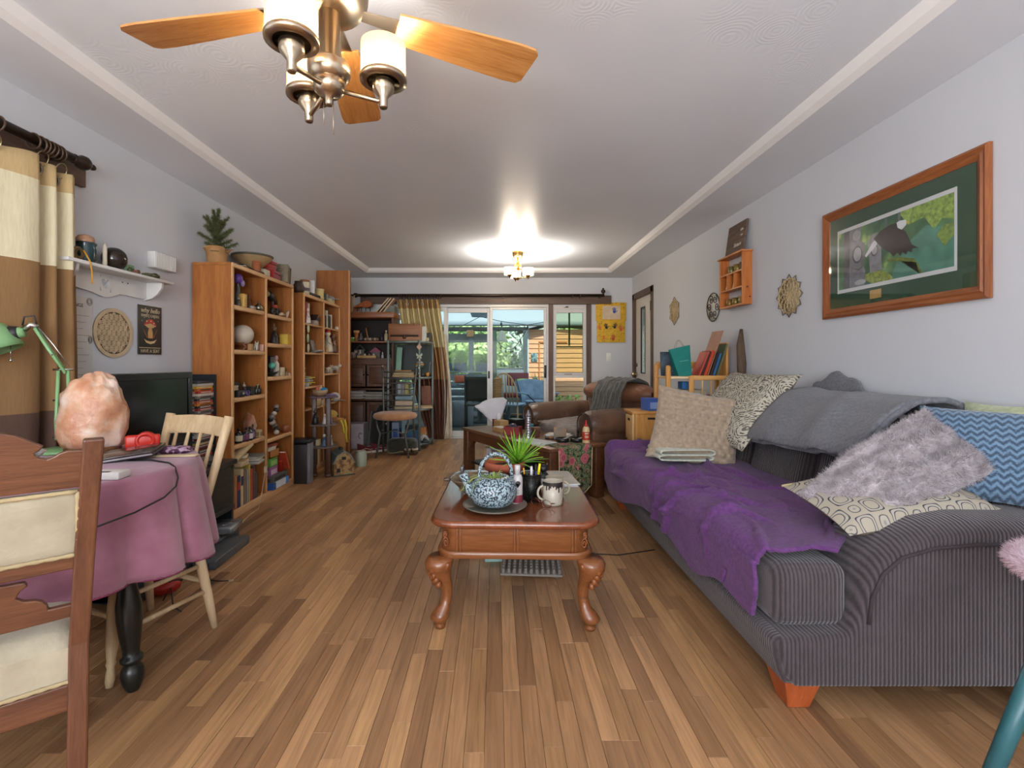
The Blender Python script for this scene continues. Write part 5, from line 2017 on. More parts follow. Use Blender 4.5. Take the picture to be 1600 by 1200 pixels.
rk_book('book with a red and blue illustrated cover leaning on the pine rack',1.66,.16,.215,.012,'#b64534',22,4.03)
rk_book('dark maroon book leaning right of the illustrated book',1.70,.15,.22,.02,'#4a1d18',20)
rk_book('orange red spined book leaning in the middle of the rack row',1.728,.15,.225,.022,'#c4441f',19)
rk_book('tall tan folder rising above the other rack books',1.752,.2,.40,.008,'#9a6a52',19,4.1)
rk_book('dark brown book with cream title leaning on the rack',1.774,.15,.21,.018,'#33211c',18)
rk_book('blue spined book leaning near the right of the rack',1.798,.15,.20,.018,'#2b5f8f',18)
rk_book('olive green atlas leaning last in the rack row',1.822,.18,.28,.014,'#63684c',18)
g=G()
rnd=random.Random(9)
def papers(name,label,loc,w_,d_,n,cols,rz=0,cat='papers',jit=.12,th=.004):
 t=thing(name,label,cat,loc,rz)
 for i in range(n):
  a=rnd.uniform(-jit,jit)
  g=G().at((rnd.uniform(-.01,.01),rnd.uniform(-.01,.01),i*th),rz=a).box(-w_/2,w_/2,-d_/2,d_/2,0,th*.85)
  g.M=None
  ob('sheet',g,M(cols[i%len(cols)],.7),t)
 return t
papers('paper_stack','pile of cream papers on the lower shelf of the pine rack',(1.6,4.07,.72),.26,.22,14,('#d8cdb5','#c9bda5','#e3dccb'),th=.012)
carton('red box beside the papers on the lower shelf of the rack',(1.80,4.07,.72),.1,.15,.12,'#9c2f22')
carton('small blue box on top of the rack papers',(1.6,4.07,.892),.1,.1,.06,'#2d6ca8')
lp_=rock('beanie','purple and cream leopard print hat on the sofa back end','hat',(1.87,3.62,.79),(.08,.1,.085),SPECK('#3c2a3f','#c9b3bd',26,.47,.85,.03),3,.08)
g=G()
pts=[(1.945,3.83,0),(1.95,3.83,.4),(1.945,3.84,.8),(1.95,3.835,1.1),(1.945,3.84,1.25),(1.955,3.85,1.38)]
g.tube(pts,[.03,.035,.03,.04,.034,.012],7,flat=.55)
g.v=[(x+.006*fbm(x*9,y*30,z*14),y+.012*fbm(z*5,y*20,3),z)for x,y,z in g.v]
one('driftwood','tall weathered driftwood plank leaning on the right wall','driftwood',g,WOOD('#3c2d22','#6d5642','z',.8))
for k,(c,lab)in enumerate((('#3f63b0','blue patterned tissue box on the drawer cabinet'),)):
 carton(lab,(1.27,3.98,.722),.1,.13,.10,c,.2,panel='#8fa8d8')
# ================= PINK FUR STOOL =================
st=thing('fur_stool','pink faux fur stool with teal splayed legs at the right edge','stool',(1.455,1.11,0))
SPK=FAB('#c9a9b6','#e3c9d3',25,sheen=.5)
sg_=G().lathe([(0,.585),(.17,.585),(.195,.60),(.2,.618),(.185,.64),(.12,.652),(0,.655)],n=28)
ob('seat',sg_,SPK,st)
s_=ob('fur',strands(sg_,12000,.015,.0008,4),SPK,st);s_['kind']='stuff'
ob('seat_board',G().lathe([(.15,.56),(.16,.565),(.16,.585),(0,.585)],n=24),WOOD('#c79a5a','#dbb57a','x',.5),st)
for k in range(3):
 a=math.radians(180+120*k)
 c_,s__=math.cos(a),math.sin(a)
 ob('leg',G().tube([(.15*c_,.15*s__,.565),(.385*c_,.385*s__,0)],[.021,.016],12),M('#2c5f66',.35,0,.08),st)
# ================= THINGS ON THE COFFEE TABLE =================
SPT=SPECK('#1c2b33','#a3b7c0',130,.49,.3,.03,None,2.0)
tp=thing('teapot_planter','blue white speckled enamel teapot used as a planter on the coffee table','teapot',(-.012,2.165,TZ+.02),math.radians(8))
ob('body',G().lathe([(.07,0),(.088,.012),(.105,.045),(.106,.075),(.092,.108),(.07,.124),(.058,.128),(.054,.122),(.05,.11),(0,.105)],n=28),SPT,tp)
ob('spout',G().tube([(-.085,0,.05),(-.112,0,.075),(-.122,0,.108),(-.135,0,.14)],[.03,.022,.018,.021],12),SPT,tp)
ob('handle',G().tube([(-.07*math.cos(a)*1.05+.01,0,.115+.11*math.sin(a)**.8)for a in[PI*i/16 for i in range(17)]],.0085,8),SPT,tp)
g=G()
rnd=random.Random(21)
def blade(g,p,d,L,w_,droop):
 p,d=Vector(p),Vector(d).normalized()
 s_=d.cross(Vector((0,0,1)))
 if s_.length<1e-3:
  s_=Vector((1,0,0))
 s_.normalize()
 vs,fs=[],[]
 for i in range(5):
  t=i/4
  q=p+d*(L*t)+Vector((0,0,-droop*t*t))
  w2=w_*(1-t)**.6*(1 if t>0 else .7)
  vs+=[q-s_*w2,q+s_*w2]
 for i in range(4):
  fs.append((2*i,2*i+1,2*i+3,2*i+2))
 g.add(vs,fs,True)
for i in range(46):
 a,r=rnd.uniform(0,6.28),rnd.uniform(0,.045)
 el=rnd.uniform(.3,1.3)
 blade(g,(r*math.cos(a),r*math.sin(a),.11),(math.cos(a)*math.cos(el),math.sin(a)*math.cos(el),math.sin(el)),rnd.uniform(.04,.075),.0045,.03)
o=ob('foliage',g,M('#8fa256',.55,0,.35,30),tp,solid=.0012);o['kind']='stuff'
for i in range(6):
 a=PI+rnd.uniform(-.6,.6)
 g=G();blade(g,(.05*math.cos(a),.05*math.sin(a),.12),(math.cos(a),math.sin(a),.5),rnd.uniform(.08,.12),.004,.1)
 ob('trailing_leaf',g,M('#94a85c',.55),tp,solid=.0012)
lat('saucer','grey stoneware plate under the speckled teapot','plate',(-.005,2.165,TZ),[(0,.004),(.06,.0),(.09,.002),(.135,.015),(.145,.022),(.142,.024),(.13,.02),(.085,.009),(0,.008)],M('#6a655a',.35,0,.12),40)
bw=thing('ceramic_bowl','brown fluted ceramic bowl behind the teapot on the coffee table','bowl',(-.115,2.41,TZ))
ob('bowl',G().lathe([(0,.0),(.035,0),(.045,.008),(.09,.055),(.115,.078),(.118,.084),(.108,.08),(.08,.055),(.04,.016),(0,.012)],n=36,fn=lambda a,z:1+.02*math.sin(14*a)*(z>.03)),SPECK('#3b2a22','#7d6a54',18,.5,.3,.15),bw)
ob('bowl_lug',G().rb(-.145,-.112,-.018,.018,.066,.078,.004),M('#4a3b30',.4),bw)
# terracotta pot with spiky succulent
pt=thing('potted_plant','spiky lime green plant in a terracotta pot on the coffee table','plant',(.045,2.52,TZ))
TER=M('#a4553a',.8,0,.14,12)
ob('pot',G().lathe([(.0,0),(.07,0),(.088,.1),(.104,.1),(.108,.14),(.1,.142),(.096,.12),(.0,.118)],n=28),TER,pt)
ob('soil',G().lathe([(0,.122),(.093,.118),(.093,.115)],n=20),M('#3a2a20',.95),pt)
GRN=M('#86bd34',.45,0,.3,25)
GRND=M('#5d9424',.45,0,.3,25)
for i in range(46):
 a=i*2.39996
 el=1.35-1.15*(i/46)**.8
 L=.16+.03*math.sin(i*3.3)
 g=G();blade(g,(.07+.008*math.cos(a),.008*math.sin(a),.125+.02*(1-i/46)),(math.cos(a)*math.cos(el),math.sin(a)*math.cos(el),math.sin(el)),L,.0085,.035*(i/46))
 ob('leaf',g,GRN if i%3 else GRND,pt,solid=.0022)
# lotion bottle, pen cup, mugs, figurine, papers, glasses, card box
lb=thing('lotion_bottle','white lotion bottle with a dark red band by the pen cup','bottle',(.098,2.215,TZ))
ob('body',G().lathe([(.022,0),(.024,.004),(.024,.125),(.019,.138),(.012,.143)],n=20),M('#bfbbb9',.35,var=.03),lb)
ob('cap',G().lathe([(.0135,.142),(.0135,.182),(.012,.184)],n=16),M('#c6c3c2',.35,var=.03),lb)
ob('label_band',G().lathe([(.0243,.016),(.0246,.017),(.0246,.05),(.0243,.051)],n=20),M('#7a2433',.5),lb)
for(z,r)in((.105,.011),(.095,.009)):
 ob('label_emblem',G().at((.004*(z>.1)-.002,-.0246,z),rx=PI/2).lathe([(r,0),(r,.0008)],n=12),M('#3b2f33',.5),lb)
for i,wl in enumerate((.018,.012,.015)):
 ob('label_text',G().box(-wl/2,wl/2,-.0252,-.0246,.073-i*.008,.075-i*.008),M('#6b6468',.6),lb)
pcp=thing('pen_cup','black wire mesh cup full of pens on the coffee table','pen cup',(.168,2.30,TZ))
def meshmat():
 m=bpy.data.materials.new('wire_mesh')
 m.use_nodes=True
 nt=m.node_tree
 b=nt.nodes['Principled BSDF']
 b.inputs['Base Color'].default_value=lin('#1a1c1b')
 b.inputs['Metallic'].default_value=.6
 b.inputs['Roughness'].default_value=.4
 v=_coord(nt)
 vo=_n(nt,'TexVoronoi',Scale=330.0)
 nt.links.new(v,vo.inputs['Vector'])
 r=_ramp(nt,vo.outputs['Distance'],[(.28,(.0,0,0,1)),(.34,(1,1,1,1))])
 nt.links.new(r.outputs[0],b.inputs['Alpha'])
 return m
ob('mesh_wall',G().lathe([(.046,0),(.048,.125)],n=28),meshmat(),pcp)
ob('base_disc',G().lathe([(0,0),(.046,0),(.046,.004),(0,.004)],n=24),M('#171817',.4),pcp)
ob('rim',G().tube([(.048*math.cos(a),.048*math.sin(a),.125)for a in[2*PI*i/28 for i in range(28)]],.0025,6,closed=True),M('#171817',.35,.5),pcp)
pens=[('#e0a52b',.15,'yellow pencil in the mesh cup'),('#23262b',.14,'black ballpoint in the mesh cup'),('#cfcfd6',.165,'silver pen in the mesh cup'),('#2a2f6e',.14,'navy pen in the mesh cup'),('#e6d51f',.172,'lemon yellow highlighter in the mesh cup'),('#17a79a',.155,'turquoise marker in the mesh cup'),('#1d1d20',.16,'black felt marker in the mesh cup'),('#3d6b3a',.12,'dark green pen in the mesh cup'),('#8d8f93',.13,'grey mechanical pencil in the mesh cup'),('#d8c9a8',.13,'cream crayon in the mesh cup')]
for i,(c,L,lab)in enumerate(pens):
 a=i*2*PI/len(pens)+3.4
 t=thing('pen',lab,'pen',(.168+.018*math.cos(a),2.30+.018*math.sin(a),TZ+.005),rot=(-.14*math.sin(a),.14*math.cos(a),0))
 r=.0065 if L>.152 else .0042
 ob('barrel',G().cyl((0,0,0),(0,0,L*.72),r,n=8),M(c,.4),t)
 ob('cap',G().cyl((0,0,L*.72),(0,0,L),r*1.12,r*.8,n=8),M(c,.35),t)
t=mugp('white mug with a dark skyline band, nearest on the coffee table',(.262,2.235,TZ),.046,.108,M('#b3aa9a',.3,var=.05),math.radians(190))
g=G()
rnd=random.Random(5)
n=44
vs,fs=[],[]
for i in range(n):
 a0,a1=2*PI*i/n,2*PI*(i+1)/n
 z0=.074+.018*rnd.random()-(.016 if i%9==4 else 0)
 k=len(vs)
 for a,z in((a0,z0),(a1,z0),(a1,.1072),(a0,.1072)):
  vs.append((.0464*math.cos(a),.0464*math.sin(a),z))
 fs.append((k,k+1,k+2,k+3))
g.add(vs,fs)
ob('skyline_band',g,M('#2e2a27',.35),t)
ob('coffee_drip',G().at((0,0,0)).prism([(-.03,.002),(-.004,.002),(-.012,.012),(-.026,.009)],-.0475,-.0468),M('#a06a2e',.5),t)
mugp('second cream mug half hidden behind the skyline mug',(.285,2.345,TZ),.045,.1,M('#a89d88',.3),math.radians(-15))
cw=thing('cow_figurine','small black and white figurine curled beside the pen cup','figurine',(.245,2.50,TZ+.012),math.radians(200))
BW=SPECK('#16161a','#e2e0e2',22,.5,.4,.02)
ob('body',G().ell((0,0,.04),(.034,.03,.04),14,9),BW,cw)
ob('head',G().ell((-.006,-.01,.092),(.026,.022,.02),12,8),M('#1b1b1f',.4),cw)
for s in(-1,1):
 ob('horn',G().tube([(s*.015,-.005,.105),(s*.026,-.002,.118),(s*.03,0,.108)],[.006,.005,.002],6),M('#2b2b30',.4),cw)
 ob('foot',G().ell((s*.02,-.03,.012),(.013,.018,.012),8,6),M('#1b1b1f',.4),cw)
ob('tail',G().tube([(.03,.0,.03),(.05,.0,.055),(.046,0,.085),(.03,0,.08)],[.009,.01,.01,.008],7),M('#1b1b1f',.4),cw)
papers('magazine_pile','white magazines at the far right corner of the coffee table',(.32,2.70,TZ),.24,.3,3,('#c9cdd2','#dfe2e6','#b9b3a8'),.1,'magazine',th=.004)
papers('paper_pad','thin tan notebook under the black and white figurine',(.245,2.50,TZ),.13,.15,2,('#b79a78','#d8c7ad'),.2,'notebook',.05,.006)
gl=thing('eyeglasses','folded copper wire eyeglasses in front of the mugs','glasses',(.203,2.18,TZ),math.radians(-38))
WIRE=METAL('#8a5a44',.3)
for s in(-1,1):
 ob('lens_rim',G().tube([(s*.03+.023*math.cos(a),-.002*math.sin(a),.02+.018*math.sin(a))for a in[2*PI*i/18 for i in range(18)]],.0013,5,closed=True),WIRE,gl)
 ob('temple',G().tube([(s*.054,0,.025),(s*.056,.03,.02),(-s*.03,.045+.012*s,.004)],.0013,5),WIRE,gl)
ob('bridge',G().tube([(-.008,0,.024),(0,-.002,.029),(.008,0,.024)],.0013,5),WIRE,gl)
wb=thing('lighter_box','small raw wood block holding lighters at the far left of the coffee table','holder',(-.185,2.66,TZ))
ob('block',G().rb(-.017,.017,-.03,.03,0,.045,.002),WOOD('#a8835a','#c7a57a','z',.7),wb)
for y in(-.016,.002,.02):
 ob('lighter',G().rb(-.009,.009,y-.006,y+.006,.03,.085,.002),M('#4b4c50',.3,.6),wb)
papers('photo_paper','clear plastic sleeve of papers behind the flower pot',(-.02,2.82,TZ),.21,.15,3,('#dfe5ec','#cfd6de'),.1,'papers')
# specks of spilled dust by the mug
# ---- below the coffee table
t=thing('egg_tray','grey moulded egg carton tray on the floor under the coffee table','tray',(.19,2.60,0),math.radians(-4))
PULP=M('#8d857d',.95,0,.1,50)
ob('tray',G().rb(-.16,.16,-.12,.12,.012,.024,.004),PULP,t)
for i in range(10):
 for j in range(7):
  g_=None
cone=G().lathe([(.011,0),(.009,.02),(.005,.026),(0,.027)],n=8)
co=None
for i in range(11):
 for j in range(7):
  if co is None:
   co=ob('tray_peak',cone,PULP,t,(-.145+i*.029,-.105+j*.035,.022))
  else:
   c2=co.copy();link(c2,t);c2.location=(-.145+i*.029,-.105+j*.035,.022)
for x in(-.13,.13):
 for y in(-.09,.09):
  ob('tray_foot',G().cyl((x,y,0),(x,y,.014),.01),PULP,t)
carton('flat pale teal box on the floor under the coffee table',(.06,2.80,0),.26,.2,.06,'#9fc9c2',.08)
carton('tan cardboard sheet box behind the teal one',(-.14,2.86,0),.1,.14,.05,'#b89a74',.1)
# ---- cords on the floor
def cord(label,pts,r=.003,c='#1a1a1a',name='power_cord'):
 return one(name,label,'cord',G().tube(pts,r,6),M(c,.5))
cord('thin black cord running from the coffee table to the sofa',[(.46,2.95,.004),(.5,2.86,.004),(.58,2.80,.004),(.7,2.78,.004),(.82,2.82,.004),(.94,2.86,.004)])
# ================= THINGS ON THE DARK TABLE =================
def on2(u,v,dz=0):
 return T2(u,v,T2Z+dz)
a2=t2a
t=thing('tissue_bag','crumpled white paper bag in a red glass tumbler on the dark table','paper bag',on2(.10,.55))
ob('tumbler',G().lathe([(0,0),(.035,0),(.046,.085),(.043,.085),(.033,.006),(0,.006)],n=18),M('#6d2630',.15),t)
def bagf(u,v):
 a=u*2*PI
 r=(.035+.10*v**.9)*(1+.22*math.sin(2*a+1)*v+.12*math.sin(5*a+3*v)*v)
 return(r*math.cos(a)-.05*v,.35*r*math.sin(a),.03+.22*v+.05*math.sin(a+.6)*v+.012*fbm(a,v*5))
ob('paper',G().grid(30,14,bagf,cu=True),M('#d5d3d6',.85,var=.04),t,solid=.002)
ob('tissue_tuft',rb_:=G().ell((.03,-.04,.11),(.03,.03,.04),12,8,lambda d:1+.3*fbm(d[0]*4,d[1]*4,d[2]*4)),M('#e2dfe3',.8,var=.04),t)
t=carton('light wood box at the back of the dark table by the paper bag',on2(.20,.5),.12,.1,.085,'#b08e5c',a2)
t=carton('slim kraft box in front of the light wood box',on2(.31,.33),.16,.11,.04,'#a98658',a2,cat='box')
ob('paper_sheet',G().box(-.07,.07,-.045,.045,.041,.043),M('#d9d6cf',.7),t)
t=thing('black_stand','small black open box stand on the dark table','box',on2(.26,.72),a2)
g=G();g.box(-.07,.07,-.05,.05,.085,.1);g.box(-.07,-.058,-.05,.05,0,.085);g.box(.058,.07,-.05,.05,0,.085)
ob('frame',g,M('#1b1a19',.4),t)
ob('shelf_board',G().box(-.058,.058,-.045,.045,.03,.04),M('#7a6a52',.5),t)
t=thing('dried_flowers','dark dried flower bunch in a low pot on the dark table','dried flowers',on2(.42,.8))
ob('pot',G().lathe([(0,0),(.04,0),(.05,.06),(.046,.06),(.036,.01),(0,.01)],n=16),M('#2b2320',.5),t)
g=G()
rnd=random.Random(13)
for i in range(60):
 a,el=rnd.uniform(0,6.28),rnd.uniform(.2,1.4)
 blade(g,(.02*math.cos(a),.02*math.sin(a),.05),(math.cos(a)*math.cos(el),math.sin(a)*math.cos(el),math.sin(el)),rnd.uniform(.07,.12),.012,.02)
o=ob('dried_petals',g,M('#4f3a1c',.8,0,.5,40),t,solid=.001);o['kind']='stuff'
t=thing('red_box','open red box holding a glass dome on the dark table','box',on2(.47,.30),a2+.7)
g=G();w_,d_,h_=.075,.055,.075
g.box(-w_,w_,-d_,d_,0,.004);g.box(-w_,w_,-d_,-d_+.004,0,h_);g.box(-w_,w_,d_-.004,d_,0,h_);g.box(-w_,-w_+.004,-d_,d_,0,h_);g.box(w_-.004,w_,-d_,d_,0,h_)
ob('box_body',g,M('#8c2a2a',.6,0,.08),t)
ob('glass_dome',G().ell((0,0,.06),(.045,.045,.045),18,10),M('#4b4453',.08,0,.3),t)
lat('teal_vase','turquoise glass vase beside the red box','vase',on2(.56,.48),[(0,0),(.03,0),(.045,.03),(.042,.06),(.025,.085),(.03,.105),(.026,.105),(0,.09)],M('#1f8fa3',.15),18)
carton('brown tin behind the glass tower on the dark table',on2(.60,.5),.06,.06,.085,'#5f3f2d',a2,lid='#6f4b36',cat='tin',name='tin')
g=G()
prof=[]
for i in range(10):
 z=i*.021
 prof+=[(.022,z+.002),(.0245,z+.008),(.0235,z+.014),(.018,z+.0195)]
prof=[(0,0),(.03,0),(.03,.006)]+[(r,z+.006)for r,z in prof]+[(.018,.225),(.01,.235),(.008,.25),(0,.252)]
lat('glass_tower','tall beaded clear glass bottle standing on the dark table','bottle',on2(.66,.26),prof,M('#b7b4bb',.06,.75,.5,60),16)
papers('foil_sheet','crinkled silver foil sheet on the near edge of the dark table',on2(.76,.18),.36,.2,2,('#b9c2c9','#cfd6da'),a2+.15,'foil',.1,.003)
papers('paper_pile','white envelopes at the back of the dark table',on2(.68,.8),.2,.15,5,('#dcdad6','#c9c4ba'),a2+.6,'papers',.2,.005)
t=thing('art_tile','small square tile painted with autumn colours on the dark table','tile',on2(.78,.62,.003),a2+1.05,rot=(math.radians(-10),0,a2+1.05))
ob('tile',G().rb(-.055,.055,-.006,.006,0,.105,.002),SPECK('#5b6a6e','#a37a4c',16,.48,.6,.2,'#c49a60',5.0),t)
for i,(u,v)in enumerate(((.86,.5),(.9,.68))):
 t=thing('ashtray',['round black ashtray nearer the front on the dark table','round black ashtray behind the first one'][i],'ashtray',on2(u,v))
 ob('dish',G().lathe([(0,.0),(.045,0),(.055,.012),(.058,.036),(.052,.038),(.046,.018),(0,.01)],n=24),M('#1a1817',.3,0,.2),t)
 ob('cigarette_rest',G().cyl((-.01,-.03,.03),(.05,.0,.04),.004),M('#b9b3ab',.6),t)
gb_=thing('glue_bottle','cream glue bottle with red cap and label at the right end of the dark table','bottle',on2(.95,.74))
ob('body',G().lathe([(.0,0),(.03,0),(.032,.005),(.031,.1),(.026,.125),(.014,.14)],n=20),M('#d6bc8a',.35,var=.05),gb_)
ob('label_band',G().lathe([(.0322,.03),(.0328,.031),(.0325,.095),(.0318,.096)],n=20),M('#b53a26',.5),gb_)
for z,hh in((.08,.008),(.06,.005),(.05,.004)):
 ob('label_text',G().box(-.016,.014,-.0338,-.0328,z,z+hh),M('#ead7b5',.6),gb_)
ob('nozzle',G().lathe([(.015,.138),(.015,.15),(.008,.16),(.006,.185),(.003,.192),(0,.193)],n=14),M('#b52a22',.4),gb_)
g=G()
rnd=random.Random(4)
t=thing('copper_dish','flat dish of small brown nuts on the dark table','dish',on2(.72,.58))
ob('dish',G().lathe([(0,0),(.05,.0),(.065,.01),(.062,.012),(.048,.004),(0,.003)],n=20),M('#3b2b24',.4),t)
for i in range(9):
 a=i*2.4
 g=G().ell((.012*i**.5*math.cos(a)*1.1,.012*i**.5*math.sin(a)*1.1,.011),(.009,.007,.007),8,5)
 ob('nut',g,M('#9a6a3a',.5),t)
# plastic tub under the dark table
tb=thing('plastic_tub','clear plastic tub stuffed with pink tissue under the dark table','tub',T2(.40,.28,.112),a2)
def tubf(u,v):
 a=u*2*PI
 r=.12+.055*v
 return(r*math.cos(a),r*.8*math.sin(a),.005+.195*v)
ob('tub_wall',G().grid(28,6,tubf,cu=True),GLASS('#e4e2ea',.12,.1),tb)
ob('tub_rim',G().tube([tubf(i/28,1)for i in range(28)],.006,6,closed=True),M('#cfcdd6',.25),tb)
ob('tub_base',G().lathe([(0,0),(.115,0),(.115,.006),(0,.006)],n=24),M('#c9c6cf',.3),tb)
for i,(x,y,z,c)in enumerate(((-.05,0,.09,'#a98791'),(.05,.02,.1,'#b6989b'),(0,-.04,.15,'#a0818d'),(.03,.03,.17,'#bba3a3'),(-.04,.03,.16,'#8d6f86'))):
 ob('tissue_wad',G().ell((x,y,z),(.075,.06,.06),12,8,lambda d:1+.25*fbm(d[0]*3+i,d[1]*3,d[2]*3)),M(c,.8),tb)
carton('white foam block on the shelf under the dark table',T2(.24,.3,.112),.1,.12,.16,'#dfe0e4',a2)
carton('black storage case at the back of the lower shelf',T2(.62,.6,.112),.3,.18,.15,'#26272c',a2)
# ================= LEFT WALL =================
ws=thing('wall_shelf','white wall shelf with heart cut-out and scalloped apron','shelf',(0,0,0))
SHZ=1.615
WP=M('#d9d8d6',.45,var=.03)
ob('top_board',G().rb(XL,-2.018,2.28,3.03,SHZ-.018,SHZ,.004),WP,ws)
# scalloped apron with a heart hole: built as upper and lower halves around the hole
AP=[(2.33,1.498),(2.45,1.498),(2.545,1.4875),(2.63,1.469),(2.68,1.476),(2.74,1.50),(2.79,1.501),(2.86,1.497),(2.93,1.497),(2.97,1.515),(2.99,1.56),(2.997,1.597)]
def scal(y):
 for(a,b),(c,d)in zip(AP,AP[1:]):
  if y<=c:
   t=(y-a)/(c-a)
   return b+(d-b)*t
 return AP[-1][1]
hy,hz,hs=2.643,SHZ-.070,.030
def heart(n=24):
 pts=[]
 for i in range(n):
  t=2*PI*i/n
  pts.append((hy+hs*math.sin(t)**3*1.0,hz+hs/16*(13*math.cos(t)-5*math.cos(2*t)-2*math.cos(3*t)-math.cos(4*t))))
 return pts
hp=heart()
outer=[]
for(y,z)in hp:
 dx,dz=y-hy,z-hz+.003
 m=max(abs(dx),abs(dz))or 1e-6
 outer.append((hy+dx/m*.038,hz-.002+dz/m*.042))
g=G().ring(outer,hp,XL,XL+.016,'yz')
def aprong(y0,y1,zt,n):
 pts=[(y0,zt),(y1,zt)]+[(y1+(y0-y1)*i/n,scal(y1+(y0-y1)*i/n))for i in range(n+1)]
 return pts
g.prism(aprong(2.33,hy-.038,SHZ-.018,14),XL,XL+.016,'yz')
g.prism(aprong(hy+.038,2.997,SHZ-.018,30),XL,XL+.016,'yz')
g.prism(aprong(hy-.038,hy+.038,hz-.044,8),XL,XL+.016,'yz')
g.box(XL,XL+.016,hy-.038,hy+.038,hz+.040,SHZ-.018)
ob('apron',g,WP,ws)
for y in(2.36,2.96):
 g=G().prism([(XL,SHZ-.018),(-2.04,SHZ-.018),(-2.045,SHZ-.05),(-2.07,SHZ-.085),(-2.10,SHZ-.11),(XL,SHZ-.125)],y-.008,y+.008,'xz')
 ob('bracket',g,WP,ws)
for y in(2.42,2.76,2.80):
 ob('peg_hole',G().at((XL+.0165,y,SHZ-.045),ry=PI/2).lathe([(.004,0),(.004,.001)],n=8),M('#1a1a1a',.8),ws)
t=lat('stone_jar','blue green glazed jar with a pink stone on top on the white shelf','jar',(-2.085,2.455,SHZ),[(0,0),(.038,0),(.043,.02),(.044,.07),(.04,.085),(.046,.098),(.046,.104),(.036,.1),(0,.09)],SPECK('#16251f','#2c4b55',9,.5,.2,.15,'#4d7060',3.0),22)
rock('pink_stone','pink banded stone resting in the glazed jar','stone',(-2.085,2.455,SHZ+.092),(.036,.04,.03),M('#b58a6d',.4,0,.25,20),2)
lat('taper_candle','cream taper candle between the jar and the dark vase','candle',(-2.06,2.545,SHZ),[(0,0),(.011,0),(.0095,.108),(.004,.118),(.001,.13),(0,.131)],M('#cfc6b0',.5,var=.05))
g=G().ell((0,0,.062),(.058,.062,.062),26,16)
g.v=[(x,y,max(.0,min(z,.12)))for x,y,z in g.v]
one('round_vase','round glossy dark brown vase on the white shelf','vase',g,M('#2a211c',.1,0,.3),(-2.08,2.635,SHZ))
t=thing('coiled_ornament','coiled tan rope ornament with a yellow ribbon at the shelf end','ornament',(-2.055,2.375,SHZ))
for k in range(3):
 ob('coil',G().tube([(.0+.002*k,.028*math.cos(a)*(1-k*.12),.034+.028*math.sin(a)*(1-k*.12))for a in[2*PI*i/18 for i in range(18)]],.008,6,closed=True),M(('#6b5334','#8a7146','#594528')[k],.7),t)
ob('ribbon',G().tube([(.02,.01,.05),(.042,.02,.0),(.044,.03,-.05),(.044,.032,-.11)],.004,5,flat=.5),M('#c9921f',.6),t)
t=thing('wood_sliver','tan bark sliver leaning behind the candle','ornament',(-2.10,2.525,SHZ),rot=(.25,0,0))
ob('sliver',G().prism([(-.012,0),(.012,0),(.016,.06),(.004,.092),(-.01,.05)],-.005,.005,'yz'),M('#a07c55',.7),t)
t=thing('green_card','pale green card with a brown leaf leaning on the wall','card',(-2.10,2.775,SHZ),rot=(0,math.radians(-14),0))
ob('card',G().box(-.002,.002,-.04,.045,0,.062),M('#7ba583',.6),t)
ob('leaf_print',G().prism([(.0,.012),(.018,.02),(.022,.036),(.004,.05),(-.008,.034)],.002,.0026,'yz'),M('#6b4a30',.6),t)
for i,(y,c,r)in enumerate(((2.70,'#3f4a2c',.013),(2.722,'#7d3f34',.011),(2.742,'#8a5a44',.010),(2.76,'#54402e',.012))):
 rock('pebble',['mossy green pebble beside the dark vase','dark red pebble on the white shelf','rusty pebble on the white shelf','brown pebble before the green card'][i],'stone',(-2.045,y,SHZ),(r,r,r*1.2),M(c,.6,0,.3),i)
t=thing('snake_stone','row of mottled dark green stones at the right end of the white shelf','ornament',(-2.05,2.85,SHZ))
ob('body',G().tube([(0,-.05,.010),(.005,-.02,.012),(0,.02,.014),(-.004,.06,.019),(0,.085,.015)],[.006,.011,.012,.018,.012],9),SPECK('#1f2414','#4f5330',60,.5,.4),t)
t=thing('door_chime','white slatted door chime box on the left wall','chime',(XL,3.075,1.75))
ob('case',G().rb(0,.052,-.1,.1,-.05,.05,.004),WP,t)
for k in range(13):
 ob('slat',G().box(.052,.0545,-.09+k*.0145,-.083+k*.0145,-.046,.046),WP,t)
t=thing('wall_poster','cream text poster partly hidden by the left curtain','poster',(XL+.002,2.39,1.232))
ob('sheet',G().box(0,.002,-.19,.18,-.222,.222),M('#cfccc6',.7,var=.03),t)
TXD=M('#4b4642',.7)
rl=(PI/2,0,PI/2)
text('title','CHAKRA MEANINGS',.026,TXD,t,(.0028,.0,.175),rl)
for k in range(10):
 z=.135-k*.034
 text('heading',('Root Chakra','Sacral Chakra','Solar Plexus','Heart Chakra','Throat Chakra','Third Eye','Crown Chakra','Soul Star','Earth Star','Causal')[k],.0105,TXD,t,(.0028,.03,z),rl)
 ob('text_rule',G().box(.002,.0026,-.12,.16-.02*(k%3),z-.0125,z-.011),TXD,t)
for(y,z)in((.16,.2),(.165,.0),(.02,-.205)):
 g=G()
 for r in(.012,.019,.025):
  g.tube([(.0026,y+r*math.cos(a)*(.7 if z else .5),z+r*math.sin(a)*.8)for a in[2*PI*i/14 for i in range(14)]],.0009,4,closed=True)
 ob('corner_ornament',g,TXD,t)
ob('black_edge',G().box(0,.0035,-.19,.18,-.225,-.219),M('#222',.6),t)
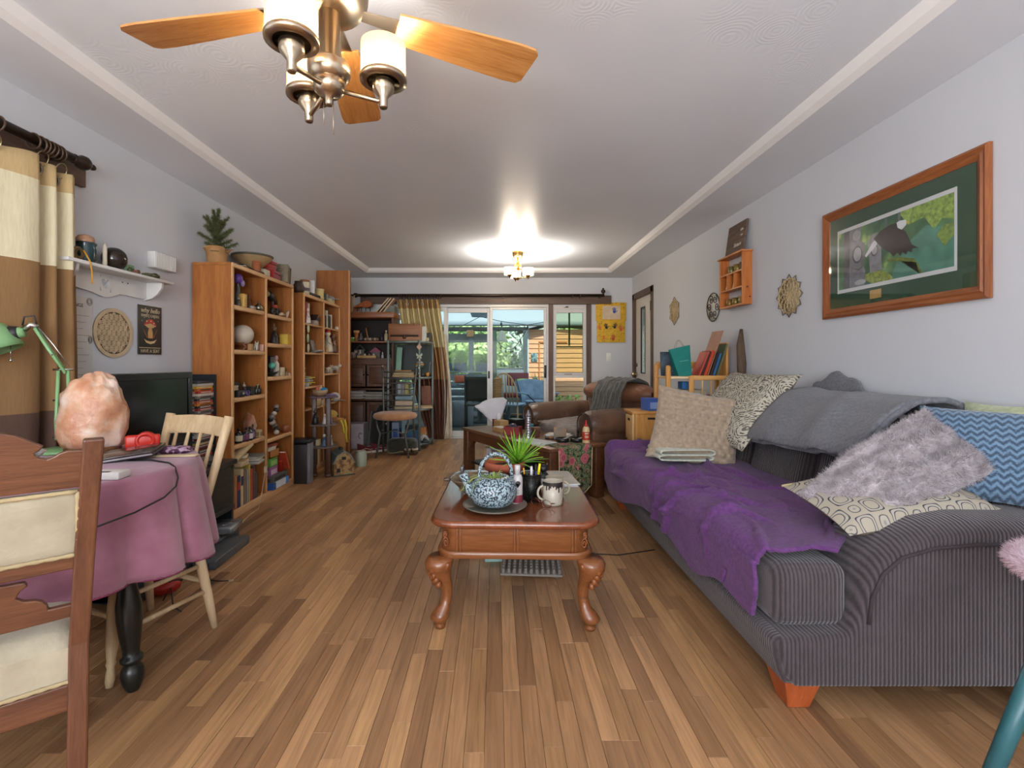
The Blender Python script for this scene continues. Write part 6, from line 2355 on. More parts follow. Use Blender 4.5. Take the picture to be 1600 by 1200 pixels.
# flower-of-life disc
fl=thing('wall_disc','round pale wood disc cut with an interlaced flower lattice','wall ornament',(XL+.001,2.71,1.277))
PLY2=M('#cbb493',.6,0,.08,20)
ob('backing',G().at(ry=PI/2).lathe([(.138,0),(.138,.004)],n=48),M('#5a4632',.8),fl)
g=G().ring([(.138*math.cos(a),.138*math.sin(a))for a in[2*PI*i/48 for i in range(48)]],[(.118*math.cos(a),.118*math.sin(a))for a in[2*PI*i/48 for i in range(48)]],.004,.009,'yz')
ob('rim',g,PLY2,fl)
R0=.0335
cs=[(i*R0+j*R0*.5,j*R0*math.sqrt(3)/2)for i in range(-6,7)for j in range(-6,7)]
g=G()
for(y,z)in cs:
 if math.hypot(y,z)>.135:
  continue
 pts=[(.0065,y+R0*math.cos(a),z+R0*math.sin(a))for a in[2*PI*i/18 for i in range(19)]]
 seg=[]
 for p in pts:
  if math.hypot(p[1],p[2])<.12:
   seg.append(p)
  else:
   if len(seg)>1:
    g.tube(seg,.0032,4)
   seg=[]
 if len(seg)>1:
  g.tube(seg,.0032,4)
o=ob('lattice',g,PLY2,fl);o['kind']='stuff'
# sign
sn=thing('wall_sign','black wall sign with a red mushroom reading have a seat','sign',(XL+.001,2.995,1.312))
ob('panel',G().rb(0,.006,-.1,.1,-.15,.15,.002),M('#22231f',.5,0,.2,15),sn)
ob('panel_edge',G().ring([(-.1,-.15),(.1,-.15),(.1,.15),(-.1,.15)],[(-.096,-.146),(.096,-.146),(.096,.146),(-.096,.146)],.006,.0068,'yz'),M('#5a4532',.6),sn)
TXC=M('#c9b99a',.6)
text('lettering','why hello',.042,TXC,sn,(.0068,0,.12),rl,shear=.25)
text('lettering','SWEET CHEEKS',.0225,TXC,sn,(.0068,0,.087),rl)
text('lettering','HAVE A SEAT',.03,TXC,sn,(.0068,0,-.13),rl,sx=.92)
ob('rule',G().box(.006,.0068,-.093,.093,-.111,-.107),TXC,sn)
def sl_(name,pts,d,c):
 return ob(name,G().prism(pts,.006+d,.0066+d,'yz'),M(c,.6),sn)
sl_('mushroom_cap',[(-.055,.03),(-.04,.052),(-.015,.068),(.015,.068),(.042,.05),(.055,.028),(.02,.018),(-.02,.018)],.0002,'#b4402c')
sl_('mushroom_gills',[(-.05,.03),(0,.042),(.05,.028),(.02,.014),(-.02,.014)],.0006,'#c9a577')
sl_('mushroom_stem',[(-.012,.014),(.012,.014),(.022,-.02),(.018,-.05),(-.018,-.05),(-.022,-.02)],.0006,'#c0975f')
sl_('moon_seat',[(-.055,-.055),(-.03,-.066),(0,-.07),(.03,-.066),(.055,-.055),(.035,-.078),(0,-.086),(-.035,-.078)],.0008,'#d6b98c')
sl_('leaf_spray',[(-.06,.01),(-.035,-.03),(-.015,-.05),(-.03,-.045),(-.05,-.015)],.0004,'#a9553a')
sl_('leaf_spray',[(.06,.01),(.035,-.03),(.015,-.05),(.03,-.045),(.05,-.015)],.0004,'#a9553a')
for(y,z)in((-.03,.06),(.005,.062),(.03,.05)):
 ob('cap_spot',G().at((.0069,y,z-.006),ry=PI/2).lathe([(.005,0),(.005,.0006)],n=10),M('#e8dccb',.6),sn)
for(y,z)in((-.05,.075),(-.01,.078),(.035,.076),(.07,.06),(-.07,.055)):
 ob('star',G().at((.006,y,z),ry=PI/2).lathe([(.003,0),(.003,.0008)],n=5),M('#b9c4b4',.6),sn)
# ================= TELEVISION AND STAND =================
tvs=thing('tv_stand','black glass fronted media stand under the television','tv stand',(0,0,0))
BK=M('#23272a',.35,0,.1)
sx0,sx1,sy0,sy1=-2.12,-1.70,2.22,3.15
ob('top',G().rb(sx0,sx1+.01,sy0,sy1+.01,.455,.485,.004),BK,tvs)
for y in(sy0,2.66,sy1-.02):
 ob('upright',G().box(sx0,sx1-.012,y,y+.02,.0,.455),BK,tvs)
ob('bottom_shelf',G().rb(sx0,sx1,sy0,sy1,.165,.195,.003),BK,tvs)
ob('back_panel',G().box(sx0,sx0+.01,sy0+.02,sy1-.02,.195,.455),M('#15181a',.6),tvs)
ob('plinth',G().rb(sx0,sx1+.06,sy0,sy1-.06,.0,.06,.006),M('#3f4549',.4,0,.1),tvs)
for a,b in((2.24,2.655),(2.685,3.135)):
 d=ob('glass_door',G().box(sx1-.006,sx1,a,b,.2,.45),GLASS('#b4c4c8',.04,.03),tvs)
 ob('door_edge',G().box(sx1-.006,sx1+.0005,a,a+.004,.2,.45),M('#5f8f8a',.3),d)
 ob('hinge',G().box(sx1-.008,sx1+.004,b-.02,b,.425,.447),BK,d)
for i in range(6):
 one('disc_case',['white game case first on the left in the media stand','white game case second in the media stand','white game case third in the media stand','white game case fourth in the media stand','grey game case near the right in the media stand','tilted pale game case at the front of the media stand'][i],'case',G().rb(-.07,.07,-.008,.008,0,.19,.002),M(('#d6d8d6','#cfd2d0','#dfe0de','#c4c9c7','#8f9694','#d2d6d2')[i],.4),(-1.86,2.78+i*.045+(.02 if i==5 else 0),.196),rot=(-.35 if i==0 else 0,0,0))
tv=thing('television','black flat screen television on the media stand','television',(0,0,0))
ob('bezel',G().ring([(2.30,.585),(3.02,.585),(3.02,1.055),(2.30,1.055)],[(2.335,.63),(2.985,.63),(2.985,1.015),(2.335,1.015)],-1.93,-1.895,'yz'),M('#131416',.15),tv,bev=.004)
ob('screen',G().box(-1.93,-1.902,2.335,2.985,.63,1.015),M('#050506',.12,0,.02),tv)
ob('rear_case',G().rb(-1.975,-1.93,2.36,2.96,.64,1.0,.015),M('#17181a',.4),tv)
ob('neck',G().box(-1.945,-1.915,2.6,2.72,.495,.6),M('#17181a',.3),tv)
ob('foot',G().rb(-2.02,-1.82,2.5,2.82,.485,.5,.006),M('#17181a',.2),tv)
# disc tower
tw=thing('disc_tower','slim black disc tower beside the oak bookcase','rack',(0,0,0))
ob('base',G().box(-2.135,-1.955,3.19,3.385,0,.03),BK,tw)
ob('column',G().box(-2.135,-2.125,3.19,3.385,.03,1.03),BK,tw)
ob('side',G().box(-2.125,-1.96,3.375,3.385,.03,1.03),BK,tw)
dc=['#39414a','#8f8a80','#a83228','#20252b','#d1cdc4','#5a3a33','#3e5a6e','#c25b3a','#2a2a2d','#b7b2a4','#6d2a2a','#44505c','#ded9cc','#1d1f23','#8d4a30','#6c7a84','#c9a540','#b93a34','#30343a','#979a98','#3a2b28','#cfd3d6','#7a2f2a','#2c4a66','#d9862f','#c23d30','#e0ba3d','#5d6468']
z=.03
names={0:'lowest',27:'topmost'}
for i in range(58):
 h=.0165
 c=dc[(i*11)%28]if i<53 else('#c2392e','#d8762c','#e0b83a','#c9c9c2','#3b4147')[i-53]
 dx=random.uniform(-.004,.004)
 if i>=20:
  ORD=('topmost','second','third','fourth','fifth','sixth','seventh','eighth','ninth','tenth','eleventh','twelfth','thirteenth','fourteenth','fifteenth','sixteenth','seventeenth','eighteenth','nineteenth','twentieth')
  q=57-i
  o=one('disc_case',('%s disc case from the top of the tower beside the bookcase'%ORD[q])if q<20 else('disc case %s down below the twentieth in the tower'%ORD[q-20].replace('topmost','first')),'case',G().rb(-.07,.07,-.09,.09,0,h-.001,.001,1),M(c,.3),(-2.045+dx,3.283+dx,z),0,'disc cases in the tower')
  ob('spine_print',G().box(-.05,.05,-.0905,-.09,.004,.011),M('#c9c4b8' if i%3 else '#2a2a2a',.5),o)
  ob('spine_print',G().box(.07,.0705,-.06,.06,.004,.011),M('#c9c4b8' if i%3 else '#2a2a2a',.5),o)
 z+=h
one('disc_riser','black riser under the stack of disc cases','stand',G().rb(-.07,.07,-.09,.09,0,.3295,.002),BK,(-2.045,3.283,.03))
for i,(y,c)in enumerate(((2.98,'#2e3236'),(3.06,'#6d6f6e'))):
 one('game_case',['dark case lying on the media stand end','grey case lying on the media stand end'][i],'case',G().rb(-.065,.065,-.05,.05,0,.014,.002),M(c,.4),(-1.80,y-.02,.486+i*.0145),.2)
lat('black_saucer','black ridged saucer on the media stand','dish',(-1.79,2.83,.486),[(0,0),(.05,0),(.075,.012),(.072,.014),(.05,.004),(0,.004)],M('#33373a',.3),24)
papers('magazines','dark magazines lying on the media stand',(-1.78,2.60,.486),.13,.2,4,('#3c403f','#57534c','#2c2f31'),.1,'magazine',.15,.006)
t=thing('disc_player','silver disc player on the plinth at the end of the media stand','player',(-1.70,3.02,.06),.15)
ob('body',G().rb(-.07,.08,-.09,.09,0,.05,.015,3),M('#9aa0a4',.25,.6),t)
ob('lid',G().lathe([(0,.055),(.05,.054),(.055,.048)],(0,0,0),20),M('#6d7276',.2,.5),t)
t=thing('game_console','slim dark grey console on the floor before the media stand','console',(-1.57,2.78,0),.05)
ob('case',G().rb(-.06,.06,-.2,.2,0,.05,.006),M('#4c5155',.45),t)
cord('thin black cable trailing from the media stand to the floor',[(-1.66,2.7,.165),(-1.63,2.69,.12),(-1.55,2.62,.05),(-1.5,2.5,.004),(-1.42,2.42,.004)])
t=thing('usb_cable','beige plug on a black cable lying on the floor','cord',(0,0,0))
ob('cable',G().tube([(-1.5,2.52,.004),(-1.45,2.46,.004),(-1.40,2.45,.004),(-1.355,2.455,.004)],.0028,6),M('#222',.5),t)
ob('plug',G().rb(-1.357,-1.335,2.448,2.462,.0,.008,.002),M('#b8a98a',.5),t)
t=thing('red_toy','red toy with black straps on the floor behind the pale chair','toy',(-1.60,2.32,0))
ob('shell',G().ell((0,0,.045),(.085,.06,.045),16,10),M('#a8241c',.35),t)
ob('strap',G().tube([(-.05,-.03,.07),(0,-.05,.10),(.05,-.03,.075),(.08,.02,.06)],.006,6),M('#1b1b1b',.6),t)
cord('black charger cable looped beside the red toy',[(-1.55,2.25,.004),(-1.5,2.2,.06),(-1.46,2.17,.1),(-1.47,2.2,.004),(-1.40,2.15,.004)])
# ================= ON THE ROUND TABLE =================
TT=RTZ+.003
def saltmat():
 m,nt,b=_new('salt_crystal')
 v=_coord(nt)
 n=_n(nt,'TexNoise',Scale=9.0,Detail=6.0)
 nt.links.new(v,n.inputs['Vector'])
 r=_ramp(nt,n.outputs['Fac'],[(.34,'#b97a58'),(.47,'#cd9c7c'),(.58,'#dcbfa9'),(.7,'#e6d6cb')])
 nt.links.new(r.outputs[0],b.inputs['Base Color'])
 b.inputs['Roughness'].default_value=.35
 b.inputs['Subsurface Weight'].default_value=.35
 b.inputs['Subsurface Radius'].default_value=(.03,.012,.006)
 b.inputs['Subsurface Scale'].default_value=1.0
 n2=_n(nt,'TexNoise',Scale=24.0,Detail=5.0)
 nt.links.new(v,n2.inputs['Vector'])
 _bump(nt,b,n2.outputs['Fac'],.5,.015)
 return m
SALT=saltmat()
def saltrock(name,label,loc,w_,h_,seed,rz=0,top=.75):
 t=thing(name,label,'salt lamp',loc,rz)
 def f(d):
  return(1/max(abs(d[2])**3+(1-d[2]*d[2])**1.5,.5)**.13)*(1+.16*fbm(d[0]*1.6+seed,d[1]*1.6,d[2]*1.6))+.06*fbm(d[0]*5+seed,d[1]*5,d[2]*5)
 g=G().ell((0,0,0),(w_/2,w_/2*.85,h_*.56),40,30,f)
 zc=-h_*.40
 g.v=[(x*(1-.10*max(0,z)/(h_*.5)),y*(1-.10*max(0,z)/(h_*.5)),max(z,zc)-zc+.018)for x,y,z in g.v]
 ob('crystal',g,SALT,t)
 ob('wood_base',G().lathe([(0,0),(w_*.40,0),(w_*.40,.016),(w_*.38,.02),(0,.02)],n=28),WOOD('#5a3a22','#7a5232','x',.4),t)
 return t
saltrock('salt_lamp','large pink salt crystal lamp on the round table',(-1.655,1.985,TT),.235,.305,3.3,.4)
# green clamp lamp
GRNL=M('#7fab76',.35,0,.08)
NK=METAL('#c7c9c0',.25)
dl=thing('desk_lamp','mint green jointed desk lamp on the round table','lamp',(-1.765,1.97,TT))
# local frame: lamp plane runs along direction toward the camera-left
e=Vector((-.90,-.43,0)).normalized()
def LPt(s,z,off=0):
 n_=Vector((-e.y,e.x,0))
 return tuple(e*s+n_*off+Vector((0,0,z)))
ob('base',G().lathe([(0,0),(.085,0),(.088,.006),(.08,.014),(.02,.018),(0,.018)],n=28),GRNL,dl)
ob('stem',G().cyl((0,0,.015),(0,0,.06),.008,n=10),NK,dl)
for off in(-.02,.02):
 ob('lower_arm',G().tube([LPt(off,.05),LPt(off*1.1,.12),LPt(off*.75,.33)],.0065,8),GRNL,dl)
for off in(-.007,.007):
 ob('spring',G().tube([(Vector(LPt(off,.075+.13*i/40))+Vector((.003*math.cos(i*1.9),.003*math.sin(i*1.9),0)))[:]for i in range(41)],.0016,4),NK,dl)
for z in(.06,.21,.335):
 ob('pivot_bolt',G().cyl(LPt(-.032,z),LPt(.032,z),.004,n=8),NK,dl)
for off in(-.009,.009):
 ob('upper_arm',G().tube([LPt(-.01,.32,off),LPt(.045,.42,off),LPt(.085,.50,off)],.006,8),GRNL,dl)
ob('upper_rod',G().tube([LPt(-.02,.345),LPt(.03,.435),LPt(.085,.515)],.0025,6),NK,dl)
ob('pivot_bolt',G().cyl(LPt(.03,.395,-.03),LPt(.03,.395,.03),.003,n=8),NK,dl)
ob('head_joint',G().tube([LPt(.08,.505),LPt(.10,.515),LPt(.12,.495)],[.012,.011,.013],8),NK,dl)
ob('cable',G().tube([LPt(.08,.51),LPt(.09,.55),LPt(.12,.545),LPt(.125,.51)],.0035,6),M('#1a1a1a',.4),dl)
hd=Vector((e.x,e.y,0))*.118+Vector((0,0,.485))
g=G().at(hd,rz=math.atan2(e.y,e.x),ry=math.radians(100)).lathe([(.018,0),(.022,.02),(.03,.05),(.034,.055)],n=20)
g.M=None
ob('head_neck',g,GRNL,dl)
g=G().at(hd,rz=math.atan2(e.y,e.x),ry=math.radians(100)).lathe([(.0235,.018),(.025,.02),(.0305,.042),(.029,.044)],n=20)
g.M=None
ob('neck_grip',g,M('#1d1d1d',.5),dl)
g=G().at((hd+e*.10+Vector((0,0,-.04)))[:],rz=math.atan2(e.y,e.x),ry=math.radians(24)).lathe([(0,.075),(.03,.072),(.062,.052),(.078,.02),(.083,-.02),(.085,-.045),(.082,-.045),(.078,-.018),(.07,.02),(.05,.048),(0,.062)],n=28)
g.M=None
ob('lamp_head',g,GRNL,dl)
ob('pull_chain',G().tube([LPt(.16,.43),LPt(.16,.375)],.0015,5),NK,dl)
ob('chain_knob',G().ell(LPt(.16,.372),(.006,.006,.006),8,6),NK,dl)
# closed laptop propped, tape, pouch, stick, box
t=thing('laptop','closed dark laptop lying tilted on the round table','laptop',(-1.425,1.83,TT+.003),rot=(math.radians(2),math.radians(-7),math.radians(20)))
ob('base_half',G().rb(-.13,.13,-.09,.09,0,.010,.003),M('#2b2a2c',.3),t)
ob('lid_half',G().rb(-.13,.13,-.09,.09,.011,.021,.003),M('#3a2f2c',.15),t)
ob('silver_edge',G().box(-.13,.13,-.0915,-.09,.006,.012),METAL('#c7c9cb',.3),t)
t=thing('tape_roll','red tape dispenser standing on the round table','tape',(-1.475,2.035,TT),.5)
ob('roll',G().at((0,0,.036),rx=PI/2).lathe([(.022,-.02),(.036,-.02),(.036,.02),(.022,.02),(.022,-.02)],n=24),M('#c22a1c',.35),t)
ob('handle',G().rb(-.07,.05,-.018,.018,.0,.06,.008),M('#c9301f',.35),t)
t=thing('zip_pouch','purple patterned zip pouch on the round table','pouch',(-1.32,1.95,TT+.008),.35)
ob('pouch',G().at(rx=PI/2).pillow(.17,.09,.035,10),SPECK('#4a2440','#b89ab0',50,.55,.8,.04),t)
one('wood_ruler','pale wooden ruler lying by the edge of the round table','ruler',G().rb(-.13,.13,-.016,.016,0,.006,.002),M('#cbb58f',.6),(-1.29,1.865,TT),.12)
t=thing('white_box','small white printed box at the near edge of the round table','box',(-1.205,1.52,TT),.1)
ob('body',G().rb(-.05,.035,-.03,.03,0,.022,.003),M('#d9d6ce',.5,var=.03),t)
ob('print_mark',G().box(-.03,.0,-.02,-.005,.022,.0226),M('#3a3a38',.6),t)
cord('black laptop cable curling over the front of the pink cloth',[(-1.36,1.78,TT+.004),(-1.27,1.78,TT+.004),(-1.17,1.73,TT+.004)]+[(RTC[0]+R_*math.cos(a_),RTC[1]+R_*math.sin(a_),z_)for a_,R_,z_ in((.02,.478,.745),(-.03,.505,.715),(-.1,.525,.695),(-.22,.54,.675),(-.4,.545,.655),(-.6,.55,.64),(-.8,.55,.63))])
t=thing('glass_dish','cut glass dish showing through the chair crest on the round table','dish',(-1.62,1.62,TT))
ob('dish',G().lathe([(0,0),(.05,0),(.06,.03),(.085,.06),(.08,.062),(.05,.03),(0,.01)],n=26,fn=lambda a,z:1+.05*math.sin(13*a)),M('#b9c0c4',.08,.4,.25,50),t)
papers('letter_pile','loose letters at the back of the round table by the lamp',(-1.86,1.70,TT),.12,.2,4,('#cdbf9d','#d8d0bb','#a8977a'),.5,'papers',.3)
# ================= ON AND IN THE BOOKCASES =================
def bs(px,X,z):
 """point at depth-line X behind the bookcase front, seen at image column px"""
 return(X,X*F/(px-CX),z)
B1T,B2T=1.821,1.791
# --- top of the nearer bookcase
tr=thing('tabletop_tree','little artificial pine wrapped in brown paper on the bookcase','plant',(-2.02,3.50,B1T),.3)
def wrap(u,v):
 a=u*2*PI
 r=.062+.012*v+(.02*math.sin(5*a)+.01)*max(0,v-.72)*3.5
 return(r*math.cos(a),r*math.sin(a),.115*v+.012*math.sin(3*a)*v)
KR=M('#a37a4d',.85,0,.15,20)
ob('paper_wrap',G().grid(36,12,wrap,cu=True),KR,tr,solid=.002)
ob('wrap_base',G().lathe([(0,.001),(.06,.001),(.06,.004)],n=20),KR,tr)
ob('string',G().tube([(.071*math.cos(a),.071*math.sin(a),.085)for a in[2*PI*i/20 for i in range(20)]],.003,5,closed=True),M('#5c4a35',.8),tr)
ob('trunk',G().cyl((0,0,.02),(0,0,.36),.008,.003),M('#5a4630',.8),tr)
rnd=random.Random(31)
def bough(parent,p0,p1,r,n,seed):
 g=G()
 rr=random.Random(seed)
 p0,p1=Vector(p0),Vector(p1)
 d=(p1-p0)
 vs,fs=[],[]
 for i in range(n):
  t=rr.random()
  c=p0+d*t
  dr=(Vector((rr.gauss(0,1),rr.gauss(0,1),rr.gauss(0,1))).normalized()+d.normalized()*.9).normalized()
  L=r*(1.15-.5*t)*rr.uniform(.7,1.2)
  s_=dr.cross(Vector((rr.gauss(0,1),rr.gauss(0,1),rr.gauss(0,1)))).normalized()*.0017
  k=len(vs)
  vs+=[c-s_,c+s_,c+dr*L]
  fs.append((k,k+1,k+2))
 g.add(vs,fs)
 o=ob('pine_bough',g,M('#59603a',.7,0,.35,60),parent)
 o['kind']='stuff'
for i in range(16):
 a=i*2.4
 z0=.1+.012*i
 L=.13-.004*i
 bough(tr,(0,0,z0),(L*math.cos(a),L*math.sin(a),z0+.06+.002*i),.035,420,i)
bough(tr,(0,0,.22),(.01,.0,.40),.04,700,99)
bough(tr,(0,0,.16),(-.05,-.06,.33),.036,500,98)
papers('magazine','dark glossy magazines sagging over the bookcase top edge',(-1.98,3.68,B1T),.2,.26,3,('#2d2f2a','#b7b3a8','#1f211d'),.2,'magazine',.2,.006)
t=thing('flared_bowl','wide flared tan clay bowl with a grey rim on the bookcase','bowl',(-1.99,3.95,B1T+.055),.2)
ob('bowl',G().lathe([(0,0),(.05,0),(.07,.012),(.145,.085),(.155,.1),(.148,.1),(.062,.014),(0,.01)],n=36),M('#a98b62',.7,0,.15),t)
ob('rim_band',G().lathe([(.146,.088),(.157,.1),(.158,.108),(.15,.108),(.145,.095)],n=36),M('#5b564b',.7),t)
carton('cream storage box under the flared bowl',(-1.96,3.985,B1T),.13,.15,.054,'#c9bd9c',.05)
t=thing('ring_stack','stack of terracotta rings on the bookcase front edge','ornament',(-1.885,3.80,B1T+.012))
for k in range(7):
 ob('ring',G().tube([(.026*math.cos(a),.026*math.sin(a),.006+k*.011)for a in[2*PI*i/16 for i in range(16)]],.006,6,closed=True),M('#a9653f',.7),t)
one('wood_block','small brown wood block under the terracotta rings','block',G().rb(-.035,.035,-.05,.05,0,.012,.002),M('#6d4228',.6),(-1.885,3.81,B1T))
carton('tall cream box right of the terracotta rings',(-1.905,3.955,B1T),.07,.09,.05,'#cfc6ae')
def softbag(label,loc,w_,d_,h_,c,rz=0,strap='#1f1a1a'):
 t=thing('soft_bag',label,'bag',loc,rz)
 ob('body',G().rb(-w_/2,w_/2,-d_/2,d_/2,0,h_,min(w_,d_,h_)*.3,3),FAB(c,c,30),t)
 ob('zip',G().tube([(w_/2+.001,-d_*.4+d_*.8*i/6,h_*.65)for i in range(7)],.003,5),M(strap,.6),t)
 ob('flap',G().rb(-w_/2-.004,w_/2+.004,-d_/2-.004,d_/2+.004,h_*.7,h_+.004,.012,2),FAB(c,c,30),t)
 return t
softbag('red zip bag lying lowest on the bookcase top',(-1.93,4.13,B1T),.12,.2,.07,'#9c2320',.1)
softbag('smaller red pouch on top of the red zip bag',(-1.95,4.10,B1T+.076),.11,.16,.075,'#a92824',-.1)
t=thing('photo_box','grey brown keepsake box standing on end on the bookcase','box',(-1.955,4.33,B1T),.25,rot=(-.2,0,.2))
ob('box_body',G().rb(-.09,.09,-.045,.045,0,.17,.004),M('#857a66',.7,0,.2),t)
ob('box_spine',G().rb(-.09,.095,.045,.065,0,.17,.004),M('#53402f',.6),t)
for k in range(3):
 ob('script_line',G().box(-.05,.05-.01*k,-.0462,-.045,.12-k*.02,.124-k*.02),M('#4b4438',.7),t)
# --- top of the farther bookcase
lat('brown_jar','round dark brown jar at the near end of the farther bookcase top','jar',(-1.93,4.72,B2T),[(0,0),(.04,0),(.055,.03),(.055,.06),(.035,.1),(.038,.115),(0,.118)],M('#3d2a20',.5,0,.2),18)
t=thing('printed_tin','cream and brown printed tin on the farther bookcase top','tin',(-1.90,4.80,B2T))
ob('can',G().lathe([(0,0),(.045,0),(.045,.13),(.043,.135),(0,.135)],n=22),M('#cfc4a8',.4),t)
ob('print_band',G().lathe([(.0453,.03),(.0457,.031),(.0457,.06),(.0453,.061)],n=22),M('#4a3a4c',.5),t)
ob('lid',G().lathe([(.047,.12),(.047,.14),(0,.142)],n=22),M('#8a5a34',.4),t)
t=thing('white_print','white card box with a small tree emblem on the farther bookcase','box',(-1.925,4.99,B2T+.028),.35)
ob('box_body',G().rb(-.05,.05,-.085,.085,0,.13,.003),M('#dcdad6',.6,var=.03),t)
ob('emblem',G().at((.0505,0,.08),ry=PI/2).lathe([(.018,0),(.018,.0008)],n=9),M('#8d8a86',.6),t)
text('lettering','MECA',.03,M('#55524f',.6),t,(.0512,0,.032),(PI/2,0,PI/2))
one('dark_binder','dark flat binder lying under the white card box','binder',G().rb(-.06,.075,-.13,.13,0,.027,.003),M('#2f2c27',.5),(-1.93,4.98,B2T),.0)
t=thing('yellow_canister','pale yellow ridged canister on the farther bookcase','canister',(-1.905,5.20,B2T))
ob('can',G().lathe([(0,0),(.05,0),(.052,.02),(.048,.03),(.05,.09),(.052,.1),(0,.1)],n=20),M('#d3bd7d',.4),t)
ob('lid',G().lathe([(.053,.098),(.053,.112),(0,.116)],n=20),M('#dccb95',.4),t)
book('thin grey green book standing by the yellow canister',(-1.92,5.33,B2T),.1,.085,.02,'#5c6354',PI/2)
book('cream book standing by the grey green one',(-1.92,5.365,B2T),.1,.08,.02,'#b5ab90',PI/2)
carton('cream box with a grey cap slumped on it',(-1.915,5.55,B2T),.08,.13,.05,'#d0c39a')
t=thing('baseball_cap','grey cap lying on the cream box','cap',(-1.92,5.56,B2T+.051),.6)
ob('crown',G().ell((0,0,.008),(.06,.075,.03),16,8),FAB('#75767a','#8b8c90'),t)
ob('brim',G().rb(.03,.1,-.05,.05,0,.008,.003),FAB('#7a7164','#8e8476'),t)
# --- nearer bookcase, left bay
KN0=set(o.name for o in bpy.data.objects)
z=S1L[3]+.001
t=thing('stopper_bottle','tall glass bottle with a purple flower stopper on the top shelf','bottle',bs(372,-1.93,z))
ob('body',G().lathe([(0,0),(.024,0),(.026,.05),(.012,.09),(.008,.13),(.01,.135)],n=14),M('#5f635c',.15,0,.3),t)
ob('stopper',G().ell((0,0,.165),(.026,.026,.03),10,8,lambda d:1+.3*math.sin(5*math.atan2(d[1],d[0]))),M('#6f4aa0',.3),t)
ob('petal',G().ell((.02,.012,.14),(.012,.014,.02),8,6),M('#9a86b5',.3),t)
figurine('small dark pewter figurine on the top shelf',bs(373,-1.885,z),.055,'#5d5754','#8b8682',.2)
one('block_candle','amber block candle on the top shelf','candle',G().rb(-.016,.016,-.018,.018,0,.075,.003),M('#c9a052',.45),bs(379.5,-1.885,z))
t=thing('boat_figurine','little clay boat figurine behind the amber candle','figurine',bs(391,-1.96,z))
ob('hull',G().prism([(-.05,.02),(.06,.025),(.04,0),(-.03,0)],-.015,.015,'yz'),M('#7d7a70',.6),t)
ob('sail',G().prism([(-.03,.025),(.015,.025),(-.02,.09)],-.006,.006,'yz'),M('#8a6248',.6),t)
ob('mast',G().cyl((0,-.02,.02),(0,-.024,.105),.002),M('#5a4a3a',.6),t)
one('paper_scroll','grey rolled scroll lying on the top shelf','scroll',G().tube([(0,-.035,.012),(0,.035,.012)],.012,10),M('#a39a8f',.7),bs(395,-1.88,z))
t=thing('bell','small pewter onion dome bell at the end of the top shelf','bell',bs(404,-1.89,z))
ob('bell_body',G().lathe([(0,0),(.02,0),(.025,.015),(.02,.03),(.008,.038),(.003,.05),(0,.065)],n=14),METAL('#8d8d7a',.35),t)
z=S1L[2]+.001
t=thing('ostrich_egg','large cream ostrich egg on a crossed wooden stand','egg',bs(379.5,-1.925,z))
ob('egg',G().ell((0,0,.118),(.075,.085,.075),24,16),M('#c9bfae',.45,0,.06),t)
for s in(-1,1):
 ob('stand_leg',G().at((0,0,.024),rx=s*.5).rb(-.03,.03,-.06,.06,-.008,.008,.004),WOOD('#7a4a2c','#9a6a44','y',.5),t)
for i in range(2):
 one('slate_book',['grey clothbound book lying behind the ostrich egg','darker grey book on top of it behind the ostrich egg'][i],'book',G().rb(-.05,.05,-.05,.05,0,.03,.003),M(('#8f8880','#6d655f')[i],.6),(-2.07,3.60,z+.0+i*.031),.1*i)
carton('tiny wooden box between the egg and the white elephant',bs(391,-1.885,z),.03,.035,.05,'#b58a58')
animal('white ceramic elephant on the second shelf',bs(400,-1.89,z),.068,'#d3cdbf',PI/2+.3,'elephant_figurine',trunk=True,ears=.9)
rock('dark_pebble','dark oval pebble behind the white elephant','stone',bs(395,-1.96,z),(.014,.02,.026),M('#4b4239',.5),3)
for k,px in enumerate((408,411.5)):
 one('thin_case',['pink thin case at the end of the second shelf','rose thin case against the bookcase divider'][k],'case',G().rb(-.02,.02,-.006,.006,0,.052-.008*k,.002),M(('#c99a88','#c4786c')[k],.5),bs(px,-1.885,z))
z=S1L[1]+.001
t=thing('dark_case','black slanted presentation case at the back of the third shelf','case',(-2.03,3.63,z),0)
ob('case_body',G().prism([(-.14,0),(.12,0),(.12,.09),(.02,.11),(-.14,.15)],-.05,.05,'yz'),M('#1f1e1c',.4),t)
ob('case_edge',G().prism([(-.14,.15),(.02,.11),(.02,.115),(-.14,.155)],-.05,.052,'yz'),M('#b3a58c',.6),t)
lat('cream_cone','cream paper cone standing on the black case','cone',(-2.02,3.535,z+.151),[(0,0),(.03,0),(.012,.1),(.004,.115),(0,.115)],M('#c9b190',.6))
for k in range(3):
 carton(['lowest of three cream boxes at the near end of the third shelf','middle of three cream boxes on the third shelf','top of three cream boxes on the third shelf'][k],(-1.92,3.515,z+k*.028),.055,.07,.0275,'#c2b091',lid='#d3c4a8')
figurine('black and white cat figurine on the third shelf',bs(381.5,-1.925,z),.075,'#2b2622','#b8ada0',.3,ears=True)
carton('small black gift box on the third shelf',bs(391,-1.91,z),.045,.06,.065,'#23211f')
for k,px in enumerate((400.5,405)):
 bottle(['small black essence bottle left of its twin on the third shelf','small black essence bottle right of its twin on the third shelf'][k],bs(px,-1.89,z),.011,.055,'#211e1d','#101010')
t=thing('paper_fan','cream triangular printed card at the end of the third shelf','card',bs(409.5,-1.90,z),-.5)
ob('card',G().prism([(-.05,0),(.05,.0),(.05,.02),(-.02,.085),(-.05,.07)],-.002,.002,'yz'),M('#bfae86',.7,0,.1),t)
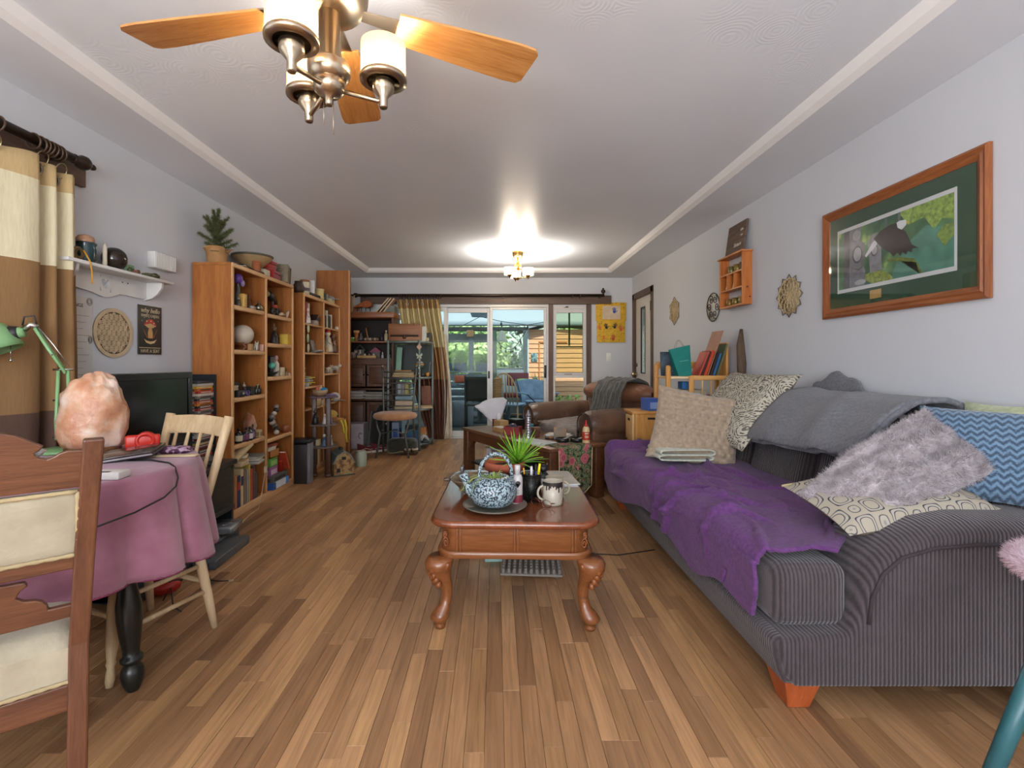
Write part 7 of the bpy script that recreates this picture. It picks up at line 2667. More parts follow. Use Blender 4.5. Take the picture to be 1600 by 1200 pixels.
ob('print_ring',G().tube([(.0028,.012+.015*math.cos(a),.028+.012*math.sin(a))for a in[2*PI*i/14 for i in range(14)]],.001,4,closed=True),M('#4a4438',.7),t)
t=thing('ribbon_bundle','bundle of purple ribbon on the third shelf front','ribbon',bs(384,-1.875,z))
for k in range(5):
 ob('loop',G().tube([(.008*math.sin(k+a),.022*math.cos(a+k)+.008*(k-2),.016+.013*math.sin(a))for a in[2*PI*i/12 for i in range(12)]],.004,5,closed=True),M(('#4d3a7a','#6a569a','#8a7fae','#3a2c5e','#5d4a8a')[k],.5),t)
t=thing('camera','small black box camera at the front of the third shelf','camera',bs(374,-1.875,z))
ob('camera_body',G().rb(-.018,.018,-.03,.03,0,.038,.004),M('#231f1e',.5),t)
ob('lens',G().at((.018,.004,.018),ry=PI/2).lathe([(.009,0),(.009,.006),(.006,.007),(0,.007)],n=12),METAL('#b9b4ac',.3),t)
z=S1L[0]+.001
for k,(y,c,h,lab)in enumerate(((3.455,'#5a2c2c',.19,'maroon book standing at the near end of the fourth shelf'),(3.485,'#cfc4b0',.2,'cream book standing beside the maroon one'),(3.515,'#2b231e',.17,'dark brown book standing on the fourth shelf'),(3.545,'#6b3a2e',.185,'rust book next to the pink crystal'))):
 book(lab,(-2.02,y,z),.13,h,.028,c,PI/2)
one('flat_book','white book lying across the standing books','book',G().rb(-.05,.05,-.055,.055,0,.022,.002),M('#b9b4a8',.6),(-2.0,3.49,z+.205))
one('flat_book','red book on top of the white lying book','book',G().rb(-.05,.05,-.055,.055,0,.026,.002),M('#8c2f22',.6),(-2.0,3.485,z+.228))
saltrock('salt_rock','smaller peach salt crystal lamp on the fourth shelf',bs(391,-1.99,z),.12,.175,8.1,.2)
spec=[(373,-1.89,.02,.085,'#23292a','#0f0f0f','#cfc6ae','squat dark bottle with a cream label nearest on the fourth shelf'),(380,-1.885,.013,.06,'#2c2423','#121212','#6d3a5c','tiny bottle with a plum label on the fourth shelf'),(385,-1.875,.015,.082,'#3a2228','#151515','#7a4468','dropper bottle with a purple label on the fourth shelf'),(390.5,-1.875,.016,.08,'#2a2a2c','#151515','#d6d0c8','dropper bottle with a white label on the fourth shelf'),(395,-1.88,.011,.088,'#4a3a52','#2c3a3a','#8d7aa0','slim bottle with a lilac label on the fourth shelf')]
for(px,X,r,h,c,cc,lc,lab)in spec:
 bottle(lab,bs(px,X,z),r,h,c,cc,lc)
carton('little cream tag box at the far end of the fourth shelf',bs(404.5,-1.885,z),.035,.04,.06,'#c7b48d',panel='#8d7a58')
bottle('dark vial in front of the cream card',bs(407.5,-1.93,z),.009,.075,'#2a2420','#111')
one('cream_card','square cream card leaning at the back of the fourth shelf','card',G().box(-.002,.002,-.035,.035,0,.085),M('#d2c8b2',.7),bs(408,-1.98,z),-.2)
# bottom of the left bay
z=.0605
cols=[('#c07848',.24,.03,'orange tan tall book first in the bottom row'),('#20285a',.23,.04,'navy book with a red panel second in the bottom row'),('#cdb88c',.27,.035,'cream and navy book third in the bottom row'),('#7d6a5c',.25,.04,'floral patterned book fourth in the bottom row'),('#8f9496',.25,.025,'grey spiral notebook in the bottom row'),('#b9a24a',.28,.02,'mustard book in the bottom row'),('#a8452f',.24,.03,'brick red book in the bottom row'),('#5a3838',.26,.03,'plum book in the bottom row'),('#4a4440',.2,.03,'charcoal book last in the bottom row')]
y=3.45
for k,(c,h,tk,lab)in enumerate(cols):
 b_=book(lab,(-1.955,y+tk/2,z),.18,h,tk,c,PI/2)
 if k in(1,2):
  ob('spine_panel',G().box(-tk/2+.002,tk/2-.002,-.0912,-.09,h*.55,h*.8),M(('#b83a2c','#2a2f5c')[k-1],.5),b_)
 y+=tk+.006
for k in range(4):
 one('small_book',['lowest small cream paperback lying on the bottom row','second small paperback lying on the bottom row','third small paperback lying on the bottom row','top small paperback lying on the bottom row'][k],'book',G().rb(-.07,.07,-.06,.06,0,.019,.002),M(('#cbb58a','#d6c6a2','#b99c6c','#d9cdb0')[k],.7),(-1.94,3.60+.006*k,z+.283+.0195*k),.12*k)
papers('magazine_stack','stack of thin magazines lying at the right of the bottom row',(-1.935,3.80,z+.265),.17,.14,7,('#b9b4a8','#cfcabf','#8f8a80','#d9d4c8'),.1,'magazine',.15,.009)
one('tilted_magazine','thick cream catalogue sliding out under the fourth shelf','magazine',G().at(rx=.32).rb(-.08,.08,-.12,.12,0,.022,.003),M('#cdb88e',.7),(-1.925,3.57,z+.385))
t=thing('lamp_cord','cream cord with an inline switch hanging from the fourth shelf','cord',(0,0,0))
ob('cable',G().tube([(-1.86,3.84,.53),(-1.838,3.85,.50),(-1.836,3.85,.30),(-1.838,3.84,.22),(-1.82,3.74,.06),(-1.80,3.66,.006),(-1.79,3.5,.004),(-1.76,3.35,.004)],.0032,6),M('#c9b698',.5),t)
ob('inline_switch',G().rb(-1.846,-1.824,3.838,3.858,.235,.285,.005),M('#d6c8ae',.5),t)
# --- nearer bookcase, right bay
z=S1R[3]+.001
t=thing('dark_horn','dark carved horn resting high in the right bay','ornament',bs(426,-2.0,z))
ob('horn',G().tube([(0,-.07,.15),(0,-.03,.145),(0,.02,.12),(0,.05,.10)],[.026,.026,.02,.012],10),M('#3a352c',.5,0,.4,30),t)
ob('horn_tip',G().ell((0,-.085,.152),(.02,.022,.022),10,7),M('#a39a6a',.5),t)
ob('post',G().cyl((0,0,0),(0,0,.125),.008),M('#77706a',.5),t)
t=thing('toy_motorbike','red and black toy motorbike in the right bay','toy',bs(430,-1.90,z),0)
for y in(-.035,.035):
 ob('wheel',G().at((0,y,.026),ry=PI/2).lathe([(.012,-.008),(.026,-.007),(.026,.007),(.012,.008),(.012,-.008)],n=16),M('#191818',.5),t)
ob('frame',G().tube([(0,-.035,.026),(0,-.01,.055),(0,.03,.05),(0,.035,.026)],.005,6),METAL('#b9b6b0',.3),t)
ob('tank',G().ell((0,-.002,.06),(.014,.034,.014),12,8),M('#a5382c',.3),t)
for k,(px,lab)in enumerate(((441,'long pale driftwood piece in the right bay'),(449,'short upright pale driftwood piece in the right bay'))):
 g=G().tube([(0,-.04,.012),(0,-.01,.018),(.0,.03,.014)]if k==0 else[(0,-.01,.0),(0,.0,.03),(0,.02,.05)],[.007,.013,.008],8)
 one('driftwood_bit',lab,'driftwood',g,M('#c2a78c',.7),bs(px,-1.885,z))
z=S1R[2]+.001
figurine('dark beaded figurine with tall brown ears',bs(428.5,-1.92,z),.13,'#3a322e','#7d5d44',.2,ears=True,name='eared_figurine')
t=carton('mustard yellow gift box in the right bay',bs(446.5,-1.905,z),.075,.09,.095,'#c79a35')
ob('bright_face',G().box(-.036,.036,-.0455,-.045,.003,.092),M('#dcb84c',.5),t)
t=thing('feather','brown feather on the yellow gift box','feather',bs(444,-1.92,z+.0955))
ob('vane',G().prism([(-.06,0),(.0,.012),(.06,.002),(.0,-.006)],0,.002,'xy'),M('#6a4a36',.7),t)
one('teal_card','muted teal card against the bookcase back','card',G().box(-.002,.002,-.04,.04,0,.17),M('#55706a',.6),(-2.07,3.99,z))
z=S1R[1]+.001
carton('tall dark blue box at the back of the third right shelf',bs(423.5,-1.99,z),.04,.05,.175,'#252b3a')
carton('tall grey box beside the dark blue one',bs(427,-1.96,z),.035,.04,.165,'#8f8780')
t=thing('white_bottle','slim white bottle with a pink stopper','bottle',bs(432,-1.90,z))
ob('body',G().lathe([(0,0),(.018,0),(.017,.085),(.009,.095),(.009,.1)],n=14),M('#cfc6bb',.4),t)
ob('stopper',G().ell((0,0,.118),(.011,.011,.02),10,7),M('#b98f82',.4),t)
t=thing('glass_orb_plant','turquoise glass ball nested in dark leaves','ornament',bs(425,-1.895,z))
ob('orb',G().ell((0,0,.07),(.022,.022,.022),14,9),M('#5fb3a0',.15),t)
for k in range(9):
 g=G();blade(g,(0,0,.0),(math.cos(k*.7),math.sin(k*.7),.9+.3*(k%2)),.075,.011,.02)
 ob('leaf',g,M('#26342a',.5),t,solid=.002)
one('cream_block','cream carved soap block on the third right shelf','ornament',G().rb(-.015,.015,-.025,.025,0,.058,.006),M('#c9b795',.5),bs(440,-1.89,z))
for k,px in enumerate((447,451.5)):
 rock('pebble',['speckled brown pebble on the third right shelf','small pink pebble at the shelf end'][k],'stone',bs(px,-1.88,z),(.012,.013,.012+.004*(1-k)),M(('#8a6a55','#d3ab98')[k],.5),k)
z=S1R[0]+.001
t=thing('wire_ornament','black and white wire and shell ornament in the lower right bay','ornament',bs(427.5,-1.92,z))
rnd=random.Random(77)
for k in range(9):
 a=k*.9
 ob('shell',G().ell((.018*math.cos(a),.022*math.sin(a),.02+.021*k),(.018,.02,.016),9,6),M(('#c9c4ba','#2a2826','#8a847c')[k%3],.35),t)
ob('wire',G().tube([(.02*math.cos(k*.8),.03*math.sin(k*.8),.01*k)for k in range(20)],.002,5),M('#1d1b1a',.4),t)
t=thing('easel_card','white picture card on a little easel in the lower right bay','card',bs(432.5,-1.985,z),rot=(0,math.radians(-12),.2))
ob('card',G().box(-.003,.003,-.05,.05,.05,.175),M('#d0cabc',.6,var=.04),t)
for y in(-.03,.03):
 ob('easel_leg',G().cyl((.002,y,0),(0,y,.08),.003),M('#3a332c',.5),t)
lat('copper_box','copper cylinder canister at the end of the lower right bay','canister',bs(446,-1.90,z),[(0,0),(.03,0),(.03,.062),(.026,.064),(0,.064)],M('#a35f42',.35,.3),18)
one('wood_strip','thin pale stick leaning at the back of the lower right bay','stick',G().rb(-.01,.01,-.04,.04,0,.012,.002),M('#b98f5c',.6),(-2.05,3.99,.60-.113))
z=.0605
t=carton('blue and white shipping box at the bottom of the right bay',(-1.915,4.12,z),.17,.29,.055,'#ccd4dc')
ob('blue_end',G().rb(-.0862,.0862,-.146,-.10,.0,.0555,.001,1),M('#2a5596',.5),t)
ob('blue_end',G().rb(-.0862,.0862,.09,.146,.0,.0555,.001,1),M('#4a86c8',.5),t)
carton('grey and black printed box on the shipping box',(-1.92,4.12,z+.056),.16,.28,.05,'#5a5750',panel='#2a2826')
carton('lilac printed box on the grey box',(-1.93,4.06,z+.107),.13,.14,.075,'#8d5a86',panel='#cbb4c4')
carton('green printed box on the lilac box',(-1.93,4.06,z+.183),.13,.14,.075,'#5d9a44',panel='#8fc06a')
t=thing('wood_bin','orange wooden bin of envelopes on the green box','bin',(-1.93,4.06,z+.259))
g=G();w_,d_,h_=.07,.085,.06
g.box(-w_,w_,-d_,d_,0,.005);g.box(-w_,w_,-d_,-d_+.006,0,h_);g.box(-w_,w_,d_-.006,d_,0,h_);g.box(-w_,-w_+.006,-d_,d_,0,h_);g.box(w_-.006,w_,-d_,d_,0,h_)
ob('bin_body',g,M('#b07238',.5),t)
for k in range(5):
 ob('envelope',G().at((-.04+k*.02,0,.01),ry=.15).box(-.001,.001,-.07,.07,0,.06+.004*k),M(('#d8cfc0','#c4bbaa')[k%2],.7),t)
book('red hardback leaning out at the right of the bay',(-1.885,4.255,z+.125),.13,.17,.025,'#b5452a',PI/2,rot=(.0,-.45,PI/2))
lat('red_can','red lidded can beside the lilac box','can',(-1.89,4.215,z+.107),[(0,0),(.033,0),(.033,.08),(.036,.082),(.036,.095),(0,.097)],M('#a92a20',.35),18)
one('rolled_print','red banded rolled poster on the bin','roll',G().tube([(0,-.07,.018),(0,.07,.018)],.018,12),M('#a34a3a',.5),(-1.93,4.13,z+.325),-.3)
# --- black speaker-like case in the gap and the plant stand
t=thing('black_case','black upright case with a grey edge between the bookcases','case',(-1.79,4.50,0),0)
ob('case_body',G().rb(-.10,.055,-.07,.07,0,.36,.004),M('#26211f',.5),t)
ob('grey_edge',G().rb(.055,.08,-.07,.03,0,.37,.004),M('#77777c',.45),t)
ob('top_flap',G().rb(-.14,.08,-.075,.075,.37,.405,.004),M('#17171b',.4),t)
PSW=WOOD('#3b2017','#58331f','z',.4)
ps=thing('plant_stand','dark wooden three tier stand with pillars before the bookcase','stand',(-1.70,4.76,0),.25)
tiers=[(.30,.13,'#5a4a42'),(.515,.13,'#5a4a42'),(.785,.135,'#4b3c3a')]
for(zz,r,c)in tiers:
 pts=[(r*math.cos(a)*(1.1 if k%2 else 1.0),r*math.sin(a)*(1.1 if k%2 else 1.0))for k,a in enumerate([2*PI*i/12+.26 for i in range(12)])]
 ob('tier',G().prism(pts,zz-.016,zz,'xy'),M('#6d625c' if zz<.6 else '#6a5a68',.3,0,.15),ps,bev=.004)
for k in range(3):
 a=2*PI*k/3-.9
 x,y=.085*math.cos(a),.085*math.sin(a)
 ob('pillar',G().rb(x-.022,x+.022,y-.022,y+.022,0,.769,.004),PSW,ps)
 ob('foot',G().rb(x-.028,x+.028,y-.028,y+.028,0,.03,.006),PSW,ps)
ps_at=lambda x,y,zz:(-1.70+x,4.76+y,zz)
lat('stone_bowl','polished tan stone bowl on top of the plant stand','bowl',ps_at(-.02,-.03,.786),[(0,0),(.04,0),(.065,.025),(.075,.06),(.07,.06),(.055,.025),(0,.012)],M('#9a805f',.25,0,.2),24)
rock('pink_crystal','pink crystal point in the stone bowl','stone',ps_at(-.045,-.04,.80),(.02,.02,.045),M('#b8604c',.3),4)
rock('peach_crystal','peach crystal in the stone bowl','stone',ps_at(-.02,-.02,.80),(.02,.02,.05),M('#c99a74',.3),5)
t=thing('blue_flower','bright blue paper flower in the stone bowl','flower',ps_at(.015,-.03,.80))
for k in range(8):
 a=k*PI/4
 ob('petal',G().ell((.02*math.cos(a),.02*math.sin(a),.045),(.017,.017,.02),8,6),M('#1f86b8',.4),t)
ob('centre',G().ell((0,0,.04),(.02,.02,.035),8,6),M('#16658f',.4),t)
t=thing('purple_cloth','purple cloth scrap at the edge of the plant stand top','cloth',ps_at(.07,-.03,.787),.4)
ob('scrap',G().grid(10,6,lambda u,v:(-.03+.10*u,-.03+.06*v,.004+.012*abs(math.sin(u*6+v*3))-.02*max(0,u-.7))),FAB('#6d5aa8','#8a79c0'),t,solid=.003)
figurine('black spiky figurine on the middle tier',ps_at(-.06,-.05,.516),.15,'#221e1c','#3a322e',0,name='spiky_figurine',ears=True)
figurine('white china figurine on the middle tier',ps_at(.035,-.06,.516),.11,'#c9c2ba','#d8c8b8',.5)
figurine('lilac china figurine behind on the middle tier',ps_at(.055,.02,.516),.12,'#8f84a8','#d0c4c8',.5)
carton('cream box on the lowest tier of the plant stand',ps_at(-.06,-.02,.301),.06,.06,.06,'#c9b994')
figurine('blue robed figurine on the lowest tier',ps_at(.03,-.06,.301),.13,'#4a6478','#cfc7bc',.3)
figurine('grey china figurine right on the lowest tier',ps_at(.07,.0,.301),.11,'#9a9690','#d0cabf',.3)
# --- farther bookcase
z=S2L[3]+.001
book('red hardback at the near end of the farther bookcase',(-1.94,4.77,z),.14,.21,.05,'#8c1f26',PI/2)
book('thin cream book beside the red hardback',(-1.93,4.815,z),.14,.2,.018,'#c9b5a4',PI/2)
figurine('white angel figurine on the upper left shelf',bs(480,-1.875,z),.13,'#cfc9bb','#dcd3c4',.3)
t=thing('toy_house','small dark roofed toy house on the upper left shelf','toy house',bs(490,-1.90,z))
ob('walls',G().rb(-.03,.03,-.035,.035,0,.04,.002),M('#a99a8c',.6),t)
ob('roof',G().prism([(-.048,.036),(.048,.036),(0,.085)],-.038,.038,'yz'),M('#352420',.6),t)
figurine('lilac figurine beside the toy house',bs(495.5,-1.88,z),.07,'#8f88a8','#c7c0cf',.2)
z=S2L[2]+.001
t=thing('hanging_tags','string of pale green tags hanging on the near side of the shelf','ornament',bs(481.5,-1.87,z))
for k,zz in enumerate((.0,.075,.15,.215)):
 ob('tag',G().ell((0,.004*(-1)**k,zz+.035),(.008,.02,.034),10,7),M(('#b9b58f','#a9b28a','#c6c39c','#b28f74')[k],.5),t)
ob('string',G().cyl((0,0,0),(0,0,.27),.0015),M('#8a8570',.7),t)
lat('red_dish','dark red glass dish hung at the back of the shelf','dish',(-2.04,4.82,z+.19),[(0,0),(.03,0),(.06,.04),(.056,.04),(0,.008)],M('#8c1f2a',.2),18)
one('dish_post','thin stand under the dark red dish','stand',G().lathe([(.03,0),(.03,.006),(.006,.012),(.006,.19)],n=10),M('#5a3a2c',.5),(-2.04,4.82,z))
t=thing('stone_tablet','grey stone tablet tilted on a slab on the second left shelf','ornament',bs(492.5,-1.93,z),rot=(0,-.25,0))
ob('tablet',G().box(-.006,.006,-.055,.055,.012,.11),M('#8d8580',.6),t)
ob('slab',G().rb(-.02,.06,-.065,.075,0,.014,.003),M('#9c9590',.6),t)
z=S2L[1]+.001
papers('paper_heap','heap of folded papers with a yellow sheet on the third left shelf',(-1.945,4.86,z),.13,.2,12,('#b9bcbb','#8fa3ad','#c9bfa8','#cfd0cc','#d4c23c','#a89c86'),.1,'papers',.4,.0085)
t=thing('toy_boat','small white toy boat on the paper heap','toy',(-1.93,4.80,z+.102),.2)
ob('hull',G().prism([(-.06,.03),(.06,.03),(.04,0),(-.04,0)],-.02,.02,'yz'),M('#8a857f',.6),t)
ob('cabin',G().rb(-.014,.014,-.03,.03,.03,.06,.003),M('#d9d3c6',.6),t)
ob('cabin_roof',G().rb(-.02,.02,-.045,.05,.06,.068,.002),M('#e0dccf',.6),t)
z=S2L[0]+.001
t=thing('lidded_pot','tan pot with a painted lid on the fourth left shelf','pot',bs(493.5,-1.895,z))
ob('pot',G().lathe([(0,0),(.05,0),(.056,.03),(.056,.1),(0,.1)],n=22),M('#b39c74',.5),t)
ob('lid',G().lathe([(.06,.1),(.058,.115),(.035,.15),(.01,.155),(0,.156)],n=22),SPECK('#8a4a48','#c9b99a',22,.52,.5),t)
lat('small_cup','tiny white cup at the end of the fourth left shelf','cup',bs(503,-1.88,z),[(0,0),(.014,0),(.018,.045),(.015,.045),(0,.006)],M('#cfc3ae',.4))
carton('little cream carton beside the tiny cup',bs(499.5,-1.875,z),.025,.03,.05,'#d8cdb4')
z=.0605
book('cream cookbook at the bottom of the farther bookcase',(-1.93,5.03,z),.17,.22,.04,'#cbb793',PI/2)
book('tan board book beside the cream cookbook',(-1.93,5.08,z),.17,.215,.03,'#a87248',PI/2)
rock('round_basket','brown round woven basket lid at the bottom of the bookcase','basket',(-1.92,5.14,z),(.07,.025,.10),M('#a3623c',.7,0,.25,40,.3),6,.03)
bottle('dark blue jar on the inner bottom shelf',(-1.99,4.92,z),.03,.12,'#2c3446','#b9b4aa')
z=S2R[3]+.001
for k,(c,h,lab)in enumerate((('#b3ab98',.15,'pale book first in the upper right row'),('#1f2326',.13,'black book second in the upper right row'),('#d3cdb9',.19,'tall ivory book third in the upper right row'),('#2a2d2c',.14,'black lettered book fourth in the upper right row'),('#3a3d3e',.135,'charcoal book fifth in the upper right row'),('#d9d2bd',.155,'thin ivory book sixth in the upper right row'))):
 book(lab,(-1.935,5.26+k*.047,z),.13,h,.036,c,PI/2)
rock('white_ball','small cream ball at the end of the upper right row','ball',bs(526.5,-1.89,z),(.022,.022,.022),M('#cfc4ae',.5),1,.02)
t=rock('striped_ball','green striped ball on top of the black book','ball',(-1.93,5.31,z+.153),(.035,.035,.035),SPECK('#2c5a44','#b9c4b4',14,.5,.4),2,.03)
z=S2R[2]+.001
figurine('white bearded santa figurine with a red hat',bs(512,-1.89,z),.21,'#b9b09a','#d8c9b0',.2,hat='#9c2420',c3='#cfc6b4')
figurine('brown coated bear figurine beside the santa',bs(520.5,-1.89,z),.18,'#5a4034','#6d4c3a',.2,c3='#b07a5a')
figurine('small gilt cherub at the near edge of the shelf',bs(510.5,-1.868,z),.06,'#b5985a','#cbb27a')
z=S2R[1]+.001
lat('red_vase','dark red glass vase at the back of the third right shelf','vase',(-2.0,5.42,z),[(0,0),(.02,0),(.03,.03),(.02,.08),(.016,.11),(.024,.15),(.02,.15),(0,.1)],M('#6d1220',.12),16)
animal('grey and white cat figurine on the third right shelf',bs(523,-1.89,z),.11,'#b0a89c',.6,'cat_figurine','#d3c8b8')
animal('cream kitten figurine on the third right shelf',bs(513.5,-1.885,z),.09,'#c9bba6',1.2,'cat_figurine','#b59a80')
z=S2R[0]+.001
one('photo_card','cream photo card standing at the near end of the fourth right shelf','card',G().box(-.003,.003,-.05,.05,0,.2),M('#c9ac78',.6),(-1.95,5.31,z),-.25)
for k in range(4):
 one('stacked_book',['orange brown book lying lowest on the fourth right shelf','purple grey book lying second on the fourth right shelf','white book lying third on the fourth right shelf','grey book lying on top of the fourth right shelf stack'][k],'book',G().rb(-.06,.05,-.08,.08,0,.022,.002),M(('#b06a38','#6a5a78','#cfc9bd','#8f8b88')[k],.6),(-1.915,5.36,z+k*.0225),.1*k)
t=thing('baseball_cap','white cap hanging out of the fourth right shelf','cap',(-1.87,5.60,z),-.3)
ob('crown',G().ell((0,0,.05),(.06,.07,.055),16,10),FAB('#c4c0b8','#d6d2ca'),t)
ob('brim',G().at((.0,.05,.012),rx=-.2).rb(-.05,.06,0,.08,0,.006,.003),FAB('#bdb9b1','#cfcbc3'),t)
one('yellow_strap','yellow strap lying in front of the white cap','strap',G().tube([(0,-.09,.01),(.01,-.04,.03),(0,.02,.045),(.0,.05,.03)],.007,6,flat=.5),M('#c2a83c',.6),(-1.862,5.50,z))
z=.0605
t=thing('yellow_plush','yellow plush dog peeking from the bottom right bay','plush toy',(-1.90,5.52,z+.36))
ob('body',G().ell((0,0,-.12),(.08,.1,.16),14,9),FAB('#b58f3c','#cfab55'),t)
ob('head',G().ell((.02,0,.09),(.07,.075,.065),14,9),FAB('#b58f3c','#cfab55'),t)
for s in(-1,1):
 ob('ear',G().ell((.01,s*.075,.08),(.025,.02,.05),9,6),FAB('#a37c2c','#b99140'),t)
ob('nose',G().ell((.088,0,.085),(.012,.014,.01),8,6),M('#2a1f16',.4),t)
ob('base_lump',G().rb(-.08,.08,-.09,.09,-.36,-.2,.04,3),FAB('#7d6a4a','#94805c'),t)
t=thing('grey_plush','black and grey plush toy beside the yellow plush dog','plush toy',(-1.90,5.33,z),0)
ob('body',G().ell((0,0,.17),(.085,.08,.17),14,9),SPECK('#2a2a2c','#a8a6a4',9,.5,.9,.05),t)
ob('head',G().ell((.02,0,.38),(.07,.075,.07),14,9),SPECK('#2f2f31','#b8b5b0',11,.5,.9,.05),t)
for s in(-1,1):
 ob('ear',G().ell((0,s*.06,.45),(.02,.025,.03),9,6),M('#2a2a2c',.9),t)
for o in bpy.data.objects:
 if o.parent is None and o.name not in KN0 and o.get('category')in('figurine','bottle','ornament','candle','bell','stone','toy','vase','cup','ribbon','camera','driftwood','toy house','ball')and o.location.x<-1.84:
  o.scale=(1.3,1.3,1.3)
# ================= FLOOR ITEMS BY THE BOOKCASES =================
pb=thing('paper_bag','tall crumpled brown paper bag with a yellow ribbon by the bookcase','bag',(-1.73,5.22,0),.3)
def bagfn(w_,d_,h_):
 def f(u,v):
  a=u*2*PI
  sx=abs(math.cos(a))**.5*(1 if math.cos(a)>0 else-1)
  sy=abs(math.sin(a))**.5*(1 if math.sin(a)>0 else-1)
  k=1+.06*fbm(sx*2,sy*2,v*4)+.05*v
  return(sx*w_/2*k,sy*d_/2*k,v*h_+.012*math.sin(a*3)*v)
 return f
ob('bag',G().grid(44,18,bagfn(.2,.15,.52),cu=True),M('#a0703f',.85,0,.12,10),pb,solid=.002)
ob('bag_bottom',G().box(-.09,.09,-.065,.065,.002,.006),M('#8d6236',.85),pb)
ob('ribbon',G().tube([(.09,-.075,.5),(.11,-.085,.42),(.105,-.08,.34),(.115,-.085,.26)],.012,6,flat=.3),M('#c9b02c',.5),pb)
ob('ribbon',G().tube([(.05,-.08,.5),(.075,-.09,.44),(.085,-.09,.36)],.011,6,flat=.3),M('#d8c03a',.5),pb)
th_=thing('barn_lantern','painted tin barn shaped lantern on the floor','lantern',(-1.56,4.86,0),.55)
w_,d_=.095,.12
g=G().prism([(-w_,0),(w_,0),(w_,.13),(.06,.2),(0,.23),(-.06,.2),(-w_,.13)],-d_,d_,'xz')
ob('walls',g,SPECK('#6d4a2c','#b58f5c',22,.48,.6,.1,'#8a8a52',4.0),th_)
roof=[(-w_-.012,.125),(-.066,.205),(0,.242),(.066,.205),(w_+.012,.125),(w_+.004,.118),(.06,.196),(0,.228),(-.06,.196),(-w_-.004,.118)]
ob('roof',G().prism(roof,-d_-.012,d_+.012,'xz'),M('#77827c',.5,.3,.15),th_)
ob('base',G().rb(-w_-.012,w_+.012,-d_-.012,d_+.012,-.0,.012,.003),M('#454c40',.5),th_)
ob('loft_door',G().box(-.02,.02,-d_-.002,-d_,.155,.185),M('#1d1a17',.6),th_)
ob('window_mark',G().box(-.07,-.035,-d_-.002,-d_,.035,.075),M('#1d1a17',.6),th_)
ob('side_sign',G().box(w_,w_+.002,-.09,.09,.02,.11),M('#c9bfa4',.6),th_)
for k in range(4):
 ob('sign_mark',G().box(w_+.002,w_+.003,-.07+k*.04,-.05+k*.04,.035,.095),M('#4c4438',.6),th_)
ob('roof_knob',G().rb(-.015,.015,-.03,.03,.238,.262,.005),M('#232725',.5),th_)
lat('milk_jar','pale green enamel jar on the floor behind the barn lantern','jar',(-1.45,5.20,0),[(0,0),(.055,0),(.058,.01),(.058,.13),(.045,.15),(.048,.165),(.04,.165),(0,.15)],M('#9fa894',.4,0,.1),20)
def shoe(label,loc,rz):
 t=thing('sneaker',label,'shoe',loc,rz,'maroon sneakers')
 out=[(-.045,-.13),(.04,-.13),(.05,-.05),(.048,.05),(.03,.125),(-.01,.14),(-.042,.1),(-.05,0)]
 ob('sole',G().prism(out,0,.028,'xy'),M('#cfc4b4',.7,var=.04),t,bev=.006)
 def up(u,v):
  a=u*2*PI
  y=.005+math.sin(a)*.125
  x=math.cos(a)*.043
  hgt=.05+.045*max(0,-math.sin(a))
  k=1-.55*v*(1 if math.sin(a)>-.2 else .25)
  return(x*k,y*(1-.25*v*(math.sin(a)>0)),.026+hgt*v)
 ob('upper',G().grid(24,6,up,cu=True),FAB('#5a1a1f','#71252a'),t,solid=.005)
 ob('stripe',G().tube([(.046,-.09,.045),(.046,-.03,.06),(.045,.03,.042),(.04,.08,.05)],.006,5,flat=.5),M('#d8cdbd',.6),t)
 ob('stripe',G().tube([(-.046,-.09,.045),(-.048,-.03,.06),(-.045,.03,.042),(-.04,.08,.05)],.006,5,flat=.5),M('#d8cdbd',.6),t)
 ob('laces',G().rb(-.018,.018,-.02,.06,.066,.078,.005),M('#c9beae',.7),t)
 return t
shoe('maroon sneaker with white stripe, nearer to the jar',(-1.60,5.98,0),-.9)
shoe('maroon sneaker with white stripe, nearer to the metal chair',(-1.46,6.07,0),-.8)
carton('white cardboard box with a curl mark beside the hutch',(-1.86,6.36,0),.3,.26,.32,'#b9aeb4',.0,cat='box')
g=G().tube([(-1.75+.02*math.cos(a),6.226,.17+.035*math.sin(a))for a in[.6+4.4*i/14 for i in range(15)]],.004,5)
one('curl_hook','dark curled handle tab on the front of the white box','handle',g,M('#2b2528',.5))
bk=thing('black_bag','black fabric bag slumped open in front of the hutch','bag',(-1.49,6.33,0),.1)
def blob(u,v):
 a=u*2*PI
 r=1+.12*fbm(math.cos(a)*2,math.sin(a)*2,v*3)
 k=1-.25*v
 return(.19*math.cos(a)*r*k,.14*math.sin(a)*r*k,v*.46+.03*math.sin(a*2)*v)
BKF=FAB('#1c1d1a','#2a2b26',30)
ob('body',G().grid(32,12,blob,cu=True),BKF,bk,solid=.006)
ob('stuffing',G().ell((.03,.0,.42),(.13,.1,.15),16,10,lambda d:1+.25*fbm(d[0]*3,d[1]*3,d[2]*3)),FAB('#121412','#20231f',30),bk)
ob('zip_pull',G().rb(.06,.10,-.148,-.14,.32,.345,.003),M('#cfcfc9',.4),bk)
dbg=thing('duffel_bag','dark olive duffel bag on the floor under the shelf unit','bag',(-1.13,5.93,0),0)
ob('body',G().rb(-.2,.17,-.10,.10,.005,.19,.07,4),FAB('#24251c','#37382b',30),dbg)
ob('trim',G().tube([(-.19+.04*i,-.102,.03+.0*i-.012*math.sin(i))for i in range(9)],.006,5),M('#8f8250',.7),dbg)
ob('strap',G().tube([(-.12,-.08,.16),(-.02,-.11,.2),(.08,-.09,.16)],.01,6,flat=.4),M('#1a1a16',.7),dbg)
t=thing('toy_shoes','brown slippers with fleece cuffs beside the duffel bag','shoe',(-1.03,5.85,0),.3)
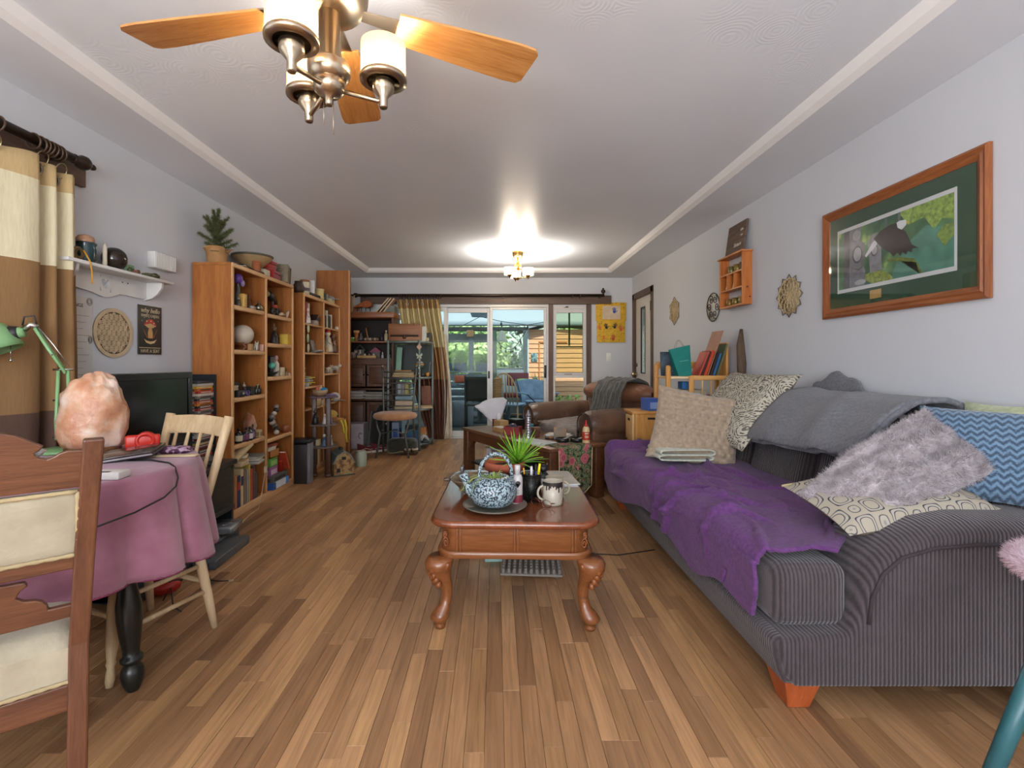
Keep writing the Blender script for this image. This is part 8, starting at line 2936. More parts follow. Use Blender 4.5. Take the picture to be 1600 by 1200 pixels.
for s in(-1,1):
 ob('slipper',G().ell((s*.045,0,.04),(.042,.09,.042),14,9),M('#4a3424',.7),t)
 ob('cuff',G().tube([(s*.045+.03*math.cos(a),-.03+.035*math.sin(a),.07)for a in[2*PI*i/14 for i in range(14)]],.011,6,closed=True),FAB('#b8a890','#cfc2aa'),t)
# ================= METAL CHAIR =================
MC_=M('#575852',.35,.35,.1)
mc=thing('metal_chair','black metal ladder back chair with a round tan padded seat','chair',(-1.205,5.78,0),0)
ob('seat',G().lathe([(0,.44),(.22,.44),(.255,.455),(.262,.478),(.25,.505),(.2,.522),(0,.528)],n=36,fn=lambda a,z:1-.04*abs(math.sin(a))),FAB('#a5754f','#bb8a62',14),mc)
for s in(-1,1):
 ob('front_leg',G().tube([(s*.19,-.15,.445),(s*.175,-.15,.36),(s*.145,-.15,.28),(s*.16,-.155,.18),(s*.19,-.16,0)],.013,8),MC_,mc)
 ob('back_post',G().tube([(s*.20,.24,0),(s*.19,.2,.3),(s*.18,.18,.5),(s*.195,.22,.8),(s*.21,.25,1.05)],.013,8),MC_,mc)
 ob('post_knob',G().ell((s*.21,.25,1.065),(.017,.017,.017),10,7),METAL('#8d8d85',.3),mc)
 ob('side_stretcher',G().tube([(s*.145,-.15,.28),(s*.17,.02,.30),(s*.19,.2,.29)],.008,7),MC_,mc)
for k in range(7):
 z=.575+k*.07
 f=(z-.5)/.55
 x=.18+.03*f
 y=.18+.07*f
 ob('back_rung',G().tube([(-x,y,z),(0,y+.012,z),(x,y,z)],.008,7),MC_,mc)
ob('front_stretcher',G().tube([(-.145,-.15,.28),(0,-.10,.315),(.145,-.15,.28)],.008,7),MC_,mc)
# ================= HUTCH CONTENTS =================
hz0=1.801
def hp_(px,py_,d=6.72):
 return(px-CX)*d/F
g=G()
t=thing('rust_boat','rusty model boat on top of the hutch','ornament',(-1.84,6.72,hz0))
ob('hull',G().prism([(-.12,.07),(-.1,.10),(-.02,.14),(.06,.17),(.11,.15),(.12,.1),(.06,.07),(-.02,.085)],-.05,.05,'xz'),M('#9a5228',.8,0,.3,20),t)
for x in(-.09,-.03,.03,.09):
 ob('stand_leg',G().cyl((x,0,0),(x,0,.085),.006),M('#3a3430',.6),t)
ob('stand_board',G().rb(-.12,.12,-.04,.04,0,.02,.004),M('#8b8e92',.6),t)
carton('grey tackle box standing under the rusty boat',(-1.86,6.78,hz0),.09,.05,.065,'#9aa0a5')if False else None
for k,(x,a,c,lab)in enumerate(((-1.66,.72,'#4a3328','dark board leaning on the hutch top'),(-1.61,.68,'#6a4a38','brown frame leaning on the hutch top'),(-1.56,.66,'#a38468','pale wood strip frame leaning on the hutch top'))):
 t=thing('picture_frame',lab,'frame',(x,6.74,hz0+.002),rot=(0,a,0))
 ob('panel',G().rb(-.008,.008,-.08,.08,0,.27-.01*k,.002),M(c,.6),t)
 ob('edge_strip',G().rb(-.008,.010,-.085,-.08,0,.27-.01*k,.002),M('#c9b296',.6),t)
carton('grey green storage tin at the right of the hutch top',(-1.47,6.76,hz0),.13,.16,.10,'#6a7169',lid='#757c73',cat='tin',name='tin')
t=thing('straw_bundle','bundle of pale sticks standing at the left of the hutch top','ornament',(-2.03,6.72,hz0))
for k in range(7):
 ob('stick',G().cyl((.01*k-.03,.0,0),(.02*k-.06,.02*(k%3),.25-.02*(k%3)),.007),M(('#c9ab7c','#b8945f','#d8bd90')[k%3],.7),t)
carton('tan card box wedged behind the straw bundle',(-1.98,6.82,hz0),.1,.08,.10,'#b07a58')
z=1.4055
carton('bright green tin on the upper hutch shelf',(-2.0,6.65,z),.10,.08,.055,'#5f9a3c',lid='#a3b58a',cat='tin',name='tin')
t=thing('orange_vase','orange and cream pitcher on the upper hutch shelf','pitcher',(-1.93,6.68,z))
ob('body',G().lathe([(0,0),(.022,0),(.02,.05),(.032,.11),(.045,.15),(.04,.15),(0,.06)],n=16),SPECK('#b86a2c','#d8b88c',14,.5,.4,.1),t)
ob('handle',G().tube([(.03,0,.13),(.055,0,.11),(.045,0,.07),(.022,0,.06)],.005,6),M('#b06a30',.4),t)
lat('pewter_vase','grey pewter vase on the upper hutch shelf','vase',(-1.865,6.66,z),[(0,0),(.03,0),(.042,.03),(.03,.06),(.015,.09),(.02,.12),(0,.12)],M('#5f5a5c',.35,.4),16)
t=thing('shell_tray','tray of shells with a driftwood stick on the upper hutch shelf','tray',(-1.72,6.68,z))
ob('tray',G().rb(-.1,.1,-.06,.06,0,.012,.004),M('#4a3a30',.6),t)
for k in range(6):
 ob('shell',G().ell((-.08+k*.032,-.01*(k%2),.032),(.024,.024,.02),10,6),M(('#c9ab84','#8a6f58','#d3bfa3','#6a5646')[k%4],.5),t)
ob('stick',G().cyl((-.05,.02,.02),(-.09,.04,.19),.01,.007),M('#a5784c',.7),t)
lat('dark_bottle','dark glass bottle on the upper hutch shelf','bottle',(-1.58,6.70,z),[(0,0),(.03,0),(.032,.05),(.012,.09),(.011,.13),(0,.13)],M('#393539',.2),14)
bottle('taller cream lotion bottle at the right of the upper hutch shelf',(-1.505,6.62,z),.026,.15,'#c4b68e','#cfc29c')
bottle('shorter cream lotion bottle beside the taller one',(-1.445,6.62,z),.028,.11,'#cbb89a','#bfae90','#d8c9ae')
z=1.1755
animal('white china dog on the lower hutch shelf',(-1.97,6.66,z),.14,'#b8aaa0',-.6,'dog_figurine','#c9beb4')
t=thing('birdhouse','little grey birdhouse at the back of the lower hutch shelf','birdhouse',(-1.90,6.80,z))
ob('walls',G().rb(-.05,.05,-.04,.04,0,.12,.003),M('#7d7870',.7),t)
ob('roof',G().prism([(-.08,.11),(0,.19),(.08,.11),(.07,.105),(0,.172),(-.07,.105)],-.055,.055,'xz'),M('#5a5650',.7),t)
lat('white_bottle_vase','slim white vase before the birdhouse','vase',(-1.865,6.64,z),[(0,0),(.02,0),(.026,.04),(.014,.085),(.01,.115),(0,.115)],M('#c2b6aa',.4),14)
t=thing('wood_tray','long pale wood tray along the front of the lower hutch shelf','tray',(-1.76,6.60,z))
ob('tray',G().rb(-.13,.13,-.035,.035,0,.035,.004),WOOD('#b58c58','#cda873','x',.5),t)
for k in range(4):
 ob('trinket',G().ell((-.09+k*.06,0,.045),(.016,.016,.018),9,6),M(('#6a5a4c','#c9bca8','#8a6a5a','#d6c8b8')[k],.5),t)
t=thing('pink_house','pink roofed toy house on the lower hutch shelf','toy house',(-1.68,6.78,z))
ob('walls',G().rb(-.06,.06,-.04,.04,0,.09,.003),M('#6f6468',.6),t)
ob('roof',G().prism([(-.085,.085),(0,.155),(.085,.085)],-.05,.05,'xz'),M('#9a4a62',.5),t)
for k,x in enumerate((-1.555,-1.47)):
 figurine(['small white pig figurine at the right of the lower hutch shelf','small white lamb figurine at the hutch shelf end'][k],(x,6.62,z),.085,'#cfcac4','#d8d4cf',.3+k,ears=True)
lat('smoked_goblet','smoked glass goblet at the back of the lower hutch shelf','goblet',(-1.50,6.80,z),[(0,0),(.025,0),(.005,.01),(.005,.05),(.03,.075),(.028,.12),(.025,.12),(0,.07)],M('#4a4342',.2),14)
z=.6205
papers('paper_piles','untidy pile of papers and folders in the left of the hutch slot',(-1.95,6.70,z),.28,.24,10,('#b3a8a0','#c9c1b8','#6d655e','#d6cfc4'),.05,'papers',.2,.011)
papers('paper_piles','untidy pile of letters in the right of the hutch slot',(-1.62,6.70,z),.36,.24,9,('#8f8a82','#c4bcae','#4b4744','#b8b29a'),-.04,'papers',.2,.0105)
# ================= SHELF UNIT CONTENTS =================
t=thing('wood_desk_box','brown wooden desk box with a drawer slot on the shelf unit top','box',(-1.17,6.30,1.3865))
wm=WOOD('#7a4c2e','#9a6844','x',.5)
ob('carcass',G().rb(-.205,.205,-.13,.13,0,.225,.004),wm,t)
ob('drawer_gap',G().box(-.18,.18,-.132,-.13,.055,.085),M('#2a1c14',.8),t)
d=ob('drawer_front',G().rb(-.185,.185,-.14,-.13,.005,.056,.003),wm,t)
ob('thumb_notch',G().at((0,-.1405,.052),rx=PI/2).lathe([(.025,0),(.025,.001)],n=16),M('#4a2c1a',.7),d)
ob('hook',G().tube([(.13,-.132,.2),(.13,-.15,.215),(.135,-.14,.235)],.004,5),M('#1f1b18',.5),t)
carton('white slim box beside the wooden desk box',(-.945,6.36,1.3865),.05,.12,.20,'#d0d2cc')
lat('tea_light','small lit tea light holder on the shelf unit top','candle holder',(-.915,6.46,1.3865),[(0,0),(.018,0),(.018,.05),(.01,.06),(0,.06)],M('#d9c08a',.4))
t=thing('black_speaker','small black box at the back of the shelf unit top','box',(-.93,6.56,1.3865))
ob('box_body',G().rb(-.05,.05,-.04,.04,0,.13,.006),M('#1f1d1c',.5),t)
z=.9265
for k in range(3):
 one('lying_book',['thick tan book lying lowest on the shelf unit','cream book lying second on the shelf unit','amber book lying on top on the shelf unit'][k],'book',G().rb(-.14+.01*k,.14-.03*k,-.09,.09,0,(.032,.03,.026)[k],.003),M(('#b59a70','#c4ad84','#a87a44')[k],.7),(-1.18,6.24,z+(0,.033,.064)[k]),.05*k)
one('mint_board','pale mint board leaning upright on the shelf unit','board',G().at(ry=.07).rb(-.035,.035,-.006,.006,0,.39,.003),M('#8fb8a0',.6),(-1.30,6.40,z))
t=thing('paper_lantern','small round painted lantern at the back of the shelf unit','lantern',(-1.02,6.45,z))
ob('globe',G().ell((0,0,.16),(.06,.06,.05),16,10),BANDS('lantern_bands',[(0,'#7d8a8a'),(.45,'#c9a23c'),(.6,'#8a4a4a'),(.7,'#97a09c')],'Z',lo=.11,hi=.21),t)
ob('lantern_stand',G().lathe([(.04,0),(.04,.01),(.008,.02),(.008,.115)],n=12),M('#3a3d38',.5),t)
t=thing('orange_torch','black torch with an orange head lying on the shelf unit','torch',(-.94,6.28,z),.4)
ob('barrel',G().tube([(-.07,0,.024),(.03,0,.024)],.02,12),M('#232321',.4),t)
ob('torch_head',G().tube([(.03,0,.027),(.045,0,.03),(.065,0,.03)],[.021,.029,.029],14),M('#d9902a',.4),t)
t=thing('hanging_charm','butterfly wind charm with a diamond tile hanging from the shelf unit','ornament',(-.962,6.055,0))
ob('diamond_tile',G().prism([(0,1.27),(.035,1.31),(0,1.35),(-.035,1.31)],-.003,.003,'xz'),M('#c9a68c',.6),t)
for s in(-1,1):
 ob('butterfly_wing',G().prism([(0,1.20),(s*.035,1.235),(s*.04,1.205),(s*.02,1.19),(s*.035,1.165),(s*.012,1.165)],-.002,.002,'xz'),M('#b3bda4',.5),t)
ob('chain',G().tube([(0,0,1.37),(0,0,1.2),(.004,0,1.05),(0,0,.9)],.003,5),M('#9aa394',.5),t)
for k in range(7):
 ob('bead',G().ell((.004*(-1)**k,0,1.15-k*.035),(.008,.006,.012),8,6),M(('#c9cfc0','#8fa090','#a9b5a4')[k%3],.3),t)
z=.5215
for k in range(4):
 one('lying_book',['cream book lying lowest on the low shelf','wide tan book lying second on the low shelf','pale box book lying third on the low shelf','bright magazine lying on top of the low shelf pile'][k],'book',G().rb(-.13,.13-.02*k,-.09,.09,0,(.03,.02,.06,.05)[k],.003),M(('#c4b08a','#d0c3a5','#cbb49c','#7f9aa8')[k],.7),(-1.16,6.24,z+(0,.031,.052,.113)[k]),.04*k)
for k in range(3):
 one('magazine_file',['white magazine file at the left on the low shelf','grey magazine file in the middle on the low shelf','yellow magazine file at the right on the low shelf'][k],'file',G().rb(-.022,.022,-.09,.09,0,.33,.003),M(('#c2c4cc','#9c9a9c','#c9bf7a')[k],.6),(-1.275+k*.048,6.46,z))
one('wood_offcut','pale plywood offcut jutting from the low shelf','board',G().rb(-.1,.1,-.13,.13,0,.022,.002),WOOD('#b59a74','#d3b98f','x',.6),(-.94,6.36,z),.15)
t=thing('framed_picture','brown framed panel leaning on the right of the low shelf','frame',(-.93,6.50,z+.023),rot=(-.2,0,.5))
ob('panel',G().rb(-.07,.07,-.008,.008,0,.26,.003),M('#6a4030',.6,0,.2),t)
z=.0815
t=thing('sandal','dark sandal with white straps on the bottom shelf','shoe',(-.935,6.30,z),.4)
ob('sole',G().rb(-.04,.04,-.1,.1,0,.03,.01),M('#23262c',.6),t)
for y in(-.04,.03):
 ob('strap',G().tube([(.042*math.cos(a),y,.02+.06*math.sin(a))for a in[PI*i/8 for i in range(9)]],.009,6,flat=.5),M('#c4c8cf',.5),t)
carton('small tan shoe box on the bottom shelf',(-.99,6.46,z),.11,.14,.10,'#b98a58',lid='#c49a66')
carton('stacked orange box on the tan shoe box',(-.98,6.45,z+.101),.09,.1,.07,'#b8743c')
carton('white and blue box at the left on the bottom shelf',(-1.30,6.34,z),.09,.2,.26,'#8fa0b8',panel='#2c4a86')
carton('deep blue bin on the bottom shelf',(-1.10,6.34,z),.15,.18,.22,'#2f5f86',lid='#1f2730')
# ================= SCRATCHING POST BY THE DOOR =================
sp2=thing('scratching_post','tall sisal cat scratching post by the patio door','scratching post',(.02,6.45,0))
ob('base',G().rb(-.16,.16,-.16,.16,0,.025,.006),FAB('#8a7a62','#a08f75'),sp2)
g=G()
ob('core',G().lathe([(.045,.025),(.045,.9),(.03,.915),(0,.918)],n=18),M('#7d6a4c',.9),sp2)
rope=[(.05*math.cos(a),.05*math.sin(a),.03+.87*a/(2*PI*42))for a in[2*PI*42*i/504 for i in range(505)]]
ob('sisal_rope',G().tube(rope,.0105,5),M('#8f7a58',.95,0,.25,90),sp2)
# ================= PORCH AND GARDEN BEYOND THE PATIO DOOR =================
PY0,PY1=YB+.14,10.45
struct('porch_floor',G().box(-4.5,5.5,PY0,13.6,-.16,-.06),M('#6a665f',.8,0,.15,4))
DECK=M('#57524b',.7,0,.15,8)
pf=struct('porch_deck',G().box(-4.0,.62,PY0,PY1,-.06,-.035),M('#3a3733',.8))
y=PY0
k=0
dm=G().box(-4.0,.62,0,.137,0,.02)
d0=None
while y<PY1-.14:
 if d0 is None:
  d0=ob('deck_board',dm,DECK,pf,(0,y,-.035))
 else:
  c=d0.copy();link(c,pf);c.location=(0,y,-.035)
 y+=.142
struct('ground',G().box(-40,40,13.6,60,-1.2,-.9),M('#5a6b3c',.9,0,.3,.5))
# translucent ribbed roof on rafters, sloping down from the house
def roofmat():
 m=bpy.data.materials.new('translucent_roof')
 m.use_nodes=True
 nt=m.node_tree
 nt.nodes.remove(nt.nodes['Principled BSDF'])
 out=nt.nodes['Material Output']
 a=_n(nt,'BsdfTranslucent');a.inputs[0].default_value=lin('#eaf1f2')
 b=_n(nt,'BsdfDiffuse');b.inputs[0].default_value=lin('#a9b7ba')
 mx=_n(nt,'MixShader');mx.inputs[0].default_value=.3
 nt.links.new(a.outputs[0],mx.inputs[1]);nt.links.new(b.outputs[0],mx.inputs[2])
 nt.links.new(mx.outputs[0],out.inputs[0])
 return m
def roof_z(y):
 return 2.30+(1.965-2.30)*(y-PY0)/(10.6-PY0)
ph=thing('porch_roof','pale translucent sloping porch roof on rafters','porch roof',(0,0,0))
g=G().grid(120,6,lambda u,v:(-4.2+7.2*u,PY0+(10.75-PY0)*v,roof_z(PY0+(10.75-PY0)*v)+.012*math.sin(u*2*PI*60)))
ob('roof_sheet',g,roofmat(),ph,solid=.003)
GRB=M('#6c6f6a',.7,0,.12)
for x in(-3.4,-2.2,-1.0,.2,1.4,2.6):
 pass
DKB=M('#4a4b47',.7,0,.15)
ob('eave_beam',G().rb(-4.2,.67,10.28,10.36,1.785,1.875,.006),DKB,ph)
ob('fascia',G().rb(-4.2,3.0,10.70,10.76,1.93,2.0,.006),M('#8a8f8c',.7),ph)
ob('header',G().rb(-4.2,-.06,10.40,10.46,1.55,1.735,.006),M('#7a7d79',.7,0,.12),ph)
for(x,c,w_)in((-.53,'#6b7175',.05),(-.03,'#6d7563',.045),(-2.4,'#6b7175',.05)):
 ob('post',G().rb(x-w_,x+w_,10.27,10.37,-.035,1.80,.006),M(c,.7),ph)
ob('post_block',G().rb(-.62,-.47,10.2,10.4,1.66,1.80,.008),M('#b58a5c',.7),ph)
ob('post',G().rb(.58,.67,10.27,10.37,-.035,1.80,.006),M('#8f938f',.7),ph)
# railing with planters on the left and panelled half wall on the right opening
rl_=thing('porch_railing','grey slatted porch railing below the planters','railing',(0,0,0))
ob('top_rail',G().rb(-4.0,-.08,10.26,10.38,.90,.945,.005),M('#7f8688',.6),rl_)
for k in range(5):
 z=.08+k*.165
 ob('rail_board',G().rb(-4.0,-.08,10.30,10.335,z,z+.135,.004),M('#7d8589',.65,0,.1),rl_)
hw=thing('half_wall','light grey metal panel half wall closing the right porch bay','panel',(0,0,0))
ob('panel',G().rb(.02,.58,10.29,10.33,-.03,.97,.005),M('#b3bcc0',.35,.3,.08),hw)
ob('cap',G().rb(.015,.585,10.27,10.36,.97,1.0,.004),M('#7b8083',.5),hw)
PLM=M('#4d5b66',.5,0,.1)
def leaves(n,box,size,seed):
 rr=random.Random(seed)
 g=G()
 vs,fs=[],[]
 for i in range(n):
  p=Vector((rr.uniform(box[0],box[1]),rr.uniform(box[2],box[3]),box[4]+(box[5]-box[4])*rr.random()))
  a=Vector((rr.gauss(0,1),rr.gauss(0,1),rr.gauss(0,1))).normalized()
  b=a.cross(Vector((rr.gauss(0,1),rr.gauss(0,1),rr.gauss(0,1)))).normalized()
  s_=size*rr.uniform(.6,1.3)
  k=len(vs)
  vs+=[p-a*s_,p+b*s_*.5,p+a*s_,p-b*s_*.5]
  fs.append((k,k+1,k+2,k+3))
 return g.add(vs,fs)
LG=M('#8fb05c',.5,0,.4,6)
LG2=M('#a6bf7c',.5,0,.4,6)
LG3=M('#b9cab8',.6,0,.3,5)
for k,(x0,x1)in enumerate(((-1.55,-.92),(-.90,-.62),(-.44,-.10))):
 t=thing('planter_box',['long grey planter box with leafy greens at the left of the railing','short grey planter box with greens in the middle of the railing','dark planter box with greens beside the porch post'][k],'planter',((x0+x1)/2,10.32,.945))
 h=(x1-x0)/2-.01
 ob('box',G().rb(-h,h,-.08,.08,0,.17 if k<2 else .20,.006),PLM,t)
 o=ob('foliage',leaves(420,(-h,h,-.1,.1,.13,.42 if k<2 else .34),.035,40+k),LG,t)
 o['kind']='stuff'
# trees and shrubs beyond
def tree(name,label,loc,r,h,n,size,mat,seed,cat='tree'):
 t=thing(name,label,cat,loc)
 ob('trunk',G().tube([(0,0,0),(.05,0,h*.5),(0,0,h*.8)],[r*.12,r*.08,r*.04],8),M('#5a4c3c',.9),t)
 rr=random.Random(seed)
 vs,fs=[],[]
 for i in range(n):
  d=Vector((rr.gauss(0,1),rr.gauss(0,1),rr.gauss(0,1))).normalized()
  q=rr.random()**.4
  k_=1+.35*fbm(d.x*2+seed,d.y*2,d.z*2)
  p=Vector((d.x*r*q*k_,d.y*r*q*k_,h*.62+d.z*h*.42*q*k_))
  a=Vector((rr.gauss(0,1),rr.gauss(0,1),rr.gauss(0,1))).normalized()
  b=a.cross(d).normalized()if a.cross(d).length>1e-3 else Vector((1,0,0))
  s_=size*rr.uniform(.6,1.3)
  k=len(vs)
  vs+=[p-a*s_,p+b*s_*.5,p+a*s_,p-b*s_*.5]
  fs.append((k,k+1,k+2,k+3))
 o=ob('crown',G().add(vs,fs),mat,t)
 o['kind']='stuff'
 return t
tree('shrub','bright green shrub beyond the left porch railing',(-2.0,13.4,-.06),1.2,2.5,3000,.075,LG,1,'shrub')
tree('shrub','yellow green shrub beyond the middle of the porch',(-.55,13.8,-.06),1.1,2.3,3000,.075,LG2,2,'shrub')
tree('garden_tree','pale silvery tree behind the right porch opening',(.55,15.5,-.9),1.7,3.6,4200,.09,LG3,3)
tree('garden_tree','tall light green tree at the far left of the garden',(-3.6,17.5,-.9),2.3,5.0,3600,.12,LG2,4)
tree('garden_tree','dark leafy tree at the back of the garden',(-.6,19.5,-.9),2.6,4.6,4200,.13,M('#5d8040',.6,0,.4,3),5)
tree('garden_tree','large pale green tree behind the shed',(3.4,19.0,-.9),2.6,5.4,3600,.13,LG2,6)
fh=thing('neighbour_roof','pale blue roofed neighbour house beyond the trees','house',(0.6,24,-.9))
ob('wall',G().box(-4,3.5,0,4,0,2.75),M('#a9b3bd',.8),fh)
ob('roof',G().prism([(-.4,2.7),(2,3.7),(4.4,2.7)],-4.3,3.8,'yz'),M('#5a6d92',.7),fh)
for x in(-2.5,1.2):
 ob('window',G().rb(x,x+.8,-.03,0,1.0,1.9,.02),M('#3c4855',.2),fh)
# orange timber shed
sd=thing('shed','orange board clad garden shed at the right of the porch','shed',(0,0,0))
SDM=WOOD('#b5815a','#cb9a72','x',.6,.4)
sdx0,sdx1,sdy=.80,3.3,11.9
ob('core',G().box(sdx0,sdx1,sdy+.03,13.4,-.06,1.93),M('#8a5630',.8),sd)
bd=None
nb=17
for k in range(nb):
 z=-.05+k*.117
 if bd is None:
  bd=ob('siding_board',G().prism([(sdy+.03,0),(sdy-.012,0),(sdy+.008,.113),(sdy+.03,.113)],sdx0,sdx1,'yz'),SDM,sd,(0,0,z))
 else:
  c=bd.copy();link(c,sd);c.location=(0,0,z)
ob('corner_board',G().rb(sdx0-.09,sdx0+.01,sdy-.02,sdy+.04,-.06,1.95,.005),M('#9aa0a0',.6),sd)
ob('shed_roof',G().prism([(sdx0-.25,1.93),(1.55,2.22),(3.6,1.95),(3.6,1.90),(1.55,2.15),(sdx0-.25,1.88)],sdy-.25,13.6,'xz'),M('#83888a',.7),sd)
ob('door_trim',G().rb(1.05,1.08,sdy-.025,sdy-.01,.0,1.62,.003),M('#a5652f',.6),sd)
ob('door_trim',G().rb(1.05,1.75,sdy-.025,sdy-.01,1.60,1.64,.003),M('#a5652f',.6),sd)
t=thing('shed_plaque','dark teal picture plaque on the shed wall','plaque',(1.02-.08,sdy-.016,1.25))
ob('panel',G().rb(-.075,.075,-.012,0,-.11,.1,.004),SPECK('#2c4a52','#6d8a8a',16,.5,.5,.1),t)
t=thing('shed_lamp','grey round fitting on the shed wall','fitting',(1.04-.07,sdy-.014,.72))
ob('disc',G().at(rx=PI/2).lathe([(.06,0),(.055,.03),(.03,.04),(0,.042)],n=16),M('#6b6a63',.5),t)
o=leaves(160,(1.35,1.95,11.3,11.7,-.06,.32),.06,71)
one('shed_grass','tuft of garden leaves growing at the foot of the shed','plant',o,LG)
t=thing('ornamental_grass','tall green grass clump standing beside the shed door','plant',(1.13,11.4,-.06))
g=G()
rr=random.Random(8)
for k in range(90):
 a=rr.uniform(0,6.28)
 blade(g,(.05*math.cos(a),.05*math.sin(a),0),(.25*math.cos(a),.25*math.sin(a),1),rr.uniform(.8,1.2),.012,.15)
o=ob('grass_blades',g,M('#5f8a3a',.6,0,.3),t,solid=.002);o['kind']='stuff'
# string lights
sl2=thing('string_lights','string of dark bulbs swagged under the porch roof','string lights',(0,0,0))
def swag(x0,x1,y,z0,z1,sag,n=14):
 return[(x0+(x1-x0)*i/n,y,z0+(z1-z0)*i/n-sag*math.sin(PI*i/n))for i in range(n+1)]
s1=swag(-1.6,.75,9.2,1.80,1.82,-.0,14)
s1=[(-1.3,9.2,1.70),(-.75,9.2,1.76),(-.3,9.2,1.99),(.1,9.2,1.90),(.6,9.2,1.83),(1.0,9.2,1.90)]
ob('wire',G().tube(s1,.006,5),M('#24262a',.6),sl2)
s2_=swag(-.0,.62,10.15,1.60,1.78,.30,12)
ob('wire',G().tube(s2_,.009,5),M('#24262a',.6),sl2)
for i,p in enumerate(s2_[2:-1:2]+[s1[3],s1[4]]):
 ob('bulb',G().ell((p[0],p[1],p[2]-.05),(.022,.022,.035),8,6),M('#1e2022',.3),sl2)
 ob('bulb_drop',G().cyl((p[0],p[1],p[2]),(p[0],p[1],p[2]-.03),.008,n=6),M('#1e2022',.4),sl2)
t=thing('hanging_planter','grey blue trough planter hung under the porch roof','planter',(0,0,0))
ob('trough',G().prism([(-.46,2.02),(-.06,2.0),(-.10,1.90),(-.42,1.91)],8.3,8.45,'xz'),M('#6b7f8c',.5),t)
for x in(-.40,-.12):
 ob('hanger',G().cyl((x,8.37,2.01),(x,8.37,2.22),.004,n=6),M('#4b5358',.6),t)
t=thing('bell_lamp','pale bell shaped lamp shade hanging by the porch post','lamp',(.12,10.05,0))
ob('shade',G().lathe([(.12,1.55),(.105,1.6),(.06,1.75),(.02,1.78),(0,1.782)],n=18),M('#b5b3a4',.6),t)
ob('cord',G().cyl((0,0,1.78),(0,0,1.98),.004,n=6),M('#44443f',.6),t)
# patio furniture
def pchair(label,loc,rz,c):
 t=thing('patio_chair',label,'chair',loc,rz)
 m=M(c,.5,.2,.1)
 ob('seat',G().rb(-.22,.22,-.22,.22,.42,.45,.01),m,t)
 for x in(-.2,.2):
  ob('front_leg',G().cyl((x,-.2,0),(x,-.2,.62),.016),m,t)
  ob('back_leg',G().tube([(x,.22,0),(x,.2,.45),(x,.28,.92)],.016,8),m,t)
  ob('armrest',G().rb(x-.025,x+.025,-.22,.24,.62,.645,.008),m,t)
 ob('back_sling',G().grid(6,6,lambda u,v:(-.2+.4*u,.2+.08*v+.02*math.sin(PI*u),.5+.4*v)),M(c,.8),t,solid=.008)
 return t
pchair('dark patio chair at the left of the porch table',(-1.08,8.5,-.015),.5,'#34322f')
t=thing('patio_table','dark grey round porch table behind the sliding door','table',(-.30,9.25,-.015))
ob('table_top',G().lathe([(0,.70),(.44,.70),(.45,.715),(.44,.73),(0,.73)],n=36),M('#5a5e60',.25,0,.1),t)
ob('pedestal',G().lathe([(.3,0),(.28,.03),(.05,.06),(.04,.7)],n=18),M('#2e2f30',.4),t)
pchair('dark patio chair at the near side of the porch table',(-.30,8.08,-.015),PI,'#2c2b29')
t=thing('grey_tub','grey upholstered tub seat on the porch','seat',(-.64,8.66,-.015))
ob('drum',G().lathe([(.2,0),(.23,.05),(.24,.35),(.2,.44),(0,.45)],n=24),M('#70757a',.8),t)
t=thing('orange_cushion','orange cushion on the far porch bench','cushion',(-.72,9.85,.78),rot=(0,0,.2))
ob('cushion',G().pillow(.26,.16,.1,8),M('#b5583a',.8),t)
t=thing('porch_bench','grey porch bench below the railing planters','bench',(-.85,9.9,-.015))
ob('seat',G().rb(-.6,.6,-.2,.2,.62,.71,.01),M('#5f6a70',.6),t)
for x in(-.5,.5):
 ob('leg',G().rb(x-.03,x+.03,-.18,.18,0,.62,.006),M('#555f64',.6),t)
rc_=thing('rocking_chair','light wood spindle back rocking chair on the porch','chair',(.24,8.35,-.015),2.75)
LW=WOOD('#b58a60','#d3ab80','z',.5)
ob('seat',G().rb(-.22,.22,-.2,.22,.40,.43,.012),M('#8fa0b5',.6),rc_)
arch=[(-.22*math.cos(a),.22+.16*(math.sin(a)*.55),.43+.52*math.sin(a)**.7)for a in[PI*i/16 for i in range(17)]]
ob('back_bow',G().tube(arch,.014,8),LW,rc_)
for k in range(6):
 x=-.15+.06*k
 zt=.43+.52*max(.05,1-(x/.22)**2)**.35
 ob('spindle',G().tube([(x*.9,.2,.43),(x,.22+.09,zt)],.01,7),LW,rc_)
for sx in(-1,1):
 for sy in(-1,1):
  ob('leg',G().cyl((sx*.2,sy*.18,.41),(sx*.23,sy*.22,.05),.014),LW,rc_)
 ob('rocker',G().tube([(sx*.23,-.36+.08*i,.03+.04*((i-4.5)/4.5)**2)for i in range(10)],.014,7),LW,rc_)
ob('stretcher',G().cyl((-.21,-.2,.22),(.21,-.2,.22),.01),LW,rc_)
t=thing('red_chair_back','dark red chair standing behind the rocking chair','chair',(.44,9.9,-.015),PI)
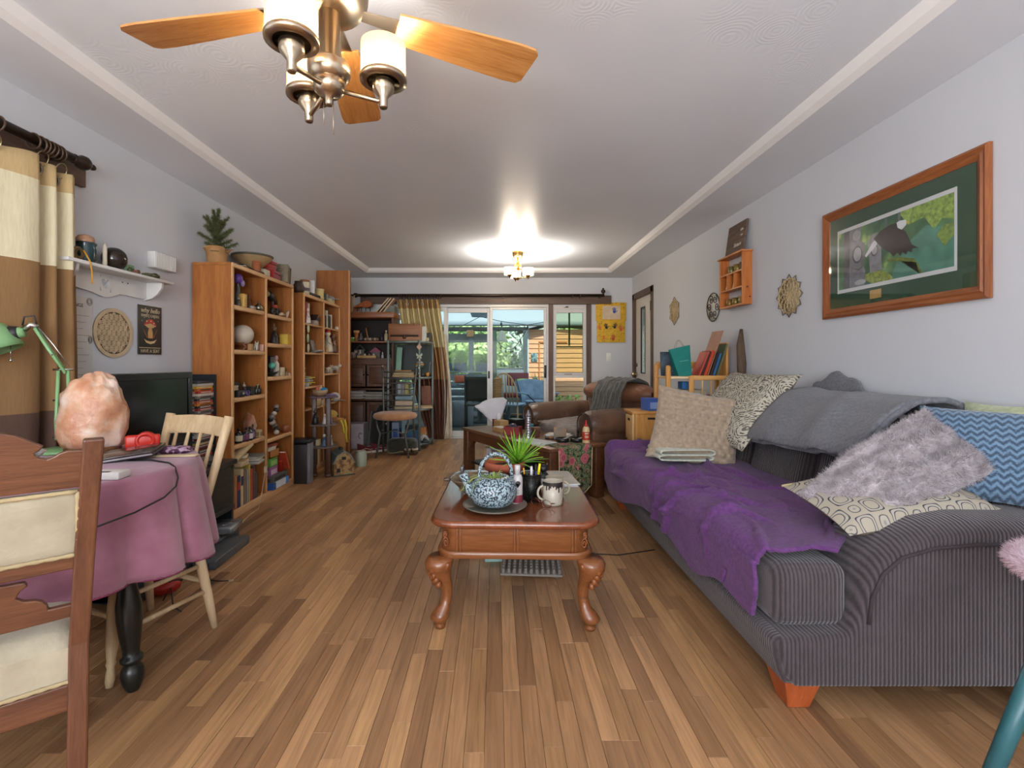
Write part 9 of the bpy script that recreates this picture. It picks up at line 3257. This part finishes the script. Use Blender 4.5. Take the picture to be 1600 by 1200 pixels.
ob('back_panel',G().rb(-.22,.22,.1,.16,.66,.93,.04),M('#7a3038',.6),t)
ob('seat',G().rb(-.28,.28,-.3,.12,.42,.5,.03),M('#7d2630',.6),t)
for x in(-.26,.26):
 ob('leg',G().rb(x-.02,x+.02,-.28,.14,0,.43,.006),M('#3a3a3c',.5),t)
cc=thing('camp_chair','blue folding camp chair with a green edge on the porch','chair',(.78,9.05,-.015),.3)
CB=FAB('#66788f','#8090a8',10)
ob('seat_sling',G().grid(8,8,lambda u,v:(-.28+.56*u,-.25+.45*v,.42-.07*math.sin(PI*u)*math.sin(PI*v))),CB,cc,solid=.006)
ob('back_sling',G().grid(8,8,lambda u,v:((-.28+.56*u)*(1+.15*v),.2+.18*v+.04*math.sin(PI*u),.42+.34*v+.05*math.sin(PI*u)*v)),CB,cc,solid=.006)
ob('back_trim',G().grid(8,2,lambda u,v:((-.30+.62*u),.385+.04*math.sin(PI*u),.72+.09*v+.05*math.sin(PI*u)-.1*u)),FAB('#8fb070','#a9c88a',10),cc,solid=.008)
ob('arm_sling',G().rb(-.34,-.26,-.25,.2,.55,.575,.008),CB,cc)
ob('arm_sling',G().rb(.26,.34,-.25,.2,.55,.575,.008),CB,cc)
ob('side_drape',G().grid(6,8,lambda u,v:(-.33+.02*math.sin(v*5),-.27+.2*u,.05+.5*v)),M('#8fa5bd',.8),cc,solid=.005)
for(a,b)in(((-.3,-.28,0),(.3,-.24,.55)),((.3,-.28,0),(-.3,-.24,.55)),((-.3,.28,0),(.3,.22,.5)),((.3,.28,0),(-.3,.22,.5)),((-.3,-.28,0),(-.31,.35,.85)),((.3,-.28,0),(.31,.35,.85))):
 ob('frame_tube',G().cyl(a,b,.011,n=7),M('#2c3036',.4,.4),cc)
t=thing('folded_umbrella','dark folded umbrella and tarp lying by the rocking chair','umbrella',(.12,7.75,-.015))
ob('canopy',G().tube([(0,0,.02),(.05,.02,.2),(.1,.04,.42)],[.05,.06,.02],9),M('#23262c',.7),t)
